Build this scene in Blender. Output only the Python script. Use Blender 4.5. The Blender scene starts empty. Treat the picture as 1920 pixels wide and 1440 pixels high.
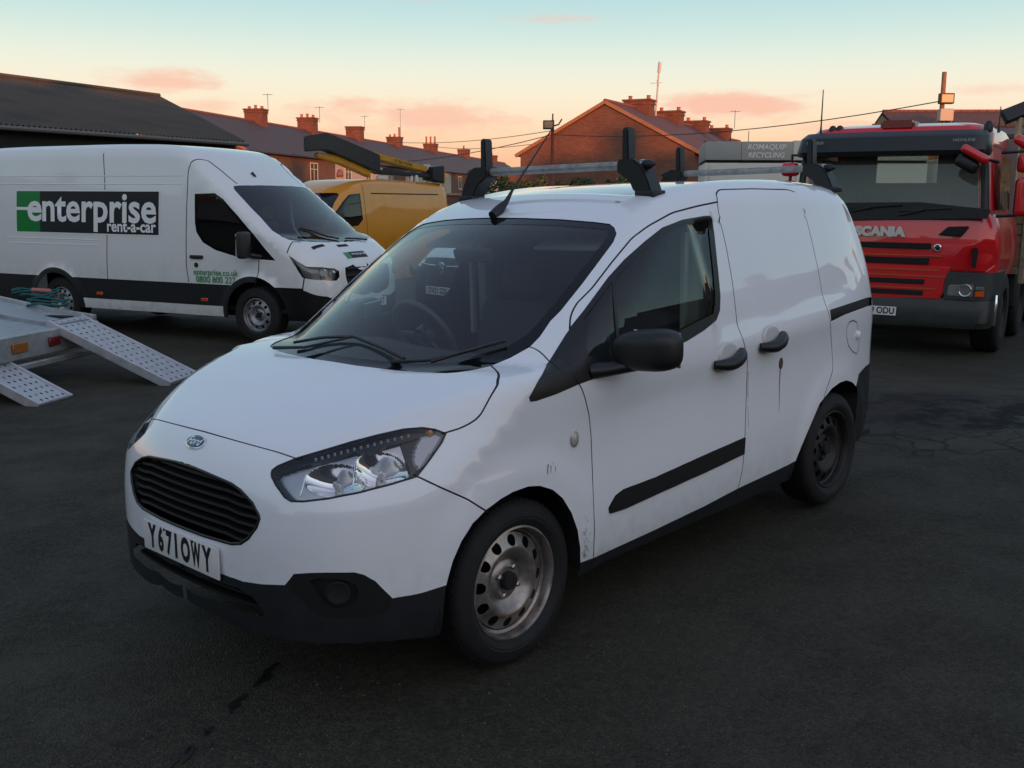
import bpy, bmesh, math, random
import numpy as np
from mathutils import Vector, Matrix
from mathutils.geometry import delaunay_2d_cdt
random.seed(7); rng = np.random.default_rng(7)
SC = bpy.context.scene
COL = SC.collection
R = math.radians

# ------------------------------------------------------------------ camera
CAM_H = 1.6509
cd = bpy.data.cameras.new('camera'); cam = bpy.data.objects.new('camera', cd); COL.objects.link(cam)
_pitch, _roll = -0.181731, .008
_fw = Vector((0, math.cos(_pitch), math.sin(_pitch)))
_r = Vector((1, 0, 0)); _u = _r.cross(_fw)
_r2 = _r*math.cos(_roll)+_u*math.sin(_roll); _u2 = -_r*math.sin(_roll)+_u*math.cos(_roll)
M = Matrix((( _r2.x, _u2.x, -_fw.x, 0), (_r2.y, _u2.y, -_fw.y, 0), (_r2.z, _u2.z, -_fw.z, CAM_H), (0, 0, 0, 1)))
cam.matrix_world = M
cd.sensor_width = 36; cd.lens = 36*1864.9/1920; cd.clip_start = .05; cd.clip_end = 3000
SC.camera = cam
# ------------------------------------------------------------------ light
SUN_EL, SUN_AZ = R(2.6), R(22)           # behind the camera, a little to the right
sun_dir = Vector((math.sin(SUN_AZ)*math.cos(SUN_EL), -math.cos(SUN_AZ)*math.cos(SUN_EL), math.sin(SUN_EL)))
sl = bpy.data.lights.new('sun', 'SUN'); so = bpy.data.objects.new('sun', sl); COL.objects.link(so)
sl.energy = 3.3; sl.angle = R(.6); sl.color = (1.0, .34, .115)
so.rotation_euler = sun_dir.to_track_quat('Z', 'Y').to_euler(); so.location = (20, -60, 20)
W = bpy.data.worlds.new('World'); SC.world = W; W.use_nodes = True
nt = W.node_tree; nt.nodes.clear()
def wn(t, **k):
    n = nt.nodes.new(t)
    for a, v in k.items(): setattr(n, a, v)
    return n
def wmath(op, a, b=None, c=None):
    n = wn('ShaderNodeMath', operation=op)
    for i, v in enumerate((a, b, c)):
        if v is None: continue
        if isinstance(v, (int, float)): n.inputs[i].default_value = v
        else: nt.links.new(v, n.inputs[i])
    return n.outputs[0]
tc = wn('ShaderNodeTexCoord'); sep = wn('ShaderNodeSeparateXYZ'); nt.links.new(tc.outputs['Generated'], sep.inputs[0])
el = wmath('ARCSINE', sep.outputs[2])
az = wmath('ARCTAN2', sep.outputs[0], sep.outputs[1])
ramp = wn('ShaderNodeValToRGB'); ramp.color_ramp.interpolation = 'B_SPLINE'
SKY = [(-.20, (.05, .045, .04)), (-.03, (.30, .20, .14)), (.0, (.84, .42, .22)), (.040, (.92, .52, .30)), (.065, (.95, .67, .44)), (.092, (.93, .79, .59)), (.122, (.83, .84, .70)),
       (.155, (.60, .76, .71)), (.195, (.43, .66, .70)), (.27, (.33, .52, .63)), (.45, (.29, .41, .55)), (.8, (.25, .32, .47)), (1.5, (.22, .27, .42))]
E0, E1 = -.25, 1.5
cr = ramp.color_ramp
while len(cr.elements) < len(SKY): cr.elements.new(.5)
for e, (p, c) in zip(cr.elements, SKY): e.position = (p-E0)/(E1-E0); e.color = (*c, 1)
nt.links.new(wmath('MULTIPLY', wmath('SUBTRACT', el, E0), 1/(E1-E0)), ramp.inputs[0])
sky = wn('ShaderNodeTexSky', sky_type='NISHITA', sun_disc=False, sun_elevation=SUN_EL, sun_rotation=math.pi-SUN_AZ)
sky.air_density = 1.2; sky.dust_density = 2.0
skys = wn('ShaderNodeMixRGB', blend_type='MULTIPLY'); skys.inputs[0].default_value = 1
nt.links.new(sky.outputs[0], skys.inputs[1]); skys.inputs[2].default_value = (.10, .10, .10, 1)
mix = wn('ShaderNodeMixRGB'); mix.inputs[0].default_value = .92
nt.links.new(skys.outputs[0], mix.inputs[1]); nt.links.new(ramp.outputs[0], mix.inputs[2])
# small pink evening clouds, each an uneven patch at its own bearing and elevation
nz = wn('ShaderNodeTexNoise'); nz.inputs['Scale'].default_value = 13; nz.inputs['Detail'].default_value = 7; nz.inputs['Roughness'].default_value = .62
mp = wn('ShaderNodeMapping'); mp.inputs['Scale'].default_value = (1, 1, 3.6); nt.links.new(tc.outputs['Generated'], mp.inputs[0]); nt.links.new(mp.outputs[0], nz.inputs['Vector'])
def cloud(a0, e0, wa, we, amt, thr):
    da = wmath('MULTIPLY', wmath('SUBTRACT', az, a0), 1/wa); de = wmath('MULTIPLY', wmath('SUBTRACT', el, e0), 1/we)
    d = wmath('SQRT', wmath('ADD', wmath('MULTIPLY', da, da), wmath('MULTIPLY', de, de)))
    v = wmath('SUBTRACT', wmath('ADD', wmath('SUBTRACT', 1.0, d), wmath('MULTIPLY', wmath('SUBTRACT', nz.outputs[0], .5), 2.4)), thr)
    n = wn('ShaderNodeMapRange', interpolation_type='SMOOTHSTEP'); nt.links.new(v, n.inputs[0]); n.inputs[1].default_value = -.05; n.inputs[2].default_value = .75; n.inputs[3].default_value = 0; n.inputs[4].default_value = amt
    return n.outputs[0]
CLOUDS = [(-.335, .105, .062, .014, .75, .0), (-.29, .086, .035, .010, .5, .1), (-.10, .080, .115, .022, .75, .05), (-.18, .062, .08, .010, .5, .1), (.215, .090, .085, .017, .85, .0), (.16, .075, .05, .012, .6, .1),
          (.44, .100, .07, .008, .35, .1), (-.12, .188, .10, .007, .30, .2), (.04, .170, .10, .006, .28, .2), (-.25, .195, .06, .006, .25, .2), (.30, .07, .05, .010, .4, .1),
          (1.1, .12, .3, .03, .6, .1), (1.9, .15, .4, .04, .5, .1), (-1.2, .13, .35, .03, .6, .1), (2.8, .12, .4, .04, .5, .1)]
acc = None
for c in CLOUDS:
    o = cloud(*c); acc = o if acc is None else wmath('MAXIMUM', acc, o)
# the western half, where the sun has just reached the rooftops, is warmer and brighter
west = wn('ShaderNodeMapRange', interpolation_type='SMOOTHSTEP'); dt = wn('ShaderNodeVectorMath', operation='DOT_PRODUCT'); nt.links.new(tc.outputs['Generated'], dt.inputs[0]); dt.inputs[1].default_value = sun_dir
nt.links.new(dt.outputs['Value'], west.inputs[0]); west.inputs[1].default_value = .05; west.inputs[2].default_value = 1.0; west.inputs[3].default_value = 0; west.inputs[4].default_value = 1
gl = wn('ShaderNodeMixRGB', blend_type='ADD'); nt.links.new(west.outputs[0], gl.inputs[0]); nt.links.new(mix.outputs[0], gl.inputs[1]); gl.inputs[2].default_value = (.48, .39, .37, 1); mix = gl
mc = wn('ShaderNodeMixRGB'); nt.links.new(acc, mc.inputs[0]); nt.links.new(mix.outputs[0], mc.inputs[1]); mc.inputs[2].default_value = (.84, .46, .34, 1)
bg = wn('ShaderNodeBackground'); bg.inputs[1].default_value = 1.0; nt.links.new(mc.outputs[0], bg.inputs[0])
ow = wn('ShaderNodeOutputWorld'); nt.links.new(bg.outputs[0], ow.inputs[0])
SC.view_settings.view_transform = 'Standard'; SC.view_settings.look = 'None'; SC.view_settings.exposure = .2; SC.view_settings.gamma = 1
SC.view_settings.use_curve_mapping = False
SC.render.engine = 'CYCLES'
SC.cycles.max_bounces = 8; SC.cycles.transparent_max_bounces = 12; SC.cycles.use_denoising = True
SC.cycles.caustics_reflective = False; SC.cycles.caustics_refractive = False

# ------------------------------------------------------------------ materials
MATS = {}
def mat(name, col, rough=.5, metal=0., coat=0., spec=.5, var=0., vscale=8., bump=0., bscale=60., dirt=None, stretch=None, trans=None, rvar=0.):
    """procedural paint / plastic / masonry: base colour with noise variation, fine relief, optional wear"""
    if name in MATS: return MATS[name]
    m = bpy.data.materials.new(name); m.use_nodes = True; t = m.node_tree; b = t.nodes['Principled BSDF']
    b.inputs['Base Color'].default_value = (*col, 1); b.inputs['Roughness'].default_value = rough; b.inputs['Metallic'].default_value = metal
    b.inputs['Coat Weight'].default_value = coat; b.inputs['Coat Roughness'].default_value = .04; b.inputs['Specular IOR Level'].default_value = spec
    tcn = t.nodes.new('ShaderNodeTexCoord'); mpn = t.nodes.new('ShaderNodeMapping'); t.links.new(tcn.outputs['Object'], mpn.inputs[0])
    if stretch: mpn.inputs['Scale'].default_value = stretch
    if var or rvar:
        n = t.nodes.new('ShaderNodeTexNoise'); n.inputs['Scale'].default_value = vscale; n.inputs['Detail'].default_value = 6; n.inputs['Roughness'].default_value = .65
        t.links.new(mpn.outputs[0], n.inputs['Vector'])
        if var:
            r = t.nodes.new('ShaderNodeValToRGB'); lo = tuple(max(0, c*(1-var)) for c in col); hi = tuple(min(1, c*(1+var)) for c in col)
            r.color_ramp.elements[0].position = .3; r.color_ramp.elements[1].position = .7
            r.color_ramp.elements[0].color = (*lo, 1); r.color_ramp.elements[1].color = (*hi, 1)
            t.links.new(n.outputs[0], r.inputs[0]); last = r.outputs[0]
        else: last = None
        if rvar:
            q = t.nodes.new('ShaderNodeMapRange'); t.links.new(n.outputs[0], q.inputs[0]); q.inputs[1].default_value = .3; q.inputs[2].default_value = .7
            q.inputs[3].default_value = max(0, rough-rvar); q.inputs[4].default_value = min(1, rough+rvar); t.links.new(q.outputs[0], b.inputs['Roughness'])
    else: last = None
    if dirt:                                   # grime that sits low on the body or in patches: colour, z where it ends, amount
        dc, z0, z1, amt, dsc = dirt
        s = t.nodes.new('ShaderNodeSeparateXYZ'); t.links.new(tcn.outputs['Object'], s.inputs[0])
        q = t.nodes.new('ShaderNodeMapRange'); t.links.new(s.outputs[2], q.inputs[0]); q.inputs[1].default_value = z0; q.inputs[2].default_value = z1; q.inputs[3].default_value = 1; q.inputs[4].default_value = 0
        n2 = t.nodes.new('ShaderNodeTexNoise'); n2.inputs['Scale'].default_value = dsc; n2.inputs['Detail'].default_value = 8; n2.inputs['Roughness'].default_value = .7
        t.links.new(tcn.outputs['Object'], n2.inputs['Vector'])
        q2 = t.nodes.new('ShaderNodeMapRange'); t.links.new(n2.outputs[0], q2.inputs[0]); q2.inputs[1].default_value = .42; q2.inputs[2].default_value = .68; q2.inputs[3].default_value = 0; q2.inputs[4].default_value = amt
        mu = t.nodes.new('ShaderNodeMath'); mu.operation = 'MULTIPLY'; t.links.new(q.outputs[0], mu.inputs[0]); t.links.new(q2.outputs[0], mu.inputs[1])
        mx = t.nodes.new('ShaderNodeMixRGB'); t.links.new(mu.outputs[0], mx.inputs[0]); mx.inputs[2].default_value = (*dc, 1)
        if last: t.links.new(last, mx.inputs[1])
        else: mx.inputs[1].default_value = (*col, 1)
        last = mx.outputs[0]
    if last: t.links.new(last, b.inputs['Base Color'])
    if bump:
        n3 = t.nodes.new('ShaderNodeTexNoise'); n3.inputs['Scale'].default_value = bscale; n3.inputs['Detail'].default_value = 5; t.links.new(mpn.outputs[0], n3.inputs['Vector'])
        bp = t.nodes.new('ShaderNodeBump'); bp.inputs['Strength'].default_value = bump; bp.inputs['Distance'].default_value = .01; t.links.new(n3.outputs[0], bp.inputs['Height']); t.links.new(bp.outputs[0], b.inputs['Normal'])
    MATS[name] = m; return m
def glass(name, tint=(.62, .72, .70), ior=1.5, haze=0., dust=(.55, .56, .55)):
    """one pane: Fresnel reflection over tinted see-through"""
    if name in MATS: return MATS[name]
    m = bpy.data.materials.new(name); m.use_nodes = True; t = m.node_tree; t.nodes.clear()
    o = t.nodes.new('ShaderNodeOutputMaterial'); tr = t.nodes.new('ShaderNodeBsdfTransparent'); tr.inputs[0].default_value = (*tint, 1)
    gl = t.nodes.new('ShaderNodeBsdfGlossy'); gl.inputs['Roughness'].default_value = .01; gl.inputs[0].default_value = (1, 1, 1, 1)
    fr = t.nodes.new('ShaderNodeFresnel'); ge = t.nodes.new('ShaderNodeNewGeometry'); im = t.nodes.new('ShaderNodeMapRange'); t.links.new(ge.outputs['Backfacing'], im.inputs[0]); im.inputs[3].default_value = ior; im.inputs[4].default_value = 1/ior; t.links.new(im.outputs[0], fr.inputs[0])   # a thin pane reflects alike from both sides
    mx = t.nodes.new('ShaderNodeMixShader'); t.links.new(fr.outputs[0], mx.inputs[0]); t.links.new(tr.outputs[0], mx.inputs[1]); t.links.new(gl.outputs[0], mx.inputs[2])
    last = mx
    if haze:                                    # thin film of road dust; on the lorry screen it paints in reflected sky
        df = t.nodes.new('ShaderNodeBsdfDiffuse'); df.inputs[0].default_value = (*dust, 1); m2 = t.nodes.new('ShaderNodeMixShader'); m2.inputs[0].default_value = haze
        t.links.new(mx.outputs[0], m2.inputs[1]); t.links.new(df.outputs[0], m2.inputs[2]); last = m2
    t.links.new(last.outputs[0], o.inputs[0]); MATS[name] = m; return m

# ------------------------------------------------------------------ objects
def link(o, parent=None):
    COL.objects.link(o)
    if parent is not None: o.parent = parent
    return o
def tag(o, label=None, cat=None, group=None, kind=None):
    for k, v in (('label', label), ('category', cat), ('group', group), ('kind', kind)):
        if v: o[k] = v
    return o
def thing(name, label, cat, loc=(0, 0, 0), rz=0., group=None):
    o = bpy.data.objects.new(name, None); o.empty_display_size = .2; o.location = loc; o.rotation_euler = (0, 0, rz); link(o)
    return tag(o, label, cat, group)
def obj(name, me, m=None, parent=None):
    o = bpy.data.objects.new(name, me)
    if m is not None:
        for q in (m if isinstance(m, (list, tuple)) else [m]): me.materials.append(q)
    return link(o, parent)
def shade(me, angle=R(40)):
    """smooth shading with hard edges above an angle"""
    bm = bmesh.new(); bm.from_mesh(me)
    for f in bm.faces: f.smooth = True
    for e in bm.edges: e.smooth = not (len(e.link_faces) == 2 and e.calc_face_angle(0) > angle)
    bm.to_mesh(me); bm.free(); return me
class MB:
    """collects shapes into one mesh"""
    def __init__(s): s.v = []; s.f = []; s.mi = []; s.cur = 0
    def add(s, vs, fs):
        n = len(s.v); s.v += [tuple(v) for v in vs]; s.f += [tuple(i+n for i in f) for f in fs]; s.mi += [s.cur]*len(fs); return s
    def box(s, x0, x1, y0, y1, z0, z1, rot=None, off=(0, 0, 0)):
        vs = [Vector((x, y, z)) for x in (x0, x1) for y in (y0, y1) for z in (z0, z1)]
        if rot is not None: vs = [rot @ v for v in vs]
        vs = [v+Vector(off) for v in vs]
        return s.add(vs, [(0, 1, 3, 2), (4, 6, 7, 5), (0, 4, 5, 1), (2, 3, 7, 6), (0, 2, 6, 4), (1, 5, 7, 3)])
    def bev(s, x0, x1, y0, y1, z0, z1, r=.01, seg=2, rot=None, off=(0, 0, 0)):
        bm = bmesh.new(); bmesh.ops.create_cube(bm, size=1)
        for v in bm.verts: v.co = Vector((x0+(v.co.x+.5)*(x1-x0), y0+(v.co.y+.5)*(y1-y0), z0+(v.co.z+.5)*(z1-z0)))
        bmesh.ops.bevel(bm, geom=bm.edges[:], offset=r, segments=seg, profile=.6, affect='EDGES')
        vs = [v.co.copy() for v in bm.verts]
        if rot is not None: vs = [rot @ v for v in vs]
        vs = [v+Vector(off) for v in vs]; bm.verts.index_update(); fs = [[v.index for v in f.verts] for f in bm.faces]; bm.free(); return s.add(vs, fs)
    def tube(s, pts, r, n=8, cap=True):
        pts = [Vector(p) for p in pts]; rs = r if isinstance(r, (list, tuple)) else [r]*len(pts); vs = []; ref = None
        for i, p in enumerate(pts):
            d = (pts[min(i+1, len(pts)-1)]-pts[max(i-1, 0)]).normalized()
            if ref is None: ref = Vector((0, 0, 1)) if abs(d.z) < .9 else Vector((1, 0, 0))
            a = d.cross(ref).normalized(); b = a.cross(d).normalized(); ref = b
            vs += [p+(a*math.cos(2*math.pi*k/n)+b*math.sin(2*math.pi*k/n))*rs[i] for k in range(n)]
        fs = [(i*n+k, i*n+(k+1) % n, (i+1)*n+(k+1) % n, (i+1)*n+k) for i in range(len(pts)-1) for k in range(n)]
        if cap: fs += [tuple(range(n))[::-1], tuple((len(pts)-1)*n+k for k in range(n))]
        return s.add(vs, fs)
    def lathe(s, prof, n=32, axis='z', c=(0, 0, 0), close=False):
        """prof: (radius, height) pairs about an axis"""
        vs = []
        for r, h in prof:
            for k in range(n):
                a = 2*math.pi*k/n; p = (r*math.cos(a), r*math.sin(a), h)
                if axis == 'y': p = (p[0], p[2], -p[1])
                elif axis == 'x': p = (p[2], p[0], p[1])
                vs.append((p[0]+c[0], p[1]+c[1], p[2]+c[2]))
        m = len(prof); fs = [(i*n+k, i*n+(k+1) % n, (i+1)*n+(k+1) % n, (i+1)*n+k) for i in range(m-1) for k in range(n)]
        return s.add(vs, fs)
    def prism(s, poly, axis, a, b):
        """polygon extruded along an axis; poly are the other two coordinates"""
        n = len(poly)
        def p(q, t): return {'x': (t, q[0], q[1]), 'y': (q[0], t, q[1]), 'z': (q[0], q[1], t)}[axis]
        return s.add([p(q, a) for q in poly]+[p(q, b) for q in poly], [tuple(range(n))[::-1], tuple(range(n, 2*n))]+[(i, (i+1) % n, n+(i+1) % n, n+i) for i in range(n)])
    def sweep(s, prof, path, closed=True):
        """2D profile (across, up) swept along a level or sloping path"""
        n = len(prof); vs = []; path = [Vector(p) for p in path]
        for i, p in enumerate(path):
            d = (path[min(i+1, len(path)-1)]-path[max(i-1, 0)]); d.normalize(); a = Vector((d.y, -d.x, 0)).normalized(); u = a.cross(d)
            vs += [p+a*q[0]+u*q[1] for q in prof]
        k = n if closed else n-1
        fs = [(i*n+j, i*n+(j+1) % n, (i+1)*n+(j+1) % n, (i+1)*n+j) for i in range(len(path)-1) for j in range(k)]
        if closed: fs += [tuple(range(n))[::-1], tuple((len(path)-1)*n+j for j in range(n))]
        return s.add(vs, fs)
    def mesh(s, name='mesh'):
        me = bpy.data.meshes.new(name); me.from_pydata([tuple(v) for v in s.v], [], s.f)
        if any(s.mi): me.polygons.foreach_set('material_index', s.mi)
        bm = bmesh.new(); bm.from_mesh(me); bmesh.ops.recalc_face_normals(bm, faces=bm.faces[:]); bm.to_mesh(me); bm.free(); me.update(); return me
    def build(s, name, m, parent=None, smooth=None):
        me = s.mesh(name)
        if smooth: shade(me, R(smooth))
        return obj(name, me, m, parent)
def text(name, body, size, m, parent, loc, rot, align='CENTER', bold=0., sx=1., extr=.0, shear=0.):
    cu = bpy.data.curves.new(name, 'FONT'); cu.body = body; cu.size = size; cu.align_x = align; cu.align_y = 'CENTER'; cu.offset = bold; cu.extrude = extr; cu.shear = shear; cu.resolution_u = 3
    o = bpy.data.objects.new(name+'_curve', cu); me = bpy.data.meshes.new_from_object(o); bpy.data.objects.remove(o); bpy.data.curves.remove(cu)
    o = obj(name, me, None, parent); me.materials.clear(); me.materials.append(m); o.location = loc; o.rotation_euler = rot; o.scale = (sx, 1, 1); return o
def copy_tree(o, parent=None):
    c = o.copy(); COL.objects.link(c)
    if parent is not None: c.parent = parent
    for ch in list(o.children): copy_tree(ch, c)
    return c
def cspline(xs, ys):
    xs = np.asarray(xs, float); ys = np.asarray(ys, float)
    if xs[0] > xs[-1]: xs = xs[::-1]; ys = ys[::-1]
    h = np.diff(xs); d = np.diff(ys)/h; m = np.zeros(len(xs))
    m[1:-1] = (d[:-1]*h[1:]+d[1:]*h[:-1])/(h[:-1]+h[1:]); m[0] = d[0]; m[-1] = d[-1]
    def f(x):
        x = np.asarray(x, float); xc = np.clip(x, xs[0], xs[-1]); i = np.clip(np.searchsorted(xs, xc)-1, 0, len(xs)-2); t = (xc-xs[i])/h[i]
        y = ys[i]*(1+2*t)*(1-t)**2+ys[i+1]*t*t*(3-2*t)+h[i]*(m[i]*t*(1-t)**2-m[i+1]*t*t*(1-t))
        return y+np.where(x < xs[0], (x-xs[0])*m[0], 0)+np.where(x > xs[-1], (x-xs[-1])*m[-1], 0)
    return f
def sst(a, b, x):
    t = np.clip((x-a)/(b-a), 0, 1); return t*t*(3-2*t)
def smax(a, b, k):
    h = np.maximum(k-np.abs(a-b), 0); return np.maximum(a, b)+h*h*.25/k

# ------------------------------------------------------------------ pressed-steel bodies
class Shell:
    """A closed body surface F(x,y,z)=0, cut along its panel gaps and trim lines into separate panels.
    Points on it are addressed by (a,b): distance along a spine and angle round it."""
    def __init__(s, F, x0, x1, sz, kt, kb, rmax=2.2):
        s.F, s.x0, s.x1, s.sz, s.kt, s.kb, s.rmax = F, x0, x1, sz, kt, kb, rmax
    def rays(s, ab):
        a = ab[:, 0]; b = ab[:, 1]/s.kb
        th = np.where(a > s.x1, (a-s.x1)/s.kt, np.where(a < s.x0, (a-s.x0)/s.kt, 0)); x = np.clip(a, s.x0, s.x1); c = np.cos(th)
        O = np.stack([x, 0*x, 0*x+s.sz], 1); D = np.stack([np.sin(th), c*np.sin(b), c*np.cos(b)], 1); return O, D
    def solve(s, O, D, t0, t1, n=90, it=26):
        """last crossing from outside (t1) to inside"""
        F = s.F; lo = np.full(len(O), t0); hi = np.full(len(O), t1); done = np.zeros(len(O), bool); prev = np.full(len(O), t1)
        for q in np.linspace(t1, t0, n)[1:]:
            v = F(O+D*q); m = ~done & (v <= 0); lo[m] = q; hi[m] = prev[m]; done |= m; prev = np.full(len(O), q)
        for _ in range(it):
            mid = (lo+hi)/2; v = F(O+D*mid[:, None]); lo = np.where(v > 0, lo, mid); hi = np.where(v > 0, mid, hi)
        return O+D*((lo+hi)/2)[:, None]
    def pts(s, ab):
        O, D = s.rays(np.asarray(ab, float)); return s.solve(O, D, 0.02, s.rmax)
    def normals(s, P, e=1.5e-3):
        g = np.stack([s.F(P+d)-s.F(P-d) for d in np.eye(3)*e], -1); return g/np.linalg.norm(g, axis=-1, keepdims=True)
    def inv(s, P):
        P = np.atleast_2d(np.asarray(P, float)); x = P[:, 0]; dy = P[:, 1]; dz = P[:, 2]-s.sz; rr = np.hypot(dy, dz); b = np.arctan2(dy, dz)
        a = np.where(x > s.x1, s.x1+s.kt*np.arctan2(x-s.x1, rr), np.where(x < s.x0, s.x0-s.kt*np.arctan2(s.x0-x, rr), x)); return np.stack([a, b*s.kb], 1)
    def side(s, xz):
        xz = np.asarray(xz, float); O = np.stack([xz[:, 0], 0*xz[:, 0], xz[:, 1]], 1); D = np.zeros_like(O); D[:, 1] = 1; return s.solve(O, D, 0.02, s.rmax, 200)
    def front(s, yz, x_in=0., x_out=2.5):
        yz = np.asarray(yz, float); O = np.stack([0*yz[:, 0]+x_in, yz[:, 0], yz[:, 1]], 1); D = np.zeros_like(O); D[:, 0] = 1; return s.solve(O, D, 0., x_out, 300)
    def top(s, xy, z_in=.4, z_out=3.2):
        xy = np.asarray(xy, float); O = np.stack([xy[:, 0], xy[:, 1], 0*xy[:, 0]+z_in], 1); D = np.zeros_like(O); D[:, 2] = 1; return s.solve(O, D, 0., z_out, 300)
    def cut(s, gaps, borders, seeds, arange, brange, step=.04, hw=.003, depth=.008):
        V = []; E = []; bord = []; base = set()
        def dens(p, st):
            o = [p[0]]
            for q0, q1 in zip(p[:-1], p[1:]):
                n = max(1, int(np.hypot(*(q1-q0))/st))
                o += [q0+(q1-q0)*i/n for i in range(1, n+1)]
            return np.array(o)
        def put(p, isb):
            p = p.copy(); p[:, 1] = np.clip(p[:, 1], 0, bmax); n0 = len(V); V.extend(map(tuple, p))
            for i in range(len(p)-1): bord.append(isb); E.append((n0+i, n0+i+1))
        G = []
        bmax = brange[1]
        def clip(p):
            """keep the near half (0 <= b <= bmax), ending exactly on the middle line"""
            p = np.array(p, float); per = 2*math.pi*s.kb
            for i in range(len(p)):
                ref = p[i-1, 1] if i else (bmax if p[i, 1] < 0 and abs(p[i, 1]) > bmax/2 else 0)
                p[i, 1] += per*round((ref-p[i, 1])/per) if abs(p[i, 1]-ref) > per/2 else 0
            o = []
            for q0, q1 in zip(p[:-1], p[1:]):
                q0 = q0.copy(); q1 = q1.copy(); skip = False
                for lim, sg in ((0, 1), (bmax, -1)):
                    i0, i1 = (q0[1]-lim)*sg >= 0, (q1[1]-lim)*sg >= 0
                    if not i0 and not i1: skip = True; break
                    if i0 != i1:
                        c = q0+(q1-q0)*((lim-q0[1])/(q1[1]-q0[1])); c[1] = lim
                        if i0: q1 = c
                        else: q0 = c
                if not skip: o += [q0, q1]
            return np.array([q for i, q in enumerate(o) if i == 0 or np.abs(q-o[i-1]).max() > 1e-9])
        def ext(p, d):
            if np.abs(p[0]-p[-1]).max() < 1e-6: return p
            e0 = p[0]-p[1]; e1 = p[-1]-p[-2]; a = p[0]+e0/np.hypot(*e0)*d; b = p[-1]+e1/np.hypot(*e1)*d
            a[1] = min(max(a[1], 0), bmax); b[1] = min(max(b[1], 0), bmax); return np.concatenate([[a], p, [b]])
        gaps = {k: ext(clip(p), .006) for k, p in gaps.items()}; borders = {k: ext(clip(p), .02) for k, p in borders.items()}
        for k, p in gaps.items():
            p = dens(np.asarray(p, float), .03); d = np.gradient(p, axis=0); d /= np.linalg.norm(d, axis=1)[:, None]+1e-12; nn = np.stack([-d[:, 1], d[:, 0]], 1)
            G.append(p); put(p+nn*hw, True); put(p, False); put(p-nn*hw, True)
        for k, p in borders.items(): put(dens(np.asarray(p, float), .03), True)
        C = np.array(V)
        ga = np.arange(arange[0], arange[1]+1e-6, step); gb = np.arange(brange[0], brange[1]+1e-6, step)
        gp = np.stack(np.meshgrid(ga, gb, indexing='ij'), -1).reshape(-1, 2)
        keep = np.ones(len(gp), bool)
        for i in range(0, len(C), 400):
            d = ((gp[:, None]-C[None, i:i+400])**2).sum(-1).min(1); keep &= d > (.35*step)**2
        edge = (np.abs(gp[:, 1]-brange[0]) < 1e-6)
        gp = gp[keep | edge]; nV = len(V); allv = [Vector(v) for v in V]+[Vector(v) for v in gp]
        r = delaunay_2d_cdt(allv, E, [], 0, 1e-6)
        ab = np.array([tuple(v) for v in r[0]]); T = np.array([f for f in r[2] if len(f) == 3]); oe = r[4]
        q = ab[T]; T = T[np.abs((q[:, 1, 0]-q[:, 0, 0])*(q[:, 2, 1]-q[:, 0, 1])-(q[:, 1, 1]-q[:, 0, 1])*(q[:, 2, 0]-q[:, 0, 0])) > 1e-8]
        hard = set()
        for e, src in zip(r[1], oe):
            if any(q < len(bord) and bord[q] for q in src): hard.add((min(e), max(e)))
        cen = ab[T].mean(1); gap = np.zeros(len(T), bool); vmid = np.zeros(len(ab), bool)
        for p in G:
            for i in range(len(p)-1):
                a, b = p[i], p[i+1]; L2 = ((b-a)**2).sum()+1e-15
                for arr, out, w in ((cen, gap, hw*.98), (ab, vmid, hw*.3)):
                    m = (np.abs(arr-(a+b)/2).max(1) < .5*math.sqrt(L2)+hw*2)
                    idx = np.nonzero(m)[0]
                    if len(idx) == 0: continue
                    t = np.clip(((arr[idx]-a)@(b-a))/L2, 0, 1); d = np.linalg.norm(arr[idx]-a-t[:, None]*(b-a), axis=1); out[idx[d < w]] = True
        P = s.pts(ab); N = s.normals(P); P[vmid] -= N[vmid]*depth
        # flood fill between hard lines
        adj = {}
        for i, t in enumerate(T):
            for j in range(3):
                a, b = t[j], t[(j+1) % 3]; adj.setdefault((min(a, b), max(a, b)), []).append(i)
        lab = -np.ones(len(T), int); nl = 0; nb = [[] for _ in range(len(T))]
        for e, l in adj.items():
            if len(l) == 2 and e not in hard and not gap[l[0]] and not gap[l[1]]: nb[l[0]].append(l[1]); nb[l[1]].append(l[0])
        for i in range(len(T)):
            if lab[i] >= 0 or gap[i]: continue
            st = [i]; lab[i] = nl
            while st:
                q = st.pop()
                for w in nb[q]:
                    if lab[w] < 0: lab[w] = nl; st.append(w)
            nl += 1
        reg = {}
        tri = ab[T]
        for k, q in seeds.items():
            q = np.asarray(q, float).ravel()
            def cr(o, p): return (p[:, 0]-o[:, 0])*(q[1]-o[:, 1])-(p[:, 1]-o[:, 1])*(q[0]-o[:, 0])
            c0, c1, c2 = cr(tri[:, 0], tri[:, 1]), cr(tri[:, 1], tri[:, 2]), cr(tri[:, 2], tri[:, 0])
            ins = np.nonzero(((c0 >= 0) & (c1 >= 0) & (c2 >= 0)) | ((c0 <= 0) & (c1 <= 0) & (c2 <= 0)))[0]
            ins = [i for i in ins if lab[i] >= 0]
            if not ins: ins = [int(np.argmin(((cen-q)**2).sum(1)+gap*9))]
            reg[k] = lab[ins[0]]
        global SHDBG; SHDBG = (reg, np.bincount(lab[lab >= 0]))
        s.ab, s.P, s.N, s.T, s.lab, s.gap, s.reg = ab, P, N, T, lab, gap, reg
        return s
    def grab(s, *names):
        ids = [s.reg[n] for n in names]; return np.isin(s.lab, ids)
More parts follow.
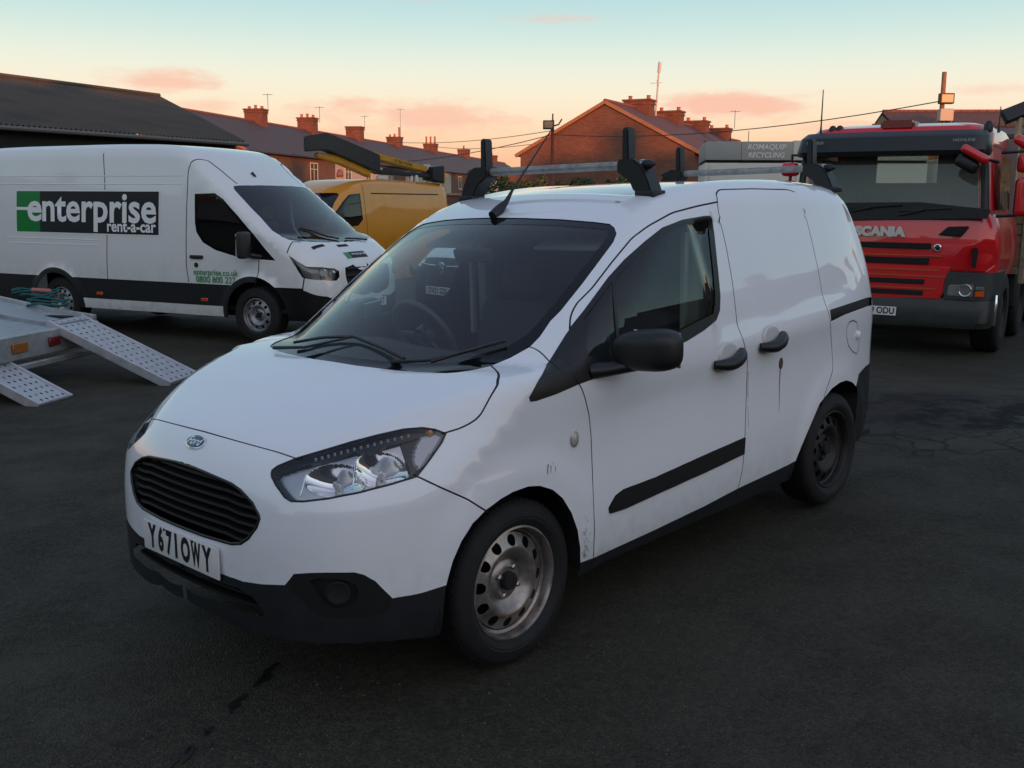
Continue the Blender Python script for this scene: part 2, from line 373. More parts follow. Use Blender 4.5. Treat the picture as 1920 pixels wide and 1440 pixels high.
    def panel(s, name, mask, m, parent=None, mirror=None, off=0., custom=True):
        """mirror None = near side only, 'far' = the other side, 'both' = one mesh across the middle"""
        T = s.T[mask]; u, invx = np.unique(T, return_inverse=True); T = invx.reshape(-1, 3); P = s.P[u]+s.N[u]*off; N = s.N[u]
        def flip(P): Q = P.copy(); Q[:, 1] *= -1; return Q
        # orientation: outward
        fn = np.cross(P[T[:, 1]]-P[T[:, 0]], P[T[:, 2]]-P[T[:, 0]]); w = (fn*N[T[:, 0]]).sum(1) < 0; T = T.copy(); T[w] = T[w][:, ::-1]
        if mirror == 'far': P = flip(P); N = flip(N); T = T[:, ::-1]
        elif mirror == 'both':
            n = len(P); P2 = flip(P); N2 = flip(N); mid = np.abs(P[:, 1]) < 3e-4; mp = np.arange(n)+n; mp[mid] = np.nonzero(mid)[0]
            P[mid, 1] = 0; N[mid, 1] = 0; P = np.concatenate([P, P2]); N = np.concatenate([N, N2]); T = np.concatenate([T, mp[T][:, ::-1]])
            u2, inv2 = np.unique(T, return_inverse=True); P = P[u2]; N = N[u2]; T = inv2.reshape(-1, 3)
        me = bpy.data.meshes.new(name); me.from_pydata(P.tolist(), [], T.tolist())
        me.polygons.foreach_set('use_smooth', [True]*len(me.polygons))
        if custom: N = N/(np.linalg.norm(N, axis=1)[:, None]+1e-12); me.normals_split_custom_set_from_vertices(N.tolist())
        me.update(); return obj(name, me, m, parent)

# ------------------------------------------------------------------ small white van (front axle at its own origin, x forward)
ZH=cspline([1.0,.80,.72,.62,.5,.3,.12,-.05,-.3,-.6,-3.6],
           [.70,.815,.864,.906,.945,1.000,1.043,1.072,1.090,1.10,1.10])
ZW=cspline([.6,.3,.12,-.1,-.4,-.65,-.76,-.84,-.95,-1.1,-1.3,-1.6,-2.0,-2.5,-3.0,-3.25,-3.6],
           [.70,.92,1.042,1.190,1.378,1.515,1.566,1.600,1.638,1.677,1.708,1.735,1.748,1.742,1.715,1.695,1.66])
XF=cspline([.1,.18,.24,.30,.42,.5,.58,.68,.765,.82,.86,.92,1.0,1.1],
           [.72,.79,.825,.832,.832,.830,.826,.812,.795,.775,.755,.715,.65,.56])
YZ=cspline([.1,.22,.30,.40,.52,.7,.85,.95,1.02,1.10,1.2,1.32,1.45,1.56,1.64,1.72,1.8],
           [.80,.838,.862,.876,.880,.878,.881,.886,.885,.872,.852,.820,.776,.732,.697,.655,.61])
YX=cspline([1.0,.7,.5,.3,.1,-.1,-.4,-1.0,-2.0,-2.5,-2.9,-3.2,-3.5],
           [-.10,-.055,-.035,-.02,-.012,-.008,-.004,0,-.003,-.019,-.060,-.118,-.19])
XR=cspline([.1,.4,.6,.9,1.1,1.3,1.5,1.65,1.8],[3.28,3.31,3.32,3.31,3.30,3.28,3.245,3.20,3.13])
BOW=cspline([.5,.1,-.3,-.8,-1.2,-1.6],[.40,.40,.46,.40,.15,0])
def Ys(x,z):
    y=YZ(z)+YX(x)
    # A pillar leans in a touch more towards the windscreen base
    for cx,am in((0.,.016),(-2.489,.012)):
        r=np.sqrt((x-cx)**2+(z-.30)**2)
        y=y+am*sst(.52,.40,r)*sst(.95,.7,z)
    # belt crease: shallow undercut below the handle line on the doors
    zc=.935+.052*(-x-.6)
    wx=sst(-.15,-.7,x)*sst(-2.75,-2.3,x)
    d=z-zc
    y=y-wx*.012*sst(.015,-.12,d)*sst(-.46,-.14,d)
    # load bay panel let in above the belt
    zt=1.555-.012*(x+2.2)**2
    zb=1.055+.085*(-x-1.3)+.10*sst(-2.5,-2.95,x)
    w2=sst(zt+.012,zt-.012,z)*sst(zc+.012,zb+.03,z)*sst(-1.22,-1.30,x)*sst(-3.02,-2.95,x)
    return y-.017*w2
def F_van(P):
    x=P[...,0];y=np.abs(P[...,1]);z=P[...,2]
    y2=y*y
    xb=x+BOW(x)*y2
    e=1e-3
    sl=(ZW(xb+e)-ZW(xb-e))/(2*e)
    tw=(z-ZW(xb)+.055*y2+.012*sst(.54,.48,y)*sst(-1.12,-1.2,x)*sst(-3.05,-2.95,x))/np.sqrt(1+sl*sl)
    sh=(ZH(x+e)-ZH(x-e))/(2*e)
    th=(z-ZH(x)+(.035+.10*sst(.35,.75,x))*y2)/np.sqrt(1+sh*sh)
    top=-smax(-tw,-th,.02)
    nose=x-(XF(z)-(.15+.30*sst(.68,.95,z))*y2-.68*y2**3)
    rear=-x-(XR(z)-.12*y2)
    side=y-Ys(x,z)
    a=smax(nose,top,.07)
    ks=.045+.055*sst(-.3,-.9,x)+.07*sst(.0,.35,x)
    b=smax(a,side,ks)
    return smax(b,rear,.26)

# panel gaps (VL), trim edges (VB) and one point inside each panel (VS), in (a,b)
VL={'door_front':[-0.3051,0.9051,-0.3289,0.9243,-0.3476,0.9526,-0.3633,0.9804,-0.3809,1.01,-0.3904,1.044,-0.3974,1.08,-0.3991,1.105,-0.4003,1.131,-0.4011,1.156,-0.4012,1.181,-0.401,1.206,-0.3991,1.231,-0.3955,1.254,-0.3916,1.277,-0.3888,1.3,-0.3871,1.326,-0.3875,1.352,-0.3902,1.379,-0.3913,1.403,-0.3935,1.428,-0.3975,1.454,-0.4048,1.481],
'door_rear':[-1.563,0.4453,-1.519,0.4796,-1.499,0.51,-1.519,0.5226,-1.513,0.5438,-1.508,0.5654,-1.503,0.5872,-1.496,0.6123,-1.489,0.6379,-1.484,0.6639,-1.48,0.6902,-1.474,0.7151,-1.469,0.7404,-1.465,0.766,-1.461,0.7999,-1.456,0.8348,-1.465,0.8805,-1.475,0.9123,-1.505,0.9446,-1.526,0.9743,-1.534,1.006,-1.534,1.038,-1.533,1.071,-1.531,1.104,-1.527,1.137,-1.522,1.169,-1.517,1.202,-1.509,1.258,-1.505,1.29,-1.502,1.322,-1.501,1.355,-1.493,1.407,-1.478,1.461],
'slide_rear':[-2.338,0.4987,-2.364,0.5152,-2.357,0.5413,-2.35,0.5678,-2.343,0.5979,-2.337,0.6286,-2.334,0.6599,-2.333,0.6917,-2.328,0.72,-2.326,0.7487,-2.324,0.7782,-2.328,0.833,-2.346,0.8874,-2.37,0.9253,-2.396,0.9657,-2.414,1.009,-2.426,1.055,-2.423,1.099,-2.379,1.136,-2.33,1.175,-2.299,1.209,-2.27,1.243],
'door_top':[-1.525,0.4718,-1.443,0.4759,-1.364,0.4796,-1.29,0.4843,-1.22,0.4886,-1.154,0.4919,-1.089,0.5007,-1.028,0.5082,-0.9743,0.5141,-0.9202,0.5228,-0.8697,0.5306,-0.8308,0.5427,-0.7931,0.5547,-0.7566,0.5666,-0.7212,0.5784,-0.685,0.592,-0.6497,0.6056,-0.6151,0.6193,-0.581,0.6333,-0.5506,0.6428,-0.5205,0.6525,-0.4907,0.6624,-0.4387,0.6947,-0.3991,0.7363],
'slide_top':[-1.563,0.4453,-1.592,0.4341,-1.627,0.4281,-1.693,0.429,-1.763,0.4293,-1.836,0.4292,-1.912,0.4287,-1.996,0.4295,-2.084,0.4299,-2.175,0.4302,-2.271,0.4299,-2.321,0.4392],
'bonnet_front':[0.8873,-0.4803,0.9202,-0.3025,0.9371,-0.0998,0.9374,0.1048,0.9237,0.2863,0.9002,0.4331,0.8714,0.5469,0.8403,0.6346,0.8086,0.703,0.7741,0.7624,0.7409,0.8095,0.7094,0.8478,0.6795,0.8835,0.6515,0.9135],
'bonnet_side':[0.253,0.9579,0.2311,0.9566,0.2093,0.9553,0.1732,0.9459,0.1512,0.933,0.1254,0.9102,0.0896,0.8808,0.0329,0.8487,-0.0203,0.825,-0.0525,0.8025,-0.0911,0.7645],
'bumper_wing':[0.3602,1.061,0.3455,1.073,0.3303,1.086,0.3145,1.099,0.2978,1.112,0.2753,1.128,0.251,1.145,0.228,1.161,0.2106,1.177,0.1914,1.194,0.1705,1.211],
'pillar_seam':[-0.251,0.7425,-0.2604,0.7628,-0.2607,0.7977,-0.2509,0.8243],
'fuel_flap':[-2.607,0.9135,-2.661,0.9079,-2.722,0.9207,-2.746,0.9545,-2.786,0.9996,-2.787,1.04,-2.759,1.067,-2.691,1.048,-2.624,1.014,-2.586,0.9694,-2.583,0.9298,-2.607,0.9135]}
VB={'arch_f':[0.2965,1.57,0.3028,1.445,0.3019,1.405,0.298,1.379,0.2907,1.351,0.2827,1.324,0.2699,1.298,0.2563,1.273,0.2378,1.253,0.2188,1.232,0.1975,1.22,0.1757,1.206,0.1494,1.197,0.1133,1.187,0.0516,1.177,0.0137,1.176,-0.0248,1.175,-0.088,1.185,-0.1539,1.21,-0.2059,1.246,-0.2303,1.275,-0.2556,1.304,-0.2722,1.334,-0.2898,1.365,-0.3002,1.396,-0.3124,1.427,-0.3186,1.457,-0.3292,1.488,-0.335,1.567],
'arch_r':[-2.02,1.567,-2.022,1.49,-2.023,1.452,-2.039,1.423,-2.059,1.394,-2.082,1.366,-2.11,1.339,-2.142,1.312,-2.174,1.285,-2.209,1.257,-2.245,1.23,-2.318,1.207,-2.395,1.184,-2.499,1.171,-2.588,1.173,-2.667,1.191,-2.719,1.214,-2.755,1.235,-2.752,1.299,-2.77,1.567],
'ws_side':[-0.8135,-0.1993,-0.7983,-0.1199,-0.7922,-0.0665,-0.7905,-0.0171,-0.7924,0.0288,-0.7938,0.0713,-0.7976,0.1111,-0.8034,0.1483,-0.8094,0.1847,-0.817,0.219,-0.8257,0.2512,-0.8356,0.2816,-0.8431,0.3106,-0.8514,0.338,-0.8604,0.3641,-0.87,0.3889,-0.8776,0.4127,-0.8857,0.4355,-0.8736,0.4625,-0.8482,0.4892,-0.8027,0.5135,-0.7629,0.5277,-0.7244,0.5419,-0.6866,0.5563,-0.6495,0.5708,-0.6128,0.5857,-0.5766,0.6008,-0.5398,0.6157,-0.5035,0.6308,-0.4678,0.6462,-0.4326,0.6619,-0.3772,0.6819,-0.3405,0.7022,-0.3044,0.7226,-0.2507,0.7452,-0.2131,0.7508,-0.1754,0.7568,-0.1381,0.759,-0.0911,0.7645,-0.0539,0.7626,-0.0193,0.7599,0.0049,0.7523,0.0285,0.7441,0.0508,0.7277,0.0602,0.7091,0.0695,0.6889,0.0786,0.6668,0.0876,0.6425,0.0965,0.6022,0.1051,0.5557,0.1093,0.5092,0.1139,0.4572,0.1187,0.3992,0.1234,0.3343,0.1277,0.2618,0.1292,0.1794,0.13,0.0896,0.1299,-0.0067,0.1286,-0.1072],
'trim':[-1.294,0.8069,-1.334,0.7779,-1.358,0.7337,-1.366,0.7069,-1.375,0.6805,-1.385,0.6545,-1.395,0.6295,-1.407,0.6048,-1.42,0.5805,-1.434,0.5564,-1.447,0.5321,-1.438,0.5152,-1.426,0.5081,-1.378,0.5077,-1.288,0.5112,-1.2,0.5146,-1.117,0.5229,-1.04,0.5298,-0.9913,0.5395,-0.9459,0.5484,-0.9029,0.5568,-0.8551,0.5677,-0.8095,0.5782,-0.7656,0.5885,-0.7283,0.6,-0.692,0.6114,-0.6567,0.6228,-0.6179,0.6387,-0.5802,0.6547,-0.5437,0.6707,-0.4893,0.6951,-0.4465,0.7138,-0.4042,0.7328,-0.374,0.7497,-0.3443,0.7668,-0.315,0.7839,-0.2861,0.8011,-0.2533,0.8192,-0.1615,0.8512,-0.1062,0.8757,-0.0803,0.8922,-0.0587,0.9083,-0.046,0.9176,-0.0526,0.9294,-0.0843,0.9314,-0.1363,0.9285,-0.1896,0.9256,-0.2293,0.9215,-0.2697,0.9174,-0.3108,0.9132,-0.3686,0.9096,-0.4277,0.906,-0.4738,0.9057,-0.5208,0.9054,-0.5687,0.9051,-0.6197,0.9003,-0.6718,0.8954,-0.7251,0.8905,-0.7797,0.8855,-0.8268,0.8799,-0.875,0.8741,-0.9243,0.8683,-0.9746,0.8624,-1.026,0.8564,-1.094,0.8454,-1.163,0.8342,-1.215,0.8223,-1.294,0.8069],
'glass':[-1.267,0.7872,-1.302,0.7554,-1.319,0.7247,-1.326,0.702,-1.334,0.6795,-1.343,0.6574,-1.353,0.6355,-1.363,0.611,-1.375,0.5868,-1.389,0.563,-1.403,0.5394,-1.415,0.5173,-1.401,0.5166,-1.32,0.5179,-1.216,0.527,-1.155,0.5335,-1.095,0.5398,-1.038,0.5455,-0.9812,0.5574,-0.9283,0.5685,-0.8786,0.5789,-0.8368,0.59,-0.7964,0.6009,-0.7572,0.6117,-0.7191,0.6225,-0.6822,0.6331,-0.6656,0.645,-0.6444,0.6709,-0.6257,0.6961,-0.6099,0.7207,-0.5971,0.7446,-0.5881,0.768,-0.5829,0.791,-0.5796,0.8155,-0.5765,0.8405,-0.5804,0.8596,-0.6356,0.8563,-0.6921,0.853,-0.7498,0.8496,-0.8089,0.8461,-0.8632,0.8383,-0.9186,0.8305,-0.975,0.8226,-1.033,0.8145,-1.086,0.8084,-1.139,0.8022,-1.194,0.7959,-1.267,0.7872],
'quarter':[-0.6529,0.6429,-0.6156,0.6577,-0.5794,0.6724,-0.5442,0.6872,-0.5037,0.7047,-0.4642,0.7223,-0.4427,0.7476,-0.423,0.772,-0.4057,0.7957,-0.3948,0.8187,-0.3875,0.841,-0.4386,0.8471,-0.4956,0.8528,-0.554,0.8585,-0.5583,0.8352,-0.5624,0.8122,-0.5668,0.7896,-0.5724,0.7667,-0.5823,0.7433,-0.5957,0.7192,-0.6121,0.6945,-0.6313,0.6691,-0.6529,0.6429],
'moulding':[-0.4987,1.359,-0.4934,1.339,-0.5374,1.306,-0.5864,1.295,-0.6392,1.294,-0.693,1.294,-0.7479,1.293,-0.8039,1.293,-0.8544,1.29,-0.9058,1.288,-0.9581,1.286,-1.012,1.283,-1.066,1.281,-1.121,1.278,-1.177,1.276,-1.238,1.273,-1.299,1.271,-1.362,1.269,-1.426,1.266,-1.492,1.264,-1.562,1.261,-1.635,1.258,-1.709,1.255,-1.786,1.252,-1.865,1.249,-1.947,1.246,-1.978,1.254,-1.959,1.276,-1.872,1.3,-1.803,1.306,-1.736,1.311,-1.67,1.317,-1.605,1.323,-1.541,1.326,-1.477,1.328,-1.415,1.331,-1.355,1.334,-1.295,1.337,-1.237,1.339,-1.18,1.342,-1.123,1.344,-1.068,1.345,-1.014,1.347,-0.9601,1.349,-0.9076,1.351,-0.856,1.352,-0.8054,1.354,-0.7534,1.356,-0.7023,1.358,-0.6522,1.36,-0.6029,1.362,-0.5503,1.361,-0.4987,1.359],
'headlight':[0.7325,0.9502,0.7307,0.9371,0.7132,0.9226,0.6826,0.9163,0.6526,0.9106,0.6288,0.9104,0.6054,0.9102,0.5822,0.91,0.5589,0.9096,0.5357,0.9092,0.5128,0.9087,0.4902,0.9083,0.4656,0.909,0.4414,0.9097,0.4174,0.9103,0.3939,0.912,0.3706,0.9135,0.3475,0.915,0.324,0.9208,0.3005,0.9263,0.2716,0.9416,0.249,0.96,0.2677,0.9829,0.2898,1.003,0.3115,1.023,0.3355,1.044,0.3585,1.064,0.3788,1.066,0.3989,1.068,0.4187,1.071,0.4385,1.073,0.4582,1.075,0.4777,1.077,0.497,1.08,0.5161,1.082,0.5352,1.083,0.5543,1.085,0.5737,1.088,0.5954,1.089,0.6175,1.09,0.6404,1.092,0.6746,1.089,0.6924,1.071,0.7173,1.016,0.7308,0.9723,0.7325,0.9502],
'grille':[1.023,-0.5776,1.062,-0.0389,1.048,0.4072,1.009,0.6758,0.9674,0.8131,0.9254,0.8989,0.885,0.957,0.8466,1.016,0.8223,1.061,0.7991,1.099,0.7756,1.164,0.7738,1.181,0.7834,1.232,0.8102,1.317,0.8364,1.38,0.8731,1.434,0.9112,1.479,0.9509,1.546,0.9908,1.651,1.033,1.841,1.061,2.186,1.06,-2.161,1.035,-1.853],
'bumper_dark':[0.9375,-2.042,0.9553,-2.218,0.9599,2.31,0.9528,2.137,0.9364,1.99,0.9141,1.873,0.8883,1.783,0.8611,1.713,0.8293,1.649,0.7981,1.602,0.7691,1.555,0.741,1.518,0.7201,1.491,0.6998,1.469,0.6802,1.45,0.6629,1.387,0.643,1.373,0.6236,1.361,0.6029,1.352,0.5825,1.345,0.5624,1.34,0.5425,1.336,0.5227,1.333,0.5007,1.339,0.4731,1.359,0.4591,1.377,0.4449,1.394,0.4305,1.411,0.4109,1.408,0.3911,1.406,0.3712,1.403,0.3527,1.399,0.3338,1.394,0.3005,1.389],
'fog_frame':[0.6629,1.387,0.643,1.373,0.6236,1.361,0.6029,1.352,0.5825,1.345,0.5624,1.34,0.5425,1.336,0.5227,1.333,0.5007,1.339,0.4731,1.359,0.4595,1.376,0.4457,1.393,0.4318,1.41,0.4314,1.431,0.4487,1.457,0.467,1.462,0.485,1.468,0.5026,1.475,0.5201,1.479,0.5373,1.485,0.5545,1.492,0.5718,1.5,0.5991,1.501,0.6145,1.49,0.6302,1.479,0.6464,1.469,0.6631,1.46,0.6802,1.45,0.6629,1.387],
'fog_recess':[0.6211,1.391,0.6038,1.375,0.5832,1.369,0.5629,1.364,0.5427,1.361,0.5183,1.371,0.5095,1.391,0.5121,1.422,0.531,1.447,0.5596,1.461,0.5806,1.451,0.6043,1.421,0.6211,1.391],
'sill_top':[-0.3191,1.478,-0.4018,1.481,-0.4542,1.486,-0.5107,1.493,-0.555,1.492,-0.5997,1.491,-0.6452,1.49,-0.6915,1.489,-0.7385,1.488,-0.7864,1.487,-0.8351,1.486,-0.8859,1.484,-0.9376,1.482,-0.9902,1.481,-1.044,1.479,-1.098,1.477,-1.154,1.476,-1.21,1.474,-1.275,1.47,-1.34,1.466,-1.408,1.462,-1.477,1.459,-1.54,1.457,-1.604,1.456,-1.67,1.455,-1.738,1.454,-1.808,1.453,-1.879,1.452,-1.962,1.451,-2.033,1.444],
'track':[-2.359,0.8485,-2.454,0.8442,-2.556,0.8394,-2.664,0.8342,-2.782,0.8281,-2.914,0.8205,-3,0.818,-2.974,0.8562,-2.899,0.8587,-2.763,0.8662,-2.644,0.8725,-2.536,0.8782,-2.362,0.8932,-2.359,0.8485],
'ws_clear':[0.0864,-0.2024,0.0887,-0.1012,0.089,-0.0037,0.0876,0.0878,0.0848,0.1722,0.0808,0.2489,0.0758,0.3178,0.0678,0.3796,0.0591,0.4344,0.0496,0.483,0.0397,0.5263,0.0293,0.5649,0.016,0.5895,0.0023,0.6119,-0.0117,0.6325,-0.026,0.6514,-0.0407,0.6689,-0.0609,0.6779,-0.081,0.6865,-0.1009,0.6948,-0.1207,0.7027,-0.1472,0.7041,-0.1739,0.7053,-0.201,0.7064,-0.2301,0.7009,-0.2593,0.6956,-0.2887,0.6906,-0.3239,0.6745,-0.3594,0.6588,-0.3954,0.6435,-0.4319,0.6284,-0.4643,0.6141,-0.4971,0.5999,-0.5304,0.5859,-0.5643,0.5722,-0.5987,0.5586,-0.6366,0.5441,-0.675,0.5299,-0.7141,0.516,-0.7541,0.5021,-0.7955,0.4882,-0.8313,0.4698,-0.8494,0.4461,-0.8338,0.4101,-0.8236,0.3869,-0.8139,0.3626,-0.8048,0.337,-0.7963,0.3101,-0.7851,0.2816,-0.7747,0.2514,-0.7654,0.2195,-0.7573,0.1855,-0.7499,0.1497,-0.7441,0.1115,-0.7404,0.0706,-0.7357,0.0268,-0.734,-0.0205,-0.7359,-0.0715,-0.7397,-0.1238,-0.7489,-0.1807],
'slide_close':[-2.309,0.4361,-2.343,0.4622,-2.335,0.5036],
'bottom':[0.8417,2.356,0.812,2.021,0.7078,1.765,0.6567,1.682,0.6121,1.626,0.5363,1.564,0.4588,1.538,0.3738,1.533,0.2932,1.535,0.2527,1.534,0.1,1.527,-0.1,1.526,-0.3,1.525,-0.5,1.529,-0.7,1.529,-0.9,1.528,-1.1,1.528,-1.3,1.528,-1.5,1.528,-1.7,1.528,-1.9,1.529,-2.1,1.526,-2.3,1.528,-2.5,1.531,-2.8,1.511,-3.141,1.549,-3.251,1.645,-3.34,1.807,-3.415,2.045,-3.446,2.356],
'rear_bumper':[-2.64,1.273,-2.722,1.231,-2.8,1.174,-2.94,1.15,-3.154,1.146,-3.279,1.138,-3.406,1.123,-3.554,1.092,-3.725,1.004,-3.95,1.004],
'intake':[0.941,2.356,0.8824,1.853,0.8066,1.673,0.7587,1.623,0.7246,1.627,0.7075,1.643,0.7125,1.666,0.7453,1.72,0.8357,1.946,0.8802,2.356],
'tail_lamp':[-3.047,0.6987,-3.051,0.866,-3.062,1.043,-3.222,1.012,-3.148,0.6301,-3.047,0.6987]}
VS={'roof':[-1.019,0.4502],
'quarter_panel':[-2.611,1.143],
'bonnet':[0.2867,0.7966],
'wing':[0.0629,1.059],
'door':[-0.8895,1.223],
'sliding_door':[-1.699,0.7993],
'front_bumper':[0.4785,1.177],
'badge_zone':[0.8475,0.8243],
'lower_bumper':[0.8153,1.976],
'lb2':[0.3966,1.456],
'fog_frame':[0.6246,1.436],
'fog_recess':[0.5353,1.399],
'windscreen':[-0.4332,0.5409],
'ws_band':[-0.8406,0.3843],
'window_trim':[-0.1948,0.8677],
'wt2':[-1.409,0.5672],
'window':[-0.985,0.635],
'quarter_window':[-0.5071,0.7634],
'moulding':[-1.084,1.315],
'headlight':[0.5213,1.002],
'grille':[0.9197,1.204],
'track':[-2.599,0.8441],
'fuel_flap':[-2.693,1.001],
'pillar':[-0.5446,0.6061],
'sill':[-1.2,1.507],
'rear_bumper':[-2.9,1.322],
'arch_hole_f':[0,1.393],
'arch_hole_r':[-2.45,1.395],
'intake':[0.8592,1.903],
'tail_lamp':[-3.13,0.839]}
def unpack(d): return {k: np.array(v).reshape(-1, 2) for k, v in d.items()}
VL, VB, VS = unpack(VL), unpack(VB), unpack(VS)
PAINT = mat('white_paint', (.79, .81, .845), .5, coat=1., spec=.25, var=.015, vscale=3, dirt=((.22, .18, .14), .20, .58, .30, 14))
PAINT_D = mat('white_paint_door', (.79, .81, .845), .5, coat=1., spec=.25, var=.015, vscale=3, dirt=((.24, .19, .14), .24, .52, .26, 16))
SEAL_SHADE = mat('seal_and_gap_shade', (.012, .012, .013), .7)  # near-black seal colour also paints in the deep shade of the gaps
TRIM = mat('black_trim', (.008, .0085, .0095), .45, var=.15, vscale=30, bump=.05, bscale=300)
GREYTRIM = mat('bumper_plastic', (.0115, .0135, .0165), .50, spec=.4, var=.2, vscale=10, bump=.06, bscale=250, dirt=((.06, .05, .04), .15, .5, .25, 9))
GLOSSBLK = mat('black_glass_band', (.005, .006, .007), .08, spec=.4)
GLASS = glass('windscreen_glass', (.80, .86, .85), 1.56, .008)
SIDEGLASS = glass('side_glass', (.60, .68, .66), 1.55, .006)
CHROME = mat('chrome', (.85, .85, .86), .08, 1.)
ALU = mat('aluminium', (.50, .49, .47), .38, 1., var=.15, vscale=25)
RUBBER = mat('tyre_rubber', (.0075, .0075, .008), .8, var=.3, vscale=14, bump=.1, bscale=120, rvar=.1)
RIM = mat('steel_rim', (.33, .31, .30), .34, .75, var=.35, vscale=16, dirt=((.17, .085, .04), -.5, .5, .85, 11), rvar=.1)
DARKRIM = mat('dark_steel_rim', (.020, .019, .018), .55, .3, var=.4, vscale=16)
INT = mat('interior_trim', (.010, .011, .012), .8, var=.2, vscale=20)
INTL = mat('interior_pale_trim', (.30, .29, .25), .8)
PLATE = mat('plate_white', (.72, .71, .70), .35, var=.05, vscale=20)
INK = mat('plate_black', (.008, .008, .01), .5)
HOLE = mat('wheel_arch_liner', (.010, .010, .011), .9)
CLEAR = glass('clear_lens', (.90, .92, .93), 1.5)
RED = mat('red_lens', (.35, .01, .012), .15, coat=.6); AMBER = mat('amber_lens', (.65, .20, .02), .15, coat=.6)

def make_wheel(parent, loc, r=.301, w=.185, rr=.207, rim=RIM, side=1, holes=12, dish=.0, name='wheel', label=None):
    """pressed steel wheel: side=+1 faces +y"""
    wh = thing(name, None, None, loc); wh.parent = parent
    if label: wh['label'] = label
    s = side
    t = MB(); h = w/2
    prof = [(rr-.004, -h*.80), (rr+.012, -h*.98), (r-.055, -h*1.10), (r-.022, -h*1.02), (r-.006, -h*.88), (r-.001, -h*.70)]
    for g in (-.45, -.15, .15, .45):
        prof += [(r, h*(g-.11)), (r-.007, h*(g-.085)), (r-.007, h*(g-.03)), (r, h*(g-.005))]
    prof += [(r-.001, h*.70), (r-.006, h*.88), (r-.022, h*1.02), (r-.055, h*1.10), (rr+.034, h*1.07), (rr+.03, h*1.085), (rr+.012, h*.98), (rr-.004, h*.80)]
    t.lathe([(a, b*s) for a, b in prof], 72, 'y'); tyre = t.build('tyre', RUBBER, wh, 35)
    tb = MB()                                                          # tread blocks stand on the crown
    for k in range(60):
        a = 2*math.pi*k/60
        for g, tw in ((-.62, .12), (-.30, .10), (0, .10), (.30, .10), (.62, .12)):
            tb.box(-.009, .009, h*(g-tw), h*(g+tw), r-.003, r+.002, Matrix.Rotation(a+.03*g, 3, 'Y'))
    tr = tb.build('tread', RUBBER, wh); tr['kind'] = 'stuff'
    y0 = s*h*.86                                                      # flange plane
    m = MB(); P = [(rr+.004, 0), (rr+.003, .006), (rr-.004, .008), (rr-.008, .001), (rr-.012, -.008), (rr-.014, -.03), (rr-.024, -.036), (rr-.027, -.06), (rr-.030, -.10)]
    m.lathe([(a, y0+b*s) for a, b in P], 72, 'y'); m.build('rim', rim, wh, 50)
    # disc with oval hand holes, cut in the plane and pressed to shape
    ro, rhole = rr-.029, .17*rr+.0095; rc = rr*.735
    V, E = [], []
    def ring(rad, cx=0, cz=0, n=48, sx=1., ang=0.):
        n0 = len(V)
        for k in range(n):
            a = 2*math.pi*k/n; x, z = rad*sx*math.cos(a), rad*math.sin(a); V.append(Vector((cx+x*math.cos(ang)-z*math.sin(ang), cz+x*math.sin(ang)+z*math.cos(ang))))
        E.extend((n0+k, n0+(k+1) % n) for k in range(n))
    ring(ro, n=72)
    HC = [(rc*math.cos(2*math.pi*k/holes+.1), rc*math.sin(2*math.pi*k/holes+.1), 2*math.pi*k/holes+.1) for k in range(holes)]; hr = rr*.098
    for cx, cz, a in HC: ring(hr, cx, cz, 14, 1.05, a)
    for q in (.20, .30, .36, .42, .50, .58, .64): ring(rr*q, n=48)
    ring(.012, n=12)
    cdt = delaunay_2d_cdt(V, E, [], 0, 1e-7); dp = cspline([0, .2, .30, .36, .44, .54, .62, .70, .80, .90], [-.032, -.032, -.030, -.040, -.030, -.008, -.004, -.014, -.022, -.030])
    keep = []
    for f in cdt[2]:
        c = sum((cdt[0][i] for i in f), Vector((0, 0)))/len(f)
        if c.length > ro or any((c-Vector((a, b))).length < hr*.98 for a, b, _ in HC): continue
        keep.append(list(f))
    me = bpy.data.meshes.new('disc'); me.from_pydata([(v.x, y0+s*(float(dp(v.length/rr))-.008), v.y) for v in cdt[0]], [], keep)
    bm = bmesh.new(); bm.from_mesh(me); bmesh.ops.delete(bm, geom=[v for v in bm.verts if not v.link_faces], context='VERTS'); bmesh.ops.recalc_face_normals(bm, faces=bm.faces[:]); bm.to_mesh(me); bm.free(); shade(me, R(60)); obj('disc', me, rim, wh)
    b = MB(); b.lathe([(a, y0+s*q) for a, q in [(rr-.026, -.11), (.03, -.11), (.001, -.11)]], 32, 'y'); b.build('brake_drum', HOLE, wh)
    c = MB(); c.lathe([(a, y0+s*q) for a, q in [(.034, -.05), (.034, -.020), (.030, -.014), (.001, -.013)]], 24, 'y'); c.build('hub_cap', HOLE, wh, 40)
    for k in range(4 if rr < .215 else 5):
        a = 2*math.pi*k/(4 if rr < .215 else 5)+.5; n = MB(); n.lathe([(q, y0+s*e) for q, e in [(.0105, -.045), (.0105, -.024), (.006, -.020), (.001, -.020)]], 6, 'y', (.054*math.cos(a), 0, .054*math.sin(a))); n.build('wheel_nut', ALU if rim is RIM else DARKRIM, wh)
    return wh

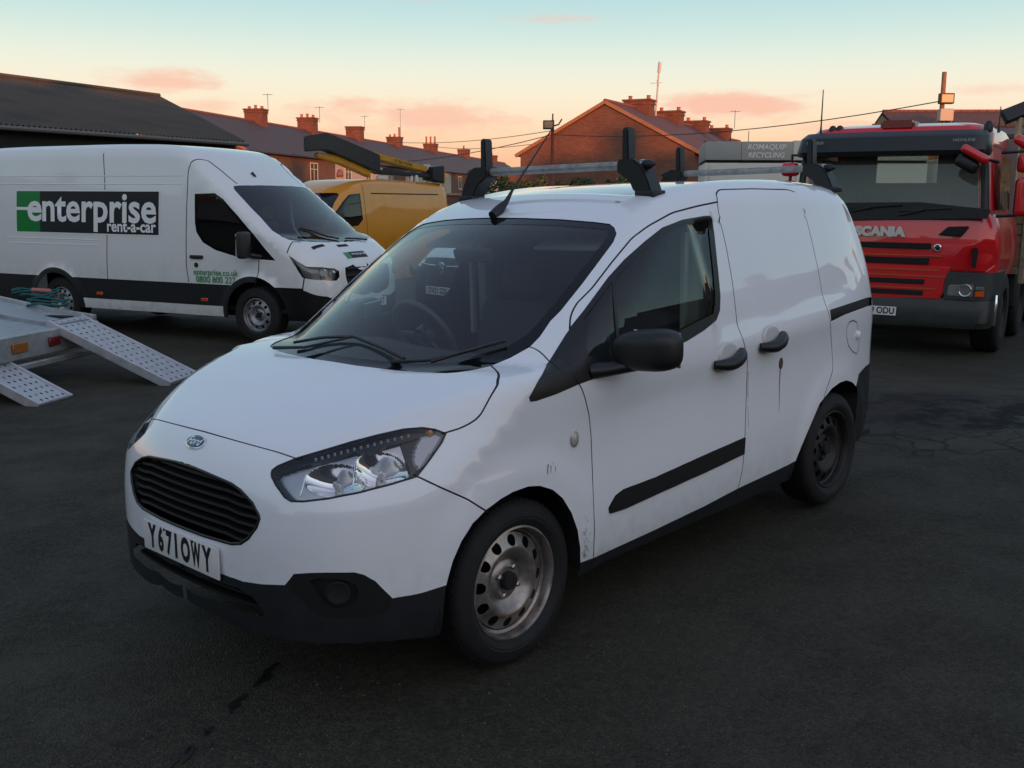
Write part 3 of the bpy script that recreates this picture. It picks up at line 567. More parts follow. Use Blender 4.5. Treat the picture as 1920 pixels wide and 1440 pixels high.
van = thing('small_van', 'small white panel van with twin roof bars parked nose towards us in front', 'van', (-.5833, 3.9607, -.0177))
van.rotation_euler = Matrix(((-.683416, .729425, -.029703), (-.729745, -.683719, -.000081), (-.020368, .02162, .999559))).to_euler()   # the yard is not quite level
sh = Shell(F_van, -2.9, .15, .66, .65, .75)
VS['under'] = np.array([[-1.2, 2.0]])
def soft(p, n=2):
    for _ in range(n):
        q = np.empty((2*len(p), 2)); q[0] = p[0]; q[-1] = p[-1]; q[1:-1:2] = p[:-1]*.75+p[1:]*.25; q[2:-1:2] = p[:-1]*.25+p[1:]*.75; p = q
    return p
sh.cut({k: (soft(v) if k != 'fuel_flap' else v) for k, v in VL.items()}, VB, VS, (-3.921, 1.171), (0, math.pi*.75), .04, .0025, .008)
G = sh.grab
T_cen = sh.P[sh.T].mean(1)
def vp(name, labs, m, mode, off=0.): return sh.panel(name, G(*labs), m, van, mode, off)
void = [sh.reg[k] for k in ('arch_hole_f', 'arch_hole_r', 'under')]
rest = ~np.isin(sh.lab, list(sh.reg.values())) & ~sh.gap                 # slivers left between seams belong to the shell
sh.panel('body_shell', G('roof', 'quarter_panel') | rest, PAINT, van, 'both')
vp('bonnet', ['bonnet'], PAINT, 'both')
vp('front_bumper', ['front_bumper', 'badge_zone'], PAINT, 'both')
vp('lower_bumper', ['lower_bumper', 'lb2'], GREYTRIM, 'both')
vp('rear_bumper', ['rear_bumper'], GREYTRIM, 'both')
for md in (None, 'far'):
    vp('wing', ['wing'], PAINT, md); vp('door', ['door'], PAINT_D, md); vp('sliding_door', ['sliding_door'], PAINT_D, md)
    vp('fuel_flap', ['fuel_flap'], PAINT, md) if md is None else vp('fuel_flap', ['fuel_flap'], PAINT, md)
    vp('sill', ['sill'], GREYTRIM, md); vp('side_moulding', ['moulding'], TRIM, md, .006)
    vp('window_trim', ['window_trim', 'wt2'], TRIM, md, .001); vp('door_window', ['window'], SIDEGLASS, md, -.003); vp('quarter_window', ['quarter_window'], SIDEGLASS, md, -.003)
    vp('door_track', ['track'], TRIM, md, -.012); vp('tail_lamp', ['tail_lamp'], RED, md)
    vp('fog_lamp_frame', ['fog_frame'], TRIM, md); vp('fog_lamp_recess', ['fog_recess'], TRIM, md, -.018)
    vp('headlight_glass', ['headlight'], CLEAR, md, .0)
    sh.panel('panel_seal_shade', sh.gap, SEAL_SHADE, van, md)['kind'] = 'stuff'
clear = sh.reg['windscreen']; frit = sh.lab == sh.lab[np.nonzero(sh.lab == clear)[0][0]]
vp('windscreen', ['windscreen'], GLASS, 'both', -.004)
vp('windscreen_surround', ['ws_band'], GLOSSBLK, 'both', -.003)
# inner lining of cab, 2 cm inside the skin
m = ((T_cen[:, 0] < .1) & (T_cen[:, 0] > -1.62) & (T_cen[:, 2] > .42)) & G('roof', 'door', 'sliding_door', 'wing', 'quarter_panel', 'window_trim', 'wt2', 'ws_band')
for md in (None, 'far'): sh.panel('cab_lining', m, INT, van, md, -.025)
# arch liners
for cx, x0, x1 in ((0, .39, -.35), (-2.46, -2.0, -2.74)):
    for s in (1, -1):
        a = MB(); pr = [(x0, .25), (x0-.01, .38), (cx+.30, .57), (cx+.16, .655), (cx, .69), (cx-.16, .655), (cx-.30, .57), (x1+.01, .38), (x1, .25)]
        n = len(pr); a.add([(x, s*.855, z) for x, z in pr]+[(x, s*.52, z) for x, z in pr], [(i, i+1, n+i+1, n+i) for i in range(n-1)]+[tuple(range(n, 2*n))]); a.build('arch_liner', HOLE, van)
under = MB(); under.box(-3.2, .40, -.74, .74, .24, .27); under.build('underbody', HOLE, van)
for x in (0, -2.489):
    for s in (1, -1):
        make_wheel(van, (x, s*.752, .301), rim=RIM if x == 0 else DARKRIM, side=s, label='silver steel wheel stained with rust' if (x == 0 and s == 1) else None)
# ---- headlights: one pressed inner face with two reflector bowls, a black band above and a pale side lamp
HB = VB['headlight']
def inside(P, poly):
    x, y = P[:, 0], P[:, 1]; c = np.zeros(len(P), bool)
    for (x0, y0), (x1, y1) in zip(poly, np.roll(poly, -1, 0)):
        k = (y0 > y) != (y1 > y); c ^= k & (x < (x1-x0)*(y-y0)/(y1-y0+1e-12)+x0)
    return c
def edge_d(P, poly):
    d = np.full(len(P), 9.)
    for a, b in zip(poly, np.roll(poly, -1, 0)):
        L2 = ((b-a)**2).sum()+1e-12; t = np.clip(((P-a)@(b-a))/L2, 0, 1); d = np.minimum(d, np.linalg.norm(P-a-t[:, None]*(b-a), axis=1))
    return d
st_ = .0045; ga, gb = np.arange(HB[:, 0].min()-.01, HB[:, 0].max()+.01, st_), np.arange(HB[:, 1].min()-.01, HB[:, 1].max()+.01, st_)
AB = np.stack(np.meshgrid(ga, gb, indexing='ij'), -1).reshape(-1, 2); na_, nb_ = len(ga), len(gb)
ins_ = inside(AB, HB); ed_ = edge_d(AB, HB)
C1, C2 = sh.inv([(.628, .632, .800), (.500, .726, .822)]); Lm = sh.inv([(.335, .788, .872)])[0]
up = HB[:13]; up = up[np.argsort(up[:, 0])]; topb = np.interp(AB[:, 0], up[:, 0], up[:, 1]); dtop = AB[:, 1]-topb
def bowl(c, ra, rb, k=.0): q = AB-c; return np.sqrt(((q[:, 0]+k*q[:, 1])/ra)**2+(q[:, 1]/rb)**2)
r1, r2 = bowl(C1, .082, .066, .3), bowl(C2, .066, .066, .3)
dep = np.full(len(AB), .034); band_ = dtop < .030+.012*sst(.55, .40, AB[:, 0]); dep = np.where(band_, .020, dep)
w1, w2_ = (r1 < 1) & ~band_, (r2 < 1) & ~band_
dep = np.where(w1, .034+.060*(1-r1**2), dep); dep = np.where(w2_, .034+.060*(1-r2**2), dep); dep = dep+.018*np.clip(1-r1*4, 0, 1)*0
dark = (AB[:, 0] < C2[0]-.070) & ~band_; lampz = dark & (bowl(Lm, .042, .060, -.6) < 1); dep = np.where(dark, .028, dep); dep = np.where(lampz, .018, dep); dep = np.where(ed_ < .006, .004, dep)
mir_P = sh.pts(AB); mir_N = sh.normals(mir_P); IN = mir_P-mir_N*dep[:, None]
kind_ = np.where(band_ | (ed_ < .006), 1, np.where(lampz, 4, np.where(dark, 1, np.where(w1, 2, np.where(w2_, 3, 0)))))
SILV = mat('lamp_silver', (.55, .53, .52), .28, .85, var=.12, vscale=6); LG = mat('lamp_grey', (.42, .42, .45), .2, .4)
qi = np.array([(i*nb_+j, (i+1)*nb_+j, (i+1)*nb_+j+1, i*nb_+j+1) for i in range(na_-1) for j in range(nb_-1)]); okq = ins_[qi].all(1)
for s in (1, -1):
    def mir(P): P = np.atleast_2d(P).copy(); P[:, 1] *= s; return P
    for kk, nm, m_ in ((0, 'headlight_housing', SILV), (1, 'headlight_band', GLOSSBLK), (2, 'reflector', CHROME), (3, 'reflector', CHROME), (4, 'sidelight', LG)):
        f = qi[okq & (kind_[qi].max(1) == kk)] if kk in (1, 4) else qi[okq & (np.where(np.isin(kind_[qi], (1, 4)).any(1), 9, np.where((kind_[qi] == kk).sum(1) >= 2, kk, 9)) == kk)]
        u, iv = np.unique(f, return_inverse=True); b = MB(); b.add([tuple(v) for v in mir(IN[u])], [tuple(r) for r in iv.reshape(-1, 4)]); b.build(nm, m_, van, 50)
    ring = sh.pts(HB); rn = sh.normals(ring); A = mir(ring-rn*.0005); B_ = mir(ring-rn*.04); n = len(A)
    w = MB(); w.add(list(A)+list(B_), [(i, i+1, n+i+1, n+i) for i in range(n-1)]); w.build('headlight_wall', GLOSSBLK, van)
    q = MB(); rr_ = mir(ring-rn*.002); q.tube([tuple(v) for v in rr_], .0042, 6); q.build('headlight_rim', TRIM, van, 60)
    for c in (C1, C2):
        p_ = sh.pts(np.array([c])); n_ = sh.normals(p_)[0]; p_ = mir(p_)[0]; n_ = n_*[1, s, 1]; b2 = MB(); b2.tube([tuple(p_-n_*.092), tuple(p_-n_*.06), tuple(p_-n_*.05)], [.011, .012, .006], 10); b2.build('bulb', ALU, van, 40)
    for k in range(15):
        a_ = .60-.0185*k; p_ = np.array([[a_, np.interp(a_, up[:, 0], up[:, 1])+.017+.0006*k]]); p_ = sh.pts(p_); n_ = sh.normals(p_)[0]; pp = mir(p_-n_*.016)[0]; w = MB(); w.bev(-.004, .004, -.004, .004, -.006, .006, .002, 1, None, tuple(pp)); w.build('indicator_flute', LG, van)
    p_ = sh.pts(np.array([Lm+[-.010, -.038]])); n_ = sh.normals(p_)[0]; pp = mir(p_-n_*.012)[0]; w = MB(); w.lathe([(.011, -.012), (.011, .006), (.001, .012)], 12, 'y', tuple(pp)); w.build('indicator_bulb', AMBER, van)
    for c, da in ((C1, .086), (C2, .072)):
        e_ = sh.pts(np.array([c+[da-.012, -.045], c+[da+.012, .045]])); n_ = sh.normals(e_); e_ = mir(e_-n_*.030); w = MB(); w.tube([tuple(e_[0]), tuple(e_[1])], .003, 6); w.build('reflector_divider', CHROME, van)
for s in (1, -1):
    fr_ = sh.pts(VB['fog_recess']); fn_ = sh.normals(fr_); A = fr_+fn_*0; B_ = fr_-fn_*.0185
    for q in (A, B_): q[:, 1] *= s
    n = len(A); w = MB(); w.add([tuple(v) for v in A]+[tuple(v) for v in B_], [(i, i+1, n+i+1, n+i) for i in range(n-1)]); w.build('fog_lamp_wall', TRIM, van)
    c = sh.front([(.70, .435)])[0]; nn = Vector(sh.normals(np.array([c]))[0]); nn.y *= s; rt_ = nn.to_track_quat('Z', 'Y').to_matrix(); b = MB(); b.lathe([(.040, -.004), (.040, .008), (.034, .010), (.030, .006), (.001, .008)], 24); b.v = [tuple(Vector((c[0], c[1]*s, c[2]))-nn*.017+rt_ @ Vector(v)) for v in b.v]; b.build('fog_lamp_blank', HOLE, van, 50)
# ---- grille with its six bars
sh.panel('grille_back', G('grille'), HOLE, van, 'both', -.06)
gr = sh.pts(VB['grille']); gn = sh.normals(gr); q = MB()
pth = [tuple(v) for v in gr-gn*.002]; pth = [p for p in pth if p[1] > .005]; pth = [(p[0], -p[1], p[2]) for p in pth[::-1]][::1]+[] if False else pth
lp_ = [(pth[0][0], 0, pth[0][2])]+pth+[(pth[-1][0], 0, pth[-1][2])]+[(a, -b, c) for a, b, c in pth[::-1]]; q.tube(lp_+[lp_[0]], .006, 8, False); q.build('grille_frame', TRIM, van, 60)
order = np.argsort(gr[:, 2]); gz, gy = gr[order, 2], gr[order, 1]
for k in range(7):
    z = .575+.0285*k; hw_ = float(np.interp(z, [.55, .566, .60, .64, .66, .70, .735, .752, .765], [.31, .355, .405, .435, .442, .425, .34, .25, .10]))
    b = MB(); ys = np.linspace(-hw_, hw_, 33); zz = z-.008*sst(.26, .34, np.abs(ys)); F_ = sh.front(np.stack([np.abs(ys), zz], 1), 0.)
    vs = []
    for x, y, zc in zip(F_[:, 0], ys, zz):
        for dx, dz in ((-.012, .006), (-.010, -.003), (-.05, -.010), (-.05, .004)): vs.append((x+dx, y, zc+dz))
    b.add(vs, [(4*i+j, 4*i+(j+1) % 4, 4*i+4+(j+1) % 4, 4*i+4+j) for i in range(32) for j in range(4)]); b.build('grille_slat', mat('grille_black', (.007, .0075, .008), .5), van, 40)
# ---- lower intake
sh.panel('intake_back', G('intake'), HOLE, van, 'both', -.10)
for z in (.348, .380):
    ys = np.linspace(-.42, .42, 25); F_ = sh.front(np.stack([np.abs(ys), 0*ys+z], 1), 0.); b = MB(); vs = []
    for x, y in zip(F_[:, 0], ys):
        for dx, dz in ((-.02, .005), (-.02, -.005), (-.08, -.008), (-.08, .003)): vs.append((x+dx, y, z+dz))
    b.add(vs, [(4*i+j, 4*i+(j+1) % 4, 4*i+4+(j+1) % 4, 4*i+4+j) for i in range(24) for j in range(4)]); b.build('intake_slat', TRIM, van, 40)
# ---- number plate
np_ = MB(); np_.bev(-.004, .004, -.26, .26, -.0555, .0555, .003, 2); pl = np_.build('number_plate', PLATE, van, 40); pl.location = (.836, 0, .4721); pl.rotation_euler = (0, -.027, 0)
for i, (ch, y) in enumerate(zip('Y671OWY', (-.192, -.130, -.070, -.020, .046, .117, .190))):
    text('plate_character', ch, .116, INK, pl, (.0046, y, -.001), (R(90), 0, R(90)), bold=.0058, sx=.66 if ch not in 'W1' else (.48 if ch == 'W' else .75))
for y in (-.10, .10):
    s_ = MB(); s_.lathe([(.005, 0), (.005, .003), (.001, .004)], 10, 'x', (.004, y, .046)); s_.build('plate_screw', mat('screw_black', (.02, .02, .02), .5), pl)
# ---- badge
bp = sh.front([(0.0, .838)])[0]; bn = Vector(sh.normals(np.array([bp]))[0]); brot = bn.to_track_quat('Z', 'X').to_matrix()
def badge(r0, r1, h, m, name):
    b = MB(); b.lathe([(r1, -.004), (r1, h), (r1*.9, h+.0015), (.0005, h+.002)], 40); b.v = [tuple(Vector(bp)+brot @ Vector((v[0]*r0/r1, v[1], v[2]))) for v in b.v]; return b.build(name, m, van, 50)
b1 = badge(.028, .058, .004, CHROME, 'badge'); b2 = badge(.0255, .0545, .0052, mat('badge_blue', (.02, .035, .09), .25, coat=.6), 'badge_centre')
b2.parent = b1
tx = text('badge_script', 'Ford', .044, CHROME, b1, tuple(Vector(bp)+bn*.0085), (0, 0, 0), bold=.0006, shear=.35)
tx.rotation_euler = Matrix((Vector((0, 1, 0)), bn.cross(Vector((0, 1, 0))), bn)).transposed().to_euler()
# ---- door handles, lock with rust run, repeater
CUP = mat('handle_cup', (.60, .60, .60), .35, coat=.5)
for s in (1, -1):
    for (x0, z0), (x1, z1) in (((-1.228, .934), (-1.446, .966)), ((-1.612, .966), (-1.82, 1.0))):
        xm, zm = (x0+x1)/2, (z0+z1)/2+.018; c = sh.side([(xm, zm)])[0]
        cup = MB(); cup.lathe([(.075, .0), (.07, .004), (.05, .0055), (.001, .0055)], 28, 'y'); cup.v = [(v[0]*1.05+c[0], s*(c[1]-.001+v[1]), v[2]*.78+c[2]) for v in cup.v]; cup.build('handle_recess', CUP, van, 50)
        h = MB(); pts = []; rs = []
        for t in np.linspace(0, 1, 13):
            x, z = x0+(x1-x0)*t, z0+(z1-z0)*t-.016*math.sin(math.pi*t); y = sh.side([(x, z)])[0][1]+.006+.034*math.sin(math.pi*min(1, t*1.02))**.6; pts.append((x, s*y, z)); rs.append(.012+.018*math.sin(math.pi*min(1, .10+t*.75))**.8)
        h.tube(pts, rs, 10); h.v = [tuple(v) for v in h.v]; h.build('door_handle', TRIM, van, 60)
lk = sh.side([(-1.848, .858)])[0]; l = MB(); l.lathe([(.026, -.004), (.024, .004), (.012, .006), (.001, .002)], 20, 'y'); l.v = [(v[0]*.7+lk[0], lk[1]+v[1], v[2]*1.15+lk[2]) for v in l.v]; l.build('door_lock', mat('rusty_lock', (.10, .06, .04), .6, .3, var=.5, vscale=60), van, 50)
RUST = mat('rust_run', (.22, .12, .06), .7, var=.5, vscale=40)
st = MB(); zs = np.linspace(.84, .62, 18); xs = -1.848+.016*np.linspace(0, 1, 18); wd = .0042*(1-np.linspace(0, 1, 18)**1.2)+.0006; pa = sh.side(np.stack([xs-wd, zs], 1)); pb = sh.side(np.stack([xs+wd, zs], 1))
st.add([(a[0], a[1]+.0012, a[2]) for a in pa]+[(a[0], a[1]+.0012, a[2]) for a in pb], [(i, i+1, 18+i+1, 18+i) for i in range(17)]); st.build('rust_run', RUST, van)
for x, za, zb, w0 in ((-1.532, .86, .74, .0016), (-1.53, .70, .60, .0012)):
    st = MB(); zs = np.linspace(za, zb, 8); pa = sh.side(np.stack([0*zs+x-.012-w0, zs], 1)); pb = sh.side(np.stack([0*zs+x-.012+w0, zs], 1)); st.add([(a[0], a[1]+.001, a[2]) for a in pa]+[(a[0], a[1]+.001, a[2]) for a in pb], [(i, i+1, 9+i, 8+i) for i in range(7)]); st.build('rust_run', RUST, van)
sc_ = MB()                                                            # scuffs over the front arch and behind it
for x, z, dx, dz, w0 in ((-.135, .72, .008, -.035, .003), (-.15, .712, .004, -.025, .002), (-.175, .705, .004, -.02, .0015), (-.165, .725, .002, -.015, .001)):
    p_ = sh.side([(x-w0, z), (x+w0, z), (x+dx+w0*.4, z+dz), (x+dx-w0*.4, z+dz)]); sc_.add([(a[0], a[1]+.001, a[2]) for a in p_], [(0, 1, 2, 3)])
for k in range(40):
    x = -.34+rng.normal(0, .014); z = .30+abs(rng.normal(0, .075)); l0 = rng.uniform(.004, .02); p_ = sh.side([(x, z), (x+.002, z+.001), (x+.006, z+l0), (x+.0045, z+l0)]); sc_.add([(a[0], a[1]+.001, a[2]) for a in p_], [(0, 1, 2, 3)])
sc_.build('scuff_mark', mat('scuff', (.10, .08, .07), .8), van)['kind'] = 'stuff'
mk_ = MB(); q = sh.side([(-.28, .985), (-.34, .968), (-.40, .968), (-.43, .985)]); 
rp = sh.side([(-.295, .781)])[0]
for s in (1, -1):
    r0 = MB(); r0.lathe([(.026, -.004), (.025, .005), (.020, .009), (.001, .011)], 24, 'y'); r0.v = [(v[0]*.8+rp[0], s*(rp[1]+v[1]), v[2]+rp[2]) for v in r0.v]; o_ = r0.build('side_repeater', mat('repeater_lens', (.45, .40, .36), .15, coat=.5), van, 50)
    r1 = MB(); r1.lathe([(.031, -.004), (.031, .003), (.026, .005)], 24, 'y'); r1.v = [(v[0]*.8+rp[0], s*(rp[1]+v[1]), v[2]+rp[2]) for v in r1.v]; r1.build('repeater_ring', mat('lamp_grey', (.30, .31, .34), .2, .3), o_, 50)
fk = sh.side([(-2.743, .893)])[0]; k_ = MB(); k_.lathe([(.022, -.002), (.02, .012), (.012, .018), (.001, .019)], 20, 'y'); k_.v = [(v[0]*.8+fk[0], fk[1]+v[1], v[2]*1.1+fk[2]) for v in k_.v]; k_.build('flap_catch', PAINT, van, 50)
# ---- mirrors
for s in (1, -1):
    bm = bmesh.new(); bmesh.ops.create_uvsphere(bm, u_segments=40, v_segments=24, radius=1)
    for v in bm.verts:
        x, y, z = v.co; e = .62
        f = lambda q: math.copysign(abs(q)**e, q)
        x, y, z = f(x), f(y), f(z)
        X = .085*x if x > 0 else .035*x; taper = 1-.20*(1-y)/2 if z > 0 else 1-.06*(1-y)/2
        Y = .125*y; Z = .083*z*taper
        v.co = (X-.35*Y*.5, Y, Z+.012*(1+y)*.3)
    me = bpy.data.meshes.new('mirror'); bm.to_mesh(me); bm.free(); shade(me, R(80)); mo = obj('door_mirror', me, TRIM, van); mo.location = (-.545, s*1.035, 1.097) if s > 0 else (-.80, -.965, 1.085); mo.rotation_euler = (0, 0, 0 if s > 0 else R(-62)); mo.scale = (1, s, 1)
    if s < 0: mo.scale = (1, 1, 1); [setattr(v, 'co', Vector((v.co.x, -v.co.y, v.co.z))) for v in me.vertices]; me.flip_normals()
    g = MB(); g.bev(-.006, .002, -.105, .105, -.065, .065, .002, 1); gg = g.build('mirror_glass', mat('mirror_silver', (.8, .8, .82), .02, 1.), mo); gg.location = (-.040, 0, 0)
    if s < 0: continue
    a = MB(); a.tube([(-.42, s*.86, 1.015), (-.46, s*.92, 1.025), (-.52, s*.98, 1.05)], [.055, .042, .045], 12); a.v = [(v[0], v[1], 1.03+(v[2]-1.03)*.62) for v in a.v]; a.build('mirror_arm', TRIM, van, 60)
    d_ = MB(); d_.box(-.002, .002, -.045, .075, -.001, .001, None, (.0, 0, 0)); 
# ---- roof bars
for x in (-1.208, -2.942):
    b = MB(); b.tube([(x, -.50, 1.797), (x, .50, 1.797)], .019, 16); bar = b.build('roof_bar', mat('galvanised_bar', (.32, .31, .29), .5, .7, var=.35, vscale=22, bump=.15, bscale=90), van, 50)
    for s in (1, -1):
        c = MB(); c.lathe([(.0195, .0), (.0195, .03), (.0205, .032), (.0205, .062), (.013, .078), (.006, .09), (.001, .091)], 16, 'y'); c.v = [(v[0]+x, s*(.498+v[1]), v[2]+1.797) for v in c.v]; e_ = c.build('end_cap', TRIM, bar, 50)
        c2 = MB(); c2.lathe([(.023, .0), (.023, .016), (.018, .017)], 16, 'y'); c2.v = [(v[0]+x, s*(.512+v[1]), v[2]+1.797) for v in c2.v]; c2.build('clamp_collar', ALU, bar, 50)
        rz_ = float(sh.top([(x, .555)])[0][2])
        ft = MB(); y0 = .445
        prof = [(.415, 1.955), (.425, 1.965), (.455, 1.965), (.467, 1.952), (.470, 1.83), (.492, 1.815), (.535, 1.79), (.565, 1.75), (.590, 1.70), (.598, rz_-.012), (.52, rz_+.008), (.515, 1.70), (.50, 1.735), (.47, 1.765), (.42, 1.776), (.412, 1.79)]
        ft.prism([(s*a, b_) for a, b_ in [(.425, 1.775), (.428, 1.950), (.436, 1.962), (.452, 1.962), (.460, 1.950), (.464, 1.775)]], 'x', x-.030, x+.030)
        ft.prism([(s*a, b_) for a, b_ in [(.408, 1.770), (.412, 1.822), (.50, 1.822), (.540, 1.790), (.575, 1.735), (.606, rz_-.020), (.500, rz_+.010), (.475, 1.730)]], 'x', x-.046, x+.046)
        me = ft.mesh('foot'); bm = bmesh.new(); bm.from_mesh(me); bmesh.ops.bevel(bm, geom=[e for e in bm.edges if e.calc_face_angle(0) > .5], offset=.006, segments=2, affect='EDGES'); bm.to_mesh(me); bm.free(); shade(me, R(35)); obj('bar_foot', me, TRIM, bar)
        w_ = MB(); w_.bev(x-.048, x+.048, min(s*.51, s*.61), max(s*.51, s*.61), rz_-.02, rz_+.012, .006, 2); w_.build('foot_pad', TRIM, bar, 40)
for y in (.50, ):
    pt = sh.top([(-1.06, y)])[0]; w_ = MB(); w_.lathe([(.016, 0), (.016, .006), (.001, .010)], 14, 'z', tuple(pt)); w_.build('roof_plug', PAINT, van, 50)
# ---- aerial
ap = sh.top([(-.83, 0)])[0]; a = MB(); a.tube([tuple(ap+[.045, 0, -.008]), tuple(ap+[.0, 0, .018]), tuple(ap+[-.05, 0, .055]), tuple(ap+[-.09, 0, .105])], [.022, .024, .012, .006], 12); a.v = [tuple(v) for v in a.v]; ae = a.build('aerial', TRIM, van, 60)
a = MB(); a.tube([tuple(ap+[-.085, 0, .10]), (-1.02, 0, 1.80), (-1.206, 0, 1.987)], [.0065, .0045, .0028], 8); a.build('aerial_whip', TRIM, ae, 60)
# ---- wipers
WP = mat('wiper_black', (.010, .010, .011), .5)
def wiper(pts, arm):
    P_ = sh.top(np.array(pts)); P_[:, 2] += .022; w = MB(); d = np.linspace(0, 1, 15); path = [tuple(np.array([np.interp(t, np.linspace(0, 1, len(P_)), P_[:, i]) for i in range(3)])) for t in d]
    w.tube(path, .0070, 6); bl = w.build('wiper', WP, van, 60); A = sh.top(np.array(arm)); A[:, 2] += [.018, .024, .022]; q = MB(); q.tube([tuple(v) for v in A], [.008, .006, .004], 8); q.build('wiper_arm', WP, bl, 60)
wiper([(.035, -.40), (.025, -.2), (.02, .0), (.04, .2), (.055, .34)], [(.10, -.46), (.085, -.25), (.025, -.02)])
wiper([(.03, .46), (-.045, .50), (-.12, .56), (-.20, .625)], [(.085, .30), (.03, .44), (-.08, .53)])
# ---- cab interior
d = MB(); ys = np.linspace(-.72, .72, 25); vs = []
for y in ys:
    hmp = .02*math.exp(-((y+.37)/.2)**2); 
    for x, z in ((.02, .98), (-.10, 1.035+hmp*.3), (-.28, 1.045+hmp), (-.42, 1.03+hmp), (-.50, .96), (-.50, .55)): vs.append((x, y, z))
d.add(vs, [(6*i+j, 6*i+j+1, 6*i+7+j, 6*i+6+j) for i in range(24) for j in range(5)]); d.build('dashboard', INT, van, 60)
w = MB(); bm = bmesh.new()
def torus(c, Rr, r, rot, n=36, k=8):
    vs = []; 
    for i in range(n):
        a = 2*math.pi*i/n
        for j in range(k):
            b = 2*math.pi*j/k; vs.append(rot @ Vector(((Rr+r*math.cos(b))*math.cos(a), (Rr+r*math.cos(b))*math.sin(a), r*math.sin(b)))+Vector(c))
    return vs, [(i*k+j, i*k+(j+1) % k, ((i+1) % n)*k+(j+1) % k, ((i+1) % n)*k+j) for i in range(n) for j in range(k)]
srot = Vector((-.88, 0, .47)).to_track_quat('Z', 'Y').to_matrix(); w.add(*torus((-.68, -.37, 1.03), .185, .016, srot)); w.lathe([(.05, -.02), (.05, .02), (.001, .03)], 16); bm.free()
n0 = len(w.v)-48
for i in range(n0, len(w.v)): w.v[i] = tuple(srot @ Vector(w.v[i])+Vector((-.68, -.37, 1.03)))
for a_ in (0, 2.2, 4.1): w.tube([tuple(Vector((-.68, -.37, 1.03))), tuple(srot @ Vector((.18*math.cos(a_), .18*math.sin(a_), 0))+Vector((-.68, -.37, 1.03)))], .013, 6)
w.build('steering_wheel', mat('wheel_grip', (.05, .05, .055), .5), van, 60)
SEATM = mat('seat_cloth', (.03, .032, .036), .9, var=.2, vscale=40)
for y in (-.37, .37):
    s_ = MB(); s_.bev(-1.20, -.72, y-.24, y+.24, .50, .64, .05, 3); s_.bev(-.10, .04, -.23, .23, 0, .58, .05, 3, Matrix.Rotation(R(-14), 3, 'Y'), (-1.19, y, .58)); s_.bev(-.07, .03, -.13, .13, .60, .78, .04, 3, Matrix.Rotation(R(-14), 3, 'Y'), (-1.20, y, .58)); s_.build('seat', SEATM, van, 50)
bs_ = sh.side([(-1.61, z) for z in np.linspace(.4, 1.66, 12)]); bk = MB(); bk.prism([(p[1]-.03, p[2]) for p in bs_]+[(-p[1]+.03, p[2]) for p in bs_[::-1]], 'x', -1.62, -1.60); bk.build('bulkhead', mat('bulkhead_grey', (.05, .052, .055), .8), van)
for y in (-.675, .675):
    q = MB(); q.bev(-1.50, -1.38, y-.03, y+.03, .95, 1.50, .012, 2); q.bev(-1.33, -1.30, y-.02, y+.012, .95, 1.50, .006, 1); q.build('pillar_trim', INTL, van, 40)
rm = MB(); rm.bev(-.02, .02, -.11, .11, -.03, .03, .012, 2, Matrix.Rotation(R(20), 3, 'Y'), (-.66, 0, 1.42)); rm.tube([(-.66, 0, 1.43), (-.68, 0, 1.50)], .01, 6); rm.build('rear_view_mirror', INT, van, 50)
for y in (-.36, .36):
    q = MB(); q.bev(-.16, .16, -.19, .19, -.008, .008, .006, 2, Matrix.Rotation(R(18), 3, 'Y'), (-1.02, y, 1.49)); q.build('sun_visor', mat('visor_grey', (.16, .17, .16), .8), van, 50)
fl = MB(); fl.box(-1.6, -.42, -.70, .70, .30, .34); fl.build('cab_floor', INT, van)

# ------------------------------------------------------------------ long white van with the hire sign on its flank
def decal(sh, xz0, xz1, m, parent, name, off=.003, side=1, n=(24, 8)):
    """flat print laid on the flank between two corners"""
    X = np.linspace(xz0[0], xz1[0], n[0]); Z = np.linspace(xz0[1], xz1[1], n[1]); P = sh.side(np.array([(x, z) for x in X for z in Z])); P[:, 1] = (P[:, 1]+off)*side
    b = MB(); b.add([tuple(p) for p in P], [(i*n[1]+j, (i+1)*n[1]+j, (i+1)*n[1]+j+1, i*n[1]+j+1) for i in range(n[0]-1) for j in range(n[1]-1)]); return b.build(name, m, parent, 60)
def make_F(zh, zw, xf, yz, yx, xr, bow=.3, crown=.03, nose=(.15, .5), ks=(.08, .10), kn=.08, kr=.16, arches=()):
    """front-engined van body: bonnet line zh, windscreen and roof line zw, nose xf, flanks yz+yx, tail xr"""
    ZHs, ZWs, XFs, YZs, YXs, XRs = (cspline(*q) for q in (zh, zw, xf, yz, yx, xr))
    def F(P):
        x, y, z = P[..., 0], np.abs(P[..., 1]), P[..., 2]; y2 = y*y; xb = x+bow*y2*sst(-1.6, -.6, x); e = 1e-3
        sl = (ZWs(xb+e)-ZWs(xb-e))/(2*e); tw = (z-ZWs(xb)+crown*y2)/np.sqrt(1+sl*sl)
        shh = (ZHs(x+e)-ZHs(x-e))/(2*e); th = (z-ZHs(x)+crown*y2)/np.sqrt(1+shh*shh)
        top = -smax(-tw, -th, .03); ns = x-(XFs(z)-nose[0]*y2-nose[1]*y2**3); sd = y-YZs(z)-YXs(x)
        for cx, cz, r, am in arches: sd = sd-am*sst(r+.14, r+.04, np.sqrt((x-cx)**2+(z-cz)**2))
        a = smax(ns, top, kn); a = smax(a, sd, ks[0]+(ks[1]-ks[0])*sst(-.4, -1.2, x)); return smax(a, -x-XRs(z)+.05*y2, kr)
    return F
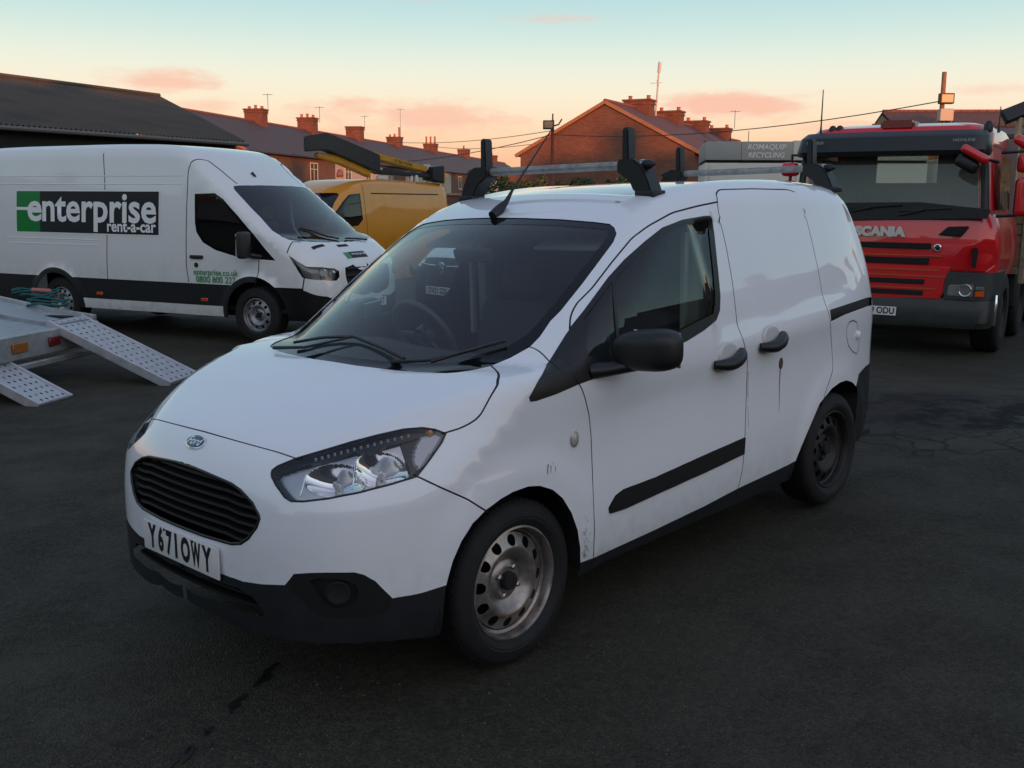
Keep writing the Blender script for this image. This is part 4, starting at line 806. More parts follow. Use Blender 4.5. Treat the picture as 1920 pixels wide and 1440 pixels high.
F_transit = make_F(([1.1, .98, .9, .75, .55, .35, -.2, -6], [.84, 1.02, 1.09, 1.18, 1.255, 1.31, 1.36, 1.36]),
    ([.9, .55, .3, 0, -.25, -.45, -.58, -.75, -1.0, -1.25, -1.6, -2.0, -3.0, -4.9, -5.2], [.94, 1.21, 1.41, 1.635, 1.83, 1.98, 2.075, 2.20, 2.335, 2.395, 2.425, 2.435, 2.435, 2.40, 2.38]),
    ([.2, .35, .6, .8, .95, 1.05, 1.15], [.96, 1.02, 1.04, 1.03, 1.0, .93, .82]),
    ([.2, .35, .6, .95, 1.2, 1.5, 1.8, 2.1, 2.35, 2.55, 2.7], [.95, .985, 1.01, 1.02, 1.01, .99, .962, .925, .885, .83, .76]),
    ([1.05, .7, .3, -.2, -.8, -4.5, -5], [-.09, -.05, -.02, -.005, 0, -.01, -.03]),
    ([.2, 1, 2, 2.6], [4.93, 4.95, 4.93, 4.9]), bow=.20, crown=.015, nose=(.10, .26), ks=(.06, .14), kn=.10, kr=.16,
    arches=((0, .35, .40, .02), (-3.3, .35, .40, .02)))
tv = thing('long_van', 'long white high roof hire van with a dark and green sign on its side', 'van', (-2.73, 13.0, -.09), R(-24.7))
ts = Shell(F_transit, -4.4, .2, 1.05, .9, .95, 3.2)
TP = mat('hire_van_white', (.74, .75, .74), .3, coat=1., var=.02, vscale=2, dirt=((.28, .24, .18), .25, 1.1, .40, 7))
TS, TT, TF = ts.side, ts.top, ts.front
def si(l): return ts.inv(TS(l))
def tp(l): return ts.inv(TT(l))
def circ(cx, cz, r, a0, a1, n=22): return [(cx+r*math.cos(t), cz+r*math.sin(t)) for t in np.linspace(a0, a1, n)]
aw = math.asin(.10/.41)
tg = dict(door_rear=np.concatenate([si([(-1.0, 2.06), (-1.0, 1.92), (-1.015, 1.3), (-1.02, .9), (-1.0, .72)])]), door_front=si([(.10, 1.02), (.095, .9), (.05, .72)]),
    body_joint=si([(-2.42, 2.30), (-2.38, 2.0), (-2.33, 1.3), (-2.36, .70)]), roof_joint=ts.inv(np.concatenate([TS([(-1.0, 2.06), (-.97, 2.18)]), TT([(-.86, .72), (-.70, .68), (-.48, .66)])])),
    bumper_joint=si([(.72, .82), (.70, .70)]), bonnet_joint=ts.inv(np.concatenate([TT([(.55, .78), (.50, .86)]), TS([(.50, 1.12)])])))
def tail(p): return np.concatenate([[[-5.9, p[0][1]]], p])
tb_ = dict(strip_top=tail(si([(x, .70) for x in np.linspace(-4.8, -3.612, 9)])), strip_mid=si([(x, .70) for x in np.linspace(-2.988, -.312, 20)]), strip_front=si([(x, .70) for x in np.linspace(.312, .67, 5)]), strip_low=si([(x, .43) for x in np.arange(-2.86, -.40, .1)]), bottom=tail(si([(x, .30) for x in np.arange(-4.8, .8, .1)])),
    bot2=ts.inv(np.concatenate([TS([(.7, .30), (.8, .30)]), TF([(.7, .30), (.5, .30), (.25, .30), (0.001, .30)], .3)])),
    arch_f=si(circ(0, .34, .41, -.10, math.pi+.10)), arch_r=si(circ(-3.3, .34, .41, -.10, math.pi+.10)), flare_f=si(circ(0, .34, .48, -.06, math.pi+.06)), flare_r=si(circ(-3.3, .34, .48, -.06, math.pi+.06)),
    window=si([(-.885, 1.80), (-.57, 1.81), (-.44, 1.74), (-.22, 1.55), (.02, 1.33), (.21, 1.14), (.34, 1.02), (-.18, 1.04), (-.55, 1.12), (-.75, 1.21), (-.85, 1.33), (-.875, 1.45), (-.885, 1.80)]),
    glass=si([(-.85, 1.77), (-.575, 1.775), (-.46, 1.71), (-.25, 1.53), (-.02, 1.31), (.02, 1.14), (-.18, 1.08), (-.55, 1.16), (-.73, 1.24), (-.82, 1.35), (-.84, 1.46), (-.85, 1.77)]),
    ws=tp([(-.36, 0), (-.37, .2), (-.40, .45), (-.45, .68), (-.46, .745), (-.42, .78), (-.25, .80), (0, .82), (.2, .85), (.36, .875), (.45, .87), (.53, .78), (.60, .6), (.65, .35), (.67, .15), (.675, 0)]),
    headlight=ts.inv(np.concatenate([TS([(.52, 1.09)]), TF([(.93, .96), (.80, .95), (.66, .93)], .3), TF([(.60, .90), (.60, .83), (.65, .785), (.80, .795)], .3), TS([(.70, .83), (.62, .95), (.52, 1.09)])])),
    grille=ts.inv(TF([(0.0, .97), (.3, .96), (.48, .93), (.50, .85), (.44, .64), (.3, .60), (0.0, .60)], .3)), bump_top=ts.inv(np.concatenate([TS([(.66, .70), (.75, .66)]), TF([(.78, .60), (.6, .55), (.3, .54), (0.0, .54)], .3)])))
sd = dict(body=si([(-3.3, 1.5)])[0], cab=si([(-.9, .9)])[0], wing=si([(.3, .85)])[0], roof=tp([(-2, .2)])[0], mid=si([(-1.7, 1.5)])[0], pillar=si([(-.35, 1.75)])[0], dome=tp([(-.7, .3)])[0], bonnet=tp([(.78, .3)])[0], strip=si([(-1.7, .55)])[0], strip_f=si([(.62, .5)])[0], strip_r=si([(-4.3, .5)])[0],
    low=si([(-1.7, .36)])[0], window=si([(-.865, 1.6)])[0], glass=si([(-.5, 1.4)])[0], ws=tp([(.1, .3)])[0], headlight=ts.inv(TF([(.75, .87)], .3))[0], grille=ts.inv(TF([(.2, .8)], .3))[0], front=ts.inv(TF([(.55, .72)], .3))[0], bumper=ts.inv(TF([(.3, .42)], .3))[0],
    flare_f=si([(0, .785)])[0], flare_r=si([(-3.3, .785)])[0], hole_f=si([(0, .5)])[0], hole_r=si([(-3.3, .5)])[0])
ts.cut(tg, tb_, sd, (-5.81, 1.61), (0, math.pi*.95), .07, .0065, .012)
def tpn(name, labs, m, mode, off=0.): return ts.panel(name, ts.grab(*labs), m, tv, mode, off)
tpn('body_shell', ['body', 'roof', 'mid', 'pillar', 'dome', 'front'], TP, 'both'); tpn('bonnet', ['bonnet'], TP, 'both') if ts.reg['bonnet'] not in [ts.reg[k] for k in ('body', 'roof', 'pillar', 'dome', 'front')] else None
TGR = mat('hire_van_plastic', (.010, .012, .014), .55, spec=.4, var=.15, vscale=12, dirt=((.07, .06, .05), .2, .7, .3, 6))
for md in ('far', None):
    for nm, lb in (('door', 'cab'), ('wing', 'wing')):
        if ts.reg[lb] not in [ts.reg[k] for k in ('body', 'roof', 'mid', 'pillar', 'dome', 'front')]: tpn(nm, [lb], TP, md)
    tpn('side_strip', ['strip', 'strip_f', 'strip_r'], TGR, md); tpn('lower_sill', ['low'], TP, md); tpn('window_surround', ['window'], GLOSSBLK, md); tpn('door_window', ['glass'], glass('hire_van_glass', (.07, .09, .09), 2.0, .004), md, -.003)
    tpn('headlight_glass', ['headlight'], CLEAR, md); tpn('headlight_housing', ['headlight'], mat('housing_grey', (.16, .16, .165), .3, .6), md, -.06); tpn('arch_flare', ['flare_f'], TGR, md, .006); tpn('arch_flare', ['flare_r'], TGR, md, .006)
    ts.panel('panel_seal_shade', ts.gap, SEAL_SHADE, tv, md)['kind'] = 'stuff'
tpn('lower_bumper', ['bumper'], TGR, 'both'); tpn('windscreen', ['ws'], GLASS, 'both'); tpn('grille', ['grille'], HOLE, 'both', -.03)
lmask = ts.grab('body', 'mid', 'pillar', 'dome', 'cab', 'wing') & (ts.P[ts.T].mean(1)[:, 0] > -1.4) & (ts.P[ts.T].mean(1)[:, 0] < .5) & (ts.P[ts.T].mean(1)[:, 2] > .6)
for md in ('far', None): ts.panel('cab_lining', lmask, INT, tv, md, -.05)
b = MB(); b.box(-1.35, -1.32, -.86, .86, .4, 2.2); b.box(-.1, .42, -.80, .80, .75, 1.05); b.box(-1.3, .6, -.9, .9, .38, .42); b.build('cab_interior', INT, tv)
for y in (-.5, .0, .5):
    s_ = MB(); s_.bev(-.95, -.45, y-.22, y+.22, .75, .92, .05, 2); s_.bev(-1.05, -.90, y-.22, y+.22, .9, 1.45, .05, 2); s_.bev(-1.03, -.93, y-.12, y+.12, 1.47, 1.66, .04, 2); s_.build('seat', SEATM, tv, 50)
for k in range(4):
    q = MB(); q.bev(.95, 1.0, -.46, .46, .64+.085*k, .675+.085*k, .008, 1); q.build('grille_slat', TGR, tv, 40)
for x in (0, -3.3):
    for s in (1, -1): make_wheel(tv, (x, s*.86, .342), .342, .215, .205, mat('grey_steel_rim', (.30, .30, .31), .45, .6, var=.35, vscale=14) if s < 0 else DARKRIM, s, 10)
    a = MB(); a.box(x-.42, x+.42, -.82, .82, .30, .86); a.build('arch_liner', HOLE, tv)
a = MB(); a.box(-4.8, .7, -.8, .8, .30, .36); a.build('underbody', HOLE, tv)
# sign, lettering
SGN = mat('sign_black', (.010, .012, .015), .5, spec=.3); SGG = mat('sign_green', (.0, .20, .035), .3, coat=.3); SGW = mat('sign_white', (.78, .79, .78), .4); SGG2 = mat('letter_green', (.02, .24, .08), .4)
bd = decal(ts, (-4.02, 1.268), (-1.435, 1.842), SGW, tv, 'sign_border', .003, -1); bk_ = decal(ts, (-3.545, 1.285), (-1.455, 1.825), SGN, tv, 'sign_board', .006, -1); gn_ = decal(ts, (-4.0, 1.285), (-3.545, 1.825), SGG, tv, 'sign_green_field', .006, -1)
def ftext(name, body, x, z, size, m, sx=1., bold=.0, align='CENTER', off=.011):
    """print that follows the curve of the flank"""
    o = text(name, body, size, m, tv, (0, 0, 0), (0, 0, 0), align, bold, 1.); me = o.data; co = np.empty(len(me.vertices)*3); me.vertices.foreach_get('co', co); co = co.reshape(-1, 3)
    P = TS(np.stack([x+co[:, 0]*sx, z+co[:, 1]], 1)); P[:, 1] = -(P[:, 1]+off); me.vertices.foreach_set('co', P.ravel()); me.update(); return o
ftext('sign_lettering', 'nterprise', -1.485, 1.600, .535, SGW, 1.03, .012, 'RIGHT'); ftext('sign_lettering', 'e', -3.645, 1.600, .535, SGW, 1.14, .012)
bar = decal(ts, (-4.0, 1.572), (-3.60, 1.612), SGW, tv, 'sign_bar', .0085, -1, (6, 3))
ftext('sign_lettering', 'rent-a-car', -1.50, 1.378, .205, SGW, 1.0, .005, 'RIGHT')
ftext('door_lettering', 'enterprise.co.uk', -.56, .845, .105, SGG2, 1., .001); ftext('door_lettering', '0800 800 227', -.56, .755, .112, SGG2, 1., .001)
c = TS([(-.85, 1.03)])[0]; h = MB(); h.bev(-.10, .10, -.02, .03, -.022, .022, .012, 2, None, (c[0], -c[1]-.005, c[2])); h.build('door_handle', TRIM, tv, 50)
c = TS([(-.86, .93)])[0]; l = MB(); l.lathe([(.03, .01), (.03, -.008), (.001, -.010)], 16, 'y', (c[0], -c[1]-.002, c[2])); l.build('fuel_cap_lock', HOLE, tv, 40)
for x in (-2.53, -.77):
    c = TS([(x, .50)])[0]; l = MB(); l.bev(-.055, .055, -.006, .012, -.022, .022, .006, 1, None, (c[0], -c[1]-.006, c[2])); l.build('side_marker', mat('marker_red', (.55, .07, .02), .2, coat=.6), tv, 40)
m_ = MB(); m_.bev(-.06, .05, -.085, .085, -.16, .16, .04, 3); mo = m_.build('door_mirror', mat('mirror_shell', (.014, .015, .016), .4), tv, 60); mo.location = (.02, -1.17, 1.20)
m_ = MB(); m_.bev(-.012, 0, -.07, .07, -.13, .13, .004, 1); q = m_.build('mirror_glass', MATS['mirror_silver'], mo); q.location = (-.063, 0, 0)
m_ = MB(); m_.tube([(.12, -.99, 1.06), (.05, -1.10, 1.08)], .03, 8); m_.build('mirror_arm', TRIM, tv, 60)
def bdecal(x0, x1, ya, yb, m, nm, off=.004):
    X = np.linspace(x0, x1, 5); Y = np.linspace(ya, yb, 9); P = TT([(x, y) for x in X for y in Y]); b = MB(); b.add([(p[0], -p[1], p[2]+off) for p in P], [(i*9+j, i*9+j+1, (i+1)*9+j+1, (i+1)*9+j) for i in range(4) for j in range(8)]); return b.build(nm, m, tv, 60)
bdecal(.672, .712, .74, .50, HOLE, 'bonnet_vent'); bdecal(.715, .755, .28, .06, HOLE, 'bonnet_vent'); bdecal(.845, .925, .33, .22, SGG, 'bonnet_sign'); bdecal(.845, .925, .22, -.12, SGN, 'bonnet_sign')
p = TT([(.885, .05)])[0]; text('bonnet_lettering', 'enterprise', .07, SGW, tv, (p[0], -p[1], p[2]+.012), (R(38), 0, R(90)), sx=1.05)
for (y, z, r_) in ((-.78, .88, .065), (-.66, .87, .05)):
    x = TF([(abs(y), z)], .3)[0][0]; b = MB(); b.lathe([(r_*math.sin(t), -.05*math.cos(t)) for t in np.linspace(.1, 1.5, 8)], 20, 'x', (x-.035, y, z)); b.build('reflector', CHROME, tv, 60)
n_ = MB(); n_.bev(-.004, .004, -.26, .26, -.0555, .0555, .003, 1); pl = n_.build('number_plate', PLATE, tv, 40); pl.location = (TF([(0.01, .47)], .3)[0][0]+.02, .06, .47); text('plate_lettering', 'KT  AYAT', .105, INK, pl, (.006, 0, 0), (R(90), 0, R(90)), bold=.003, sx=.9)
w_ = MB(); P_ = TT([(.60, -.05), (.50, -.18), (.36, -.32), (.30, -.45)]); P_[:, 2] += .02; w_.tube([(p[0], p[1]*1.0, p[2]) for p in P_], .012, 6); w_.build('wiper', WP, tv, 60)
w_ = MB(); P_ = TT([(.66, .50), (.62, .30), (.60, .1)]); P_[:, 2] += .02; w_.tube([tuple(p) for p in P_], .012, 6); w_.build('wiper', WP, tv, 60)
P_ = TT([(-.52, -.25)])[0]; w_ = MB(); w_.tube([tuple(P_), (P_[0]-.05, P_[1], P_[2]+.05)], .02, 6); w_.build('aerial_stub', TRIM, tv, 60)
for z in (2.02, 1.92, 1.20, 1.13):                                   # pressed swage lines along the load bay
    b = MB(); xs = np.arange(-4.7, -1.05, .1) if z > 1.5 else np.arange(-4.2, -2.45, .1); P_ = TS([(x, z) for x in xs]); b.tube([(p[0], -p[1]+.006, p[2]) for p in P_], .010, 6); b.build('swage_line', TP, tv, 60)

# ------------------------------------------------------------------ white van parked behind, seen through the glass
K = 1.05
cv = thing('parked_van', 'white van with grey bumper parked nose first behind the front van', 'van', (-.37, 14.19, -.03), R(-136.2))
cs = Shell(lambda P: F_van(P/K)*K, -2.9*K, .15*K, .66*K, .65, .75)
sc2 = lambda d: {k: np.stack([v[:, 0]*K if False else np.where(v[:, 0] > .15, .15*K+(v[:, 0]-.15), np.where(v[:, 0] < -2.9, -2.9*K+(v[:, 0]+2.9), v[:, 0]*K)), v[:, 1]], 1) for k, v in d.items()}
L2, B2, S2 = sc2(VL), sc2(VB), sc2(VS)
cs.cut({k: L2[k] for k in ('bonnet_front', 'bonnet_side', 'bumper_wing', 'door_front', 'door_rear')}, {k: B2[k] for k in ('ws_side', 'headlight', 'grille', 'bumper_dark', 'trim', 'glass', 'bottom', 'arch_f', 'arch_r', 'sill_top', 'pillar_cl')} if False else {k: B2[k] for k in ('ws_side', 'headlight', 'grille', 'bumper_dark', 'trim', 'glass', 'bottom', 'arch_f', 'arch_r')}, {k: S2[k] for k in ('roof', 'bonnet', 'wing', 'door', 'sliding_door', 'front_bumper', 'lower_bumper', 'windscreen', 'window_trim', 'window', 'headlight', 'grille', 'arch_hole_f', 'arch_hole_r', 'quarter_panel')}, (-4.07, 1.18), (0, math.pi*.75), .08, .005, .01)
def cp(nm, labs, m, md, off=0.):
    labs = [l for l in labs]; return cs.panel(nm, cs.grab(*labs), m, cv, md, off)
CVP = mat('parked_van_white', (.74, .75, .75), .3, coat=1.)
cp('body_shell', ['roof', 'bonnet', 'wing', 'door', 'sliding_door', 'quarter_panel'], CVP, 'both'); cp('front_bumper', ['front_bumper', 'lower_bumper'], GREYTRIM, 'both'); cp('windscreen', ['windscreen'], GLOSSBLK, 'both'); cp('grille', ['grille'], HOLE, 'both', -.02)
for md in (None, 'far'): cp('window_trim', ['window_trim'], TRIM, md); cp('door_window', ['window'], GLOSSBLK, md); cp('headlight', ['headlight'], mat('lamp_bright', (.55, .56, .57), .12, .6), md)
for x in (0, -2.62):
    for s in (1, -1): make_wheel(cv, (x, s*.78, .315), .315, .19, .207, DARKRIM, s)
for y in (-.30, .30):
    b = MB(); F_ = cs.front([(abs(q), .80+.03*abs(q)) for q in np.linspace(y-.20, y+.20, 9)]); b.tube([(p[0]+.008, q, p[2]) for p, q in zip(F_, np.linspace(y-.20, y+.20, 9))], .014, 6); b.build('grille_bar', CHROME, cv, 60)
bp2 = cs.front([(0.001, .80)])[0]; b = MB(); b.lathe([(.06, -.01), (.06, .01), (.045, .014), (.001, .016)], 24, 'x', (bp2[0]+.005, 0, .80)); b.build('badge', CHROME, cv, 50)
n_ = MB(); n_.bev(-.004, .004, -.26, .26, -.0555, .0555, .003, 1); pl = n_.build('number_plate', PLATE, cv, 40); pl.location = (.90, 0, .47); text('plate_lettering', 'DV21 SZK', .105, INK, pl, (.006, 0, 0), (R(90), 0, R(90)), bold=.003, sx=.88)
P_ = cs.top([(-1.25, .0)])[0]; b = MB(); b.tube([tuple(P_), (P_[0]-.05, 0, P_[2]+.06), (P_[0]-.14, 0, P_[2]+.26)], [.02, .012, .005], 8); b.build('aerial', TRIM, cv, 60)

# ------------------------------------------------------------------ yellow access van with its boom folded along the roof
yv = thing('yellow_van', 'yellow works van carrying a folded black and yellow boom on its roof', 'van', (-4.38, 20.74, -.05), R(-116.7))
F_y = make_F(([1.0, .9, .8, .6, .4, -.2, -6], [.75, .95, 1.02, 1.10, 1.16, 1.22, 1.22]),
    ([.8, .45, .2, -.1, -.4, -.6, -.8, -1.1, -1.6, -2.5, -4.2], [.95, 1.20, 1.42, 1.66, 1.86, 1.96, 2.03, 2.10, 2.145, 2.15, 2.12]), ([.2, .4, .7, .95, 1.1], [.86, .92, .92, .86, .7]),
    ([.2, .4, .7, 1.0, 1.2, 1.5, 1.8, 2.0, 2.2], [.88, .92, .95, .955, .94, .90, .855, .82, .77]), ([.9, .5, .2, -.3, -4], [-.09, -.04, -.015, 0, -.01]), ([.2, 1, 2, 2.2], [4.62, 4.64, 4.6, 4.57]), bow=.2, crown=.02, ks=(.05, .12), arches=((0, .34, .38, .015), (-3.0, .34, .38, .015)))
ys = Shell(F_y, -3.7, .2, .9, .8, .85, 2.6)
YP = mat('works_yellow', (.66, .265, .010), .38, coat=.7, var=.06, vscale=3, dirt=((.20, .13, .04), .2, 1.2, .5, 5))
yi = lambda l: ys.inv(ys.side(l)); yt = lambda l: ys.inv(ys.top(l))
ys.cut(dict(door_rear=yi([(-1.02, 2.02), (-1.02, 1.9), (-1.0, 1.2), (-1.0, .45)]), roof_seam=yi([(x, 1.84) for x in np.arange(-4.1, -1.2, .1)]), door_front=yi([(.15, 1.08), (.12, .7), (.1, .45)])),
    dict(window=yi([(-.90, 1.84), (-.5, 1.80), (-.28, 1.66), (.02, 1.42), (.28, 1.18), (-.3, 1.14), (-.7, 1.18), (-.88, 1.3), (-.90, 1.84)]), glass=yi([(-.86, 1.80), (-.51, 1.76), (-.30, 1.62), (-.10, 1.46), (-.10, 1.19), (-.3, 1.18), (-.7, 1.22), (-.84, 1.32), (-.86, 1.80)]),
    ws=yt([(-.36, 0), (-.38, .3), (-.45, .6), (-.42, .68), (-.2, .72), (.1, .78), (.34, .80), (.42, .7), (.5, .4), (.53, 0)]), bottom=tail(yi([(x, .3) for x in np.arange(-4.1, .7, .1)])), arch_f=yi(circ(0, .33, .37, 0, math.pi)), arch_r=yi(circ(-3., .33, .37, 0, math.pi))),
    dict(body=yi([(-2, 1.5)])[0], roof=yt([(-2, .3)])[0], cab=yi([(-.5, 1.0)])[0], wing=yi([(.4, .8)])[0], window=yi([(-.88, 1.6)])[0], glass=yi([(-.5, 1.4)])[0], ws=yt([(0, .3)])[0], bonnet=yt([(.75, .2)])[0], hole=yi([(0, .5)])[0], hole2=yi([(-3, .5)])[0], quarter=yi([(.02, 1.3)])[0]), (-4.96, 1.46), (0, math.pi*.85), .09, .007, .012)
yp = lambda nm, labs, m, md, off=0.: ys.panel(nm, ys.grab(*labs), m, yv, md, off)
yp('body_shell', ['body', 'roof', 'bonnet', 'cab', 'wing'], YP, 'both'); yp('windscreen', ['ws'], GLOSSBLK, 'both')
for md in (None, 'far'): yp('window_surround', ['window'], GLOSSBLK, md); yp('door_window', ['glass'], SIDEGLASS, md, -.002); ys.panel('panel_seal_shade', ys.gap, SEAL_SHADE, yv, md)['kind'] = 'stuff'
a = MB(); a.box(-1.05, .5, -.8, .8, .6, 1.12); a.box(-1.08, -1.04, -.8, .8, .5, 1.95); a.build('cab_interior', INT, yv)
m_ = MB(); m_.bev(-.06, .05, -.08, .08, -.15, .15, .04, 2); q = m_.build('door_mirror', TRIM, yv, 60); q.location = (.12, 1.08, 1.30)
for x in (0, -3.0):
    for s in (1, -1): make_wheel(yv, (x, s*.80, .33), .33, .2, .205, DARKRIM, s)
BL = mat('boom_black', (.015, .018, .022), .45, var=.2, vscale=6); BY = mat('boom_yellow', (.52, .27, .012), .45, var=.12, vscale=6, dirt=((.08, .06, .03), 0, 3, .5, 9))
yR = Matrix.Rotation(-R(-116.7), 4, 'Z') @ Matrix.Translation(Vector((4.38, -20.74, .05)))
def YL(p): return yR @ Vector(p)
def beam(pts, w, h, m, nm, parent=yv, r=.02):
    """box section beam through points with its own heights"""
    b = MB(); vs = []; pts = [YL(p) for p in pts]; hs = h if isinstance(h, list) else [h]*len(pts)
    for i, p in enumerate(pts):
        d = (pts[min(i+1, len(pts)-1)]-pts[max(i-1, 0)]).normalized(); a = Vector((-d.y, d.x, 0)).normalized()
        for sy, sz in ((-1, -1), (1, -1), (1, 1), (-1, 1)): vs.append(p+a*sy*w/2+Vector((0, 0, sz*hs[i]/2)))
    fs = [(4*i+j, 4*i+(j+1) % 4, 4*i+4+(j+1) % 4, 4*i+4+j) for i in range(len(pts)-1) for j in range(4)]+[(3, 2, 1, 0), tuple(4*(len(pts)-1)+j for j in range(4))]
    b.add(vs, fs); me = b.mesh(nm); bm = bmesh.new(); bm.from_mesh(me); bmesh.ops.bevel(bm, geom=bm.edges[:], offset=r, segments=2, affect='EDGES'); bm.to_mesh(me); bm.free(); shade(me, R(40)); return obj(nm, me, m, parent)
beam([(-4.42, 21.5, 2.80), (-4.02, 21.6, 2.86), (-3.04, 22.5, 2.43)], .34, [.30, .36, .40], BL, 'boom_elbow')
beam([(-4.2, 21.6, 2.58), (-3.75, 21.9, 2.50), (-3.2, 22.4, 2.22)], .22, [.10, .20, .16], BY, 'boom_link'); ya = beam([(-3.6, 22.0, 2.78), (-3.02, 22.5, 2.585), (-2.12, 24.0, 2.37)], .20, [.06, .15, .14], BY, 'boom_arm')
beam([(-3.05, 22.5, 2.30), (-2.6, 23.2, 2.25), (-1.85, 24.3, 2.22)], .24, [.16, .10, .10], BL, 'boom_ram'); beam([(-2.05, 24.0, 2.28), (-1.78, 24.35, 2.27)], .34, [.30, .40], BL, 'turret'); beam([(-1.80, 24.3, 2.25), (-1.70, 24.4, 2.2)], .2, .3, BY, 'turret_guard')
beam([(-2.10, 24.0, 2.42), (-2.0, 24.1, 2.40)], .16, .16, mat('pale_plate', (.55, .55, .54), .5), 'control_box')
for p_, s_ in (((-3.02, 22.4, 2.14), .10), ((-2.98, 22.4, 2.33), .05)): beam([p_, (p_[0]+.24 if s_ > .06 else p_[0]+.06, p_[1]+.1, p_[2])], .1, s_, mat('pale_plate', (.55, .55, .54), .5), 'boom_rest')
b = MB(); b.lathe([(.07, 0), (.075, .08), (.05, .15), (.001, .17)], 16, 'z', tuple(YL((-3.66, 21.4, 2.12)))); b.build('beacon', mat('beacon_orange', (.75, .10, .03), .2, coat=.6), yv, 60)
for px_ in (-2.36, -2.24):
    b = MB(); b.lathe([(.045, 0), (.05, .10), (.03, .16), (.001, .17)], 12, 'z', tuple(YL((px_, 23.4, 2.06)))); b.build('work_lamp', mat('pale_plate', (.55, .55, .54), .5), yv, 60)
lp = YL((-2.60, 23.2, 2.485)); le = YL((-2.12, 24.0, 2.37)); l0 = YL((-3.02, 22.5, 2.585)); dv = (le-l0).normalized()
tq = text('boom_lettering', 'GT 35LF  POWER', .10, INK, yv, (0, 0, 0), (0, 0, 0), sx=.9, bold=.001)
xa = dv; na = Vector((-dv.y, dv.x, 0)).normalized(); na = na if (YL((0, 0, 1.6))-lp).dot(na) > 0 else -na; ua = na.cross(xa); 
if ua.z < 0: xa = -xa; ua = na.cross(xa)
tq.matrix_local = Matrix(((xa.x, ua.x, na.x, 0), (xa.y, ua.y, na.y, 0), (xa.z, ua.z, na.z, 0), (0, 0, 0, 1))); tq.location = lp+na*.104; tq.scale = (.9, 1, 1)

# ------------------------------------------------------------------ red lorry (x to its right as seen from the front, y backwards, z up)
lt = thing('red_lorry', 'red tipper lorry with black grille slots facing us behind the front van', 'lorry', (4.75, 12.5, -.2), math.atan2(-.541, .841))
LR = mat('lorry_red', (.66, .006, .012), .32, coat=1., var=.05, vscale=4, dirt=((.10, .03, .02), .5, 1.5, .3, 8)); LB = mat('lorry_black', (.009, .011, .012), .45, var=.15, vscale=8)
LGREY = mat('lorry_grey_plastic', (.032, .038, .040), .5, var=.15, vscale=8, dirt=((.14, .12, .09), .2, .8, .4, 6)); LWS = glass('lorry_glass', (.80, .86, .76), 1.55, .20, (.42, .46, .38)); OR = mat('trim_line', (.60, .16, .05), .3, .4)  # strong greenish haze stands in for sky reflected in the lorry screen
def sec(hw, d0=0., rc=.22, n=8, back=1.9, cx=-.10):
    """plan outline of the cab front: flat with rounded corners, half width hw, as (x, y) from left to right"""
    hw *= 1.065; o = [(-hw, back)]
    o += [(-hw+rc-rc*math.cos(t), d0+.05+rc*1.1-rc*1.1*math.sin(t)) for t in np.linspace(0, math.pi/2, n)]
    xs = np.linspace(-hw+rc, hw-rc, 9)[1:-1]; o += [(x, d0+.05*(x/(hw-rc))**2) for x in xs]
    o += [(hw-rc+rc*math.sin(t), d0+.05+rc*1.1-rc*1.1*math.cos(t)) for t in np.linspace(0, math.pi/2, n)]
    o.append((hw, back)); return [(x+cx, y) for x, y in o]
def loft(rows, m, nm, cap=True, parent=lt, ang=35, back=True):
    b = MB(); n = len(rows[0][0]); vs = []
    for o, z in rows: vs += [(x, y, z) for x, y in o]
    b.add(vs, [(i*n+j, i*n+j+1, (i+1)*n+j+1, (i+1)*n+j) for i in range(len(rows)-1) for j in range(n-1)]+([tuple(range(n)), tuple(range((len(rows)-1)*n, len(rows)*n))[::-1]] if cap else [])+([(i*n, (i+1)*n, (i+1)*n+n-1, i*n+n-1) for i in range(len(rows)-1)] if back else []))
    return b.build(nm, m, parent, ang)
# cab: lower red body up to the screen, black screen frame, roof
loft([(sec(1.16, .02, .2), .96), (sec(1.19, .0, .22), 1.10), (sec(1.19, .0, .24), 1.35), (sec(1.16, .02, .24), 1.60), (sec(1.10, .05, .22), 1.74)], LR, 'cab_body')
for sl_ in (slice(0, 8), slice(-8, None)): loft([(sec(1.09, .07, .20)[sl_], 1.735), (sec(1.05, .16, .18, cx=-.15)[sl_], 2.45), (sec(1.03, .20, .18, cx=-.15)[sl_], 2.62)], LR, 'cab_side', False, lt, 35, False)
loft([(sec(1.05, .17, .18, cx=-.15), 2.56), (sec(1.04, .20, .2, cx=-.15), 2.70), (sec(.98, .28, .25, cx=-.15), 2.80), (sec(.80, .5, .3, cx=-.15), 2.85)], LR, 'cab_roof')
# centre red panel down to the bumper with dark slots and fine bright lines
b = MB(); pr = [(-.86, .66), (.56, .70), (.62, .80), (.64, .97), (.68, 1.06), (.68, 1.10), (-.86, 1.10)]; b.prism(pr, 'y', -.03, .2); me = b.mesh('front_panel'); bm = bmesh.new(); bm.from_mesh(me); bmesh.ops.bevel(bm, geom=[e for e in bm.edges if e.calc_face_angle(0) > .4], offset=.02, segments=2, affect='EDGES'); bm.to_mesh(me); bm.free(); shade(me, R(35)); obj('front_panel', me, LR, lt)
def pane(poly, y, th, m, nm, r=.012, parent=lt):
    b = MB(); b.prism(poly, 'y', y, y+th); me = b.mesh(nm); bm = bmesh.new(); bm.from_mesh(me); bmesh.ops.bevel(bm, geom=bm.edges[:], offset=r, segments=2, affect='EDGES'); bm.to_mesh(me); bm.free(); shade(me, R(35)); return obj(nm, me, m, parent)
pane([(-.80, 1.315), (.425, 1.315), (.43, 1.385), (-.80, 1.385)], -.012, .06, HOLE, 'grille_slot', .006); pane([(-.78, 1.125), (.41, 1.125), (.42, 1.205), (-.78, 1.205)], -.012, .06, HOLE, 'grille_slot', .006)
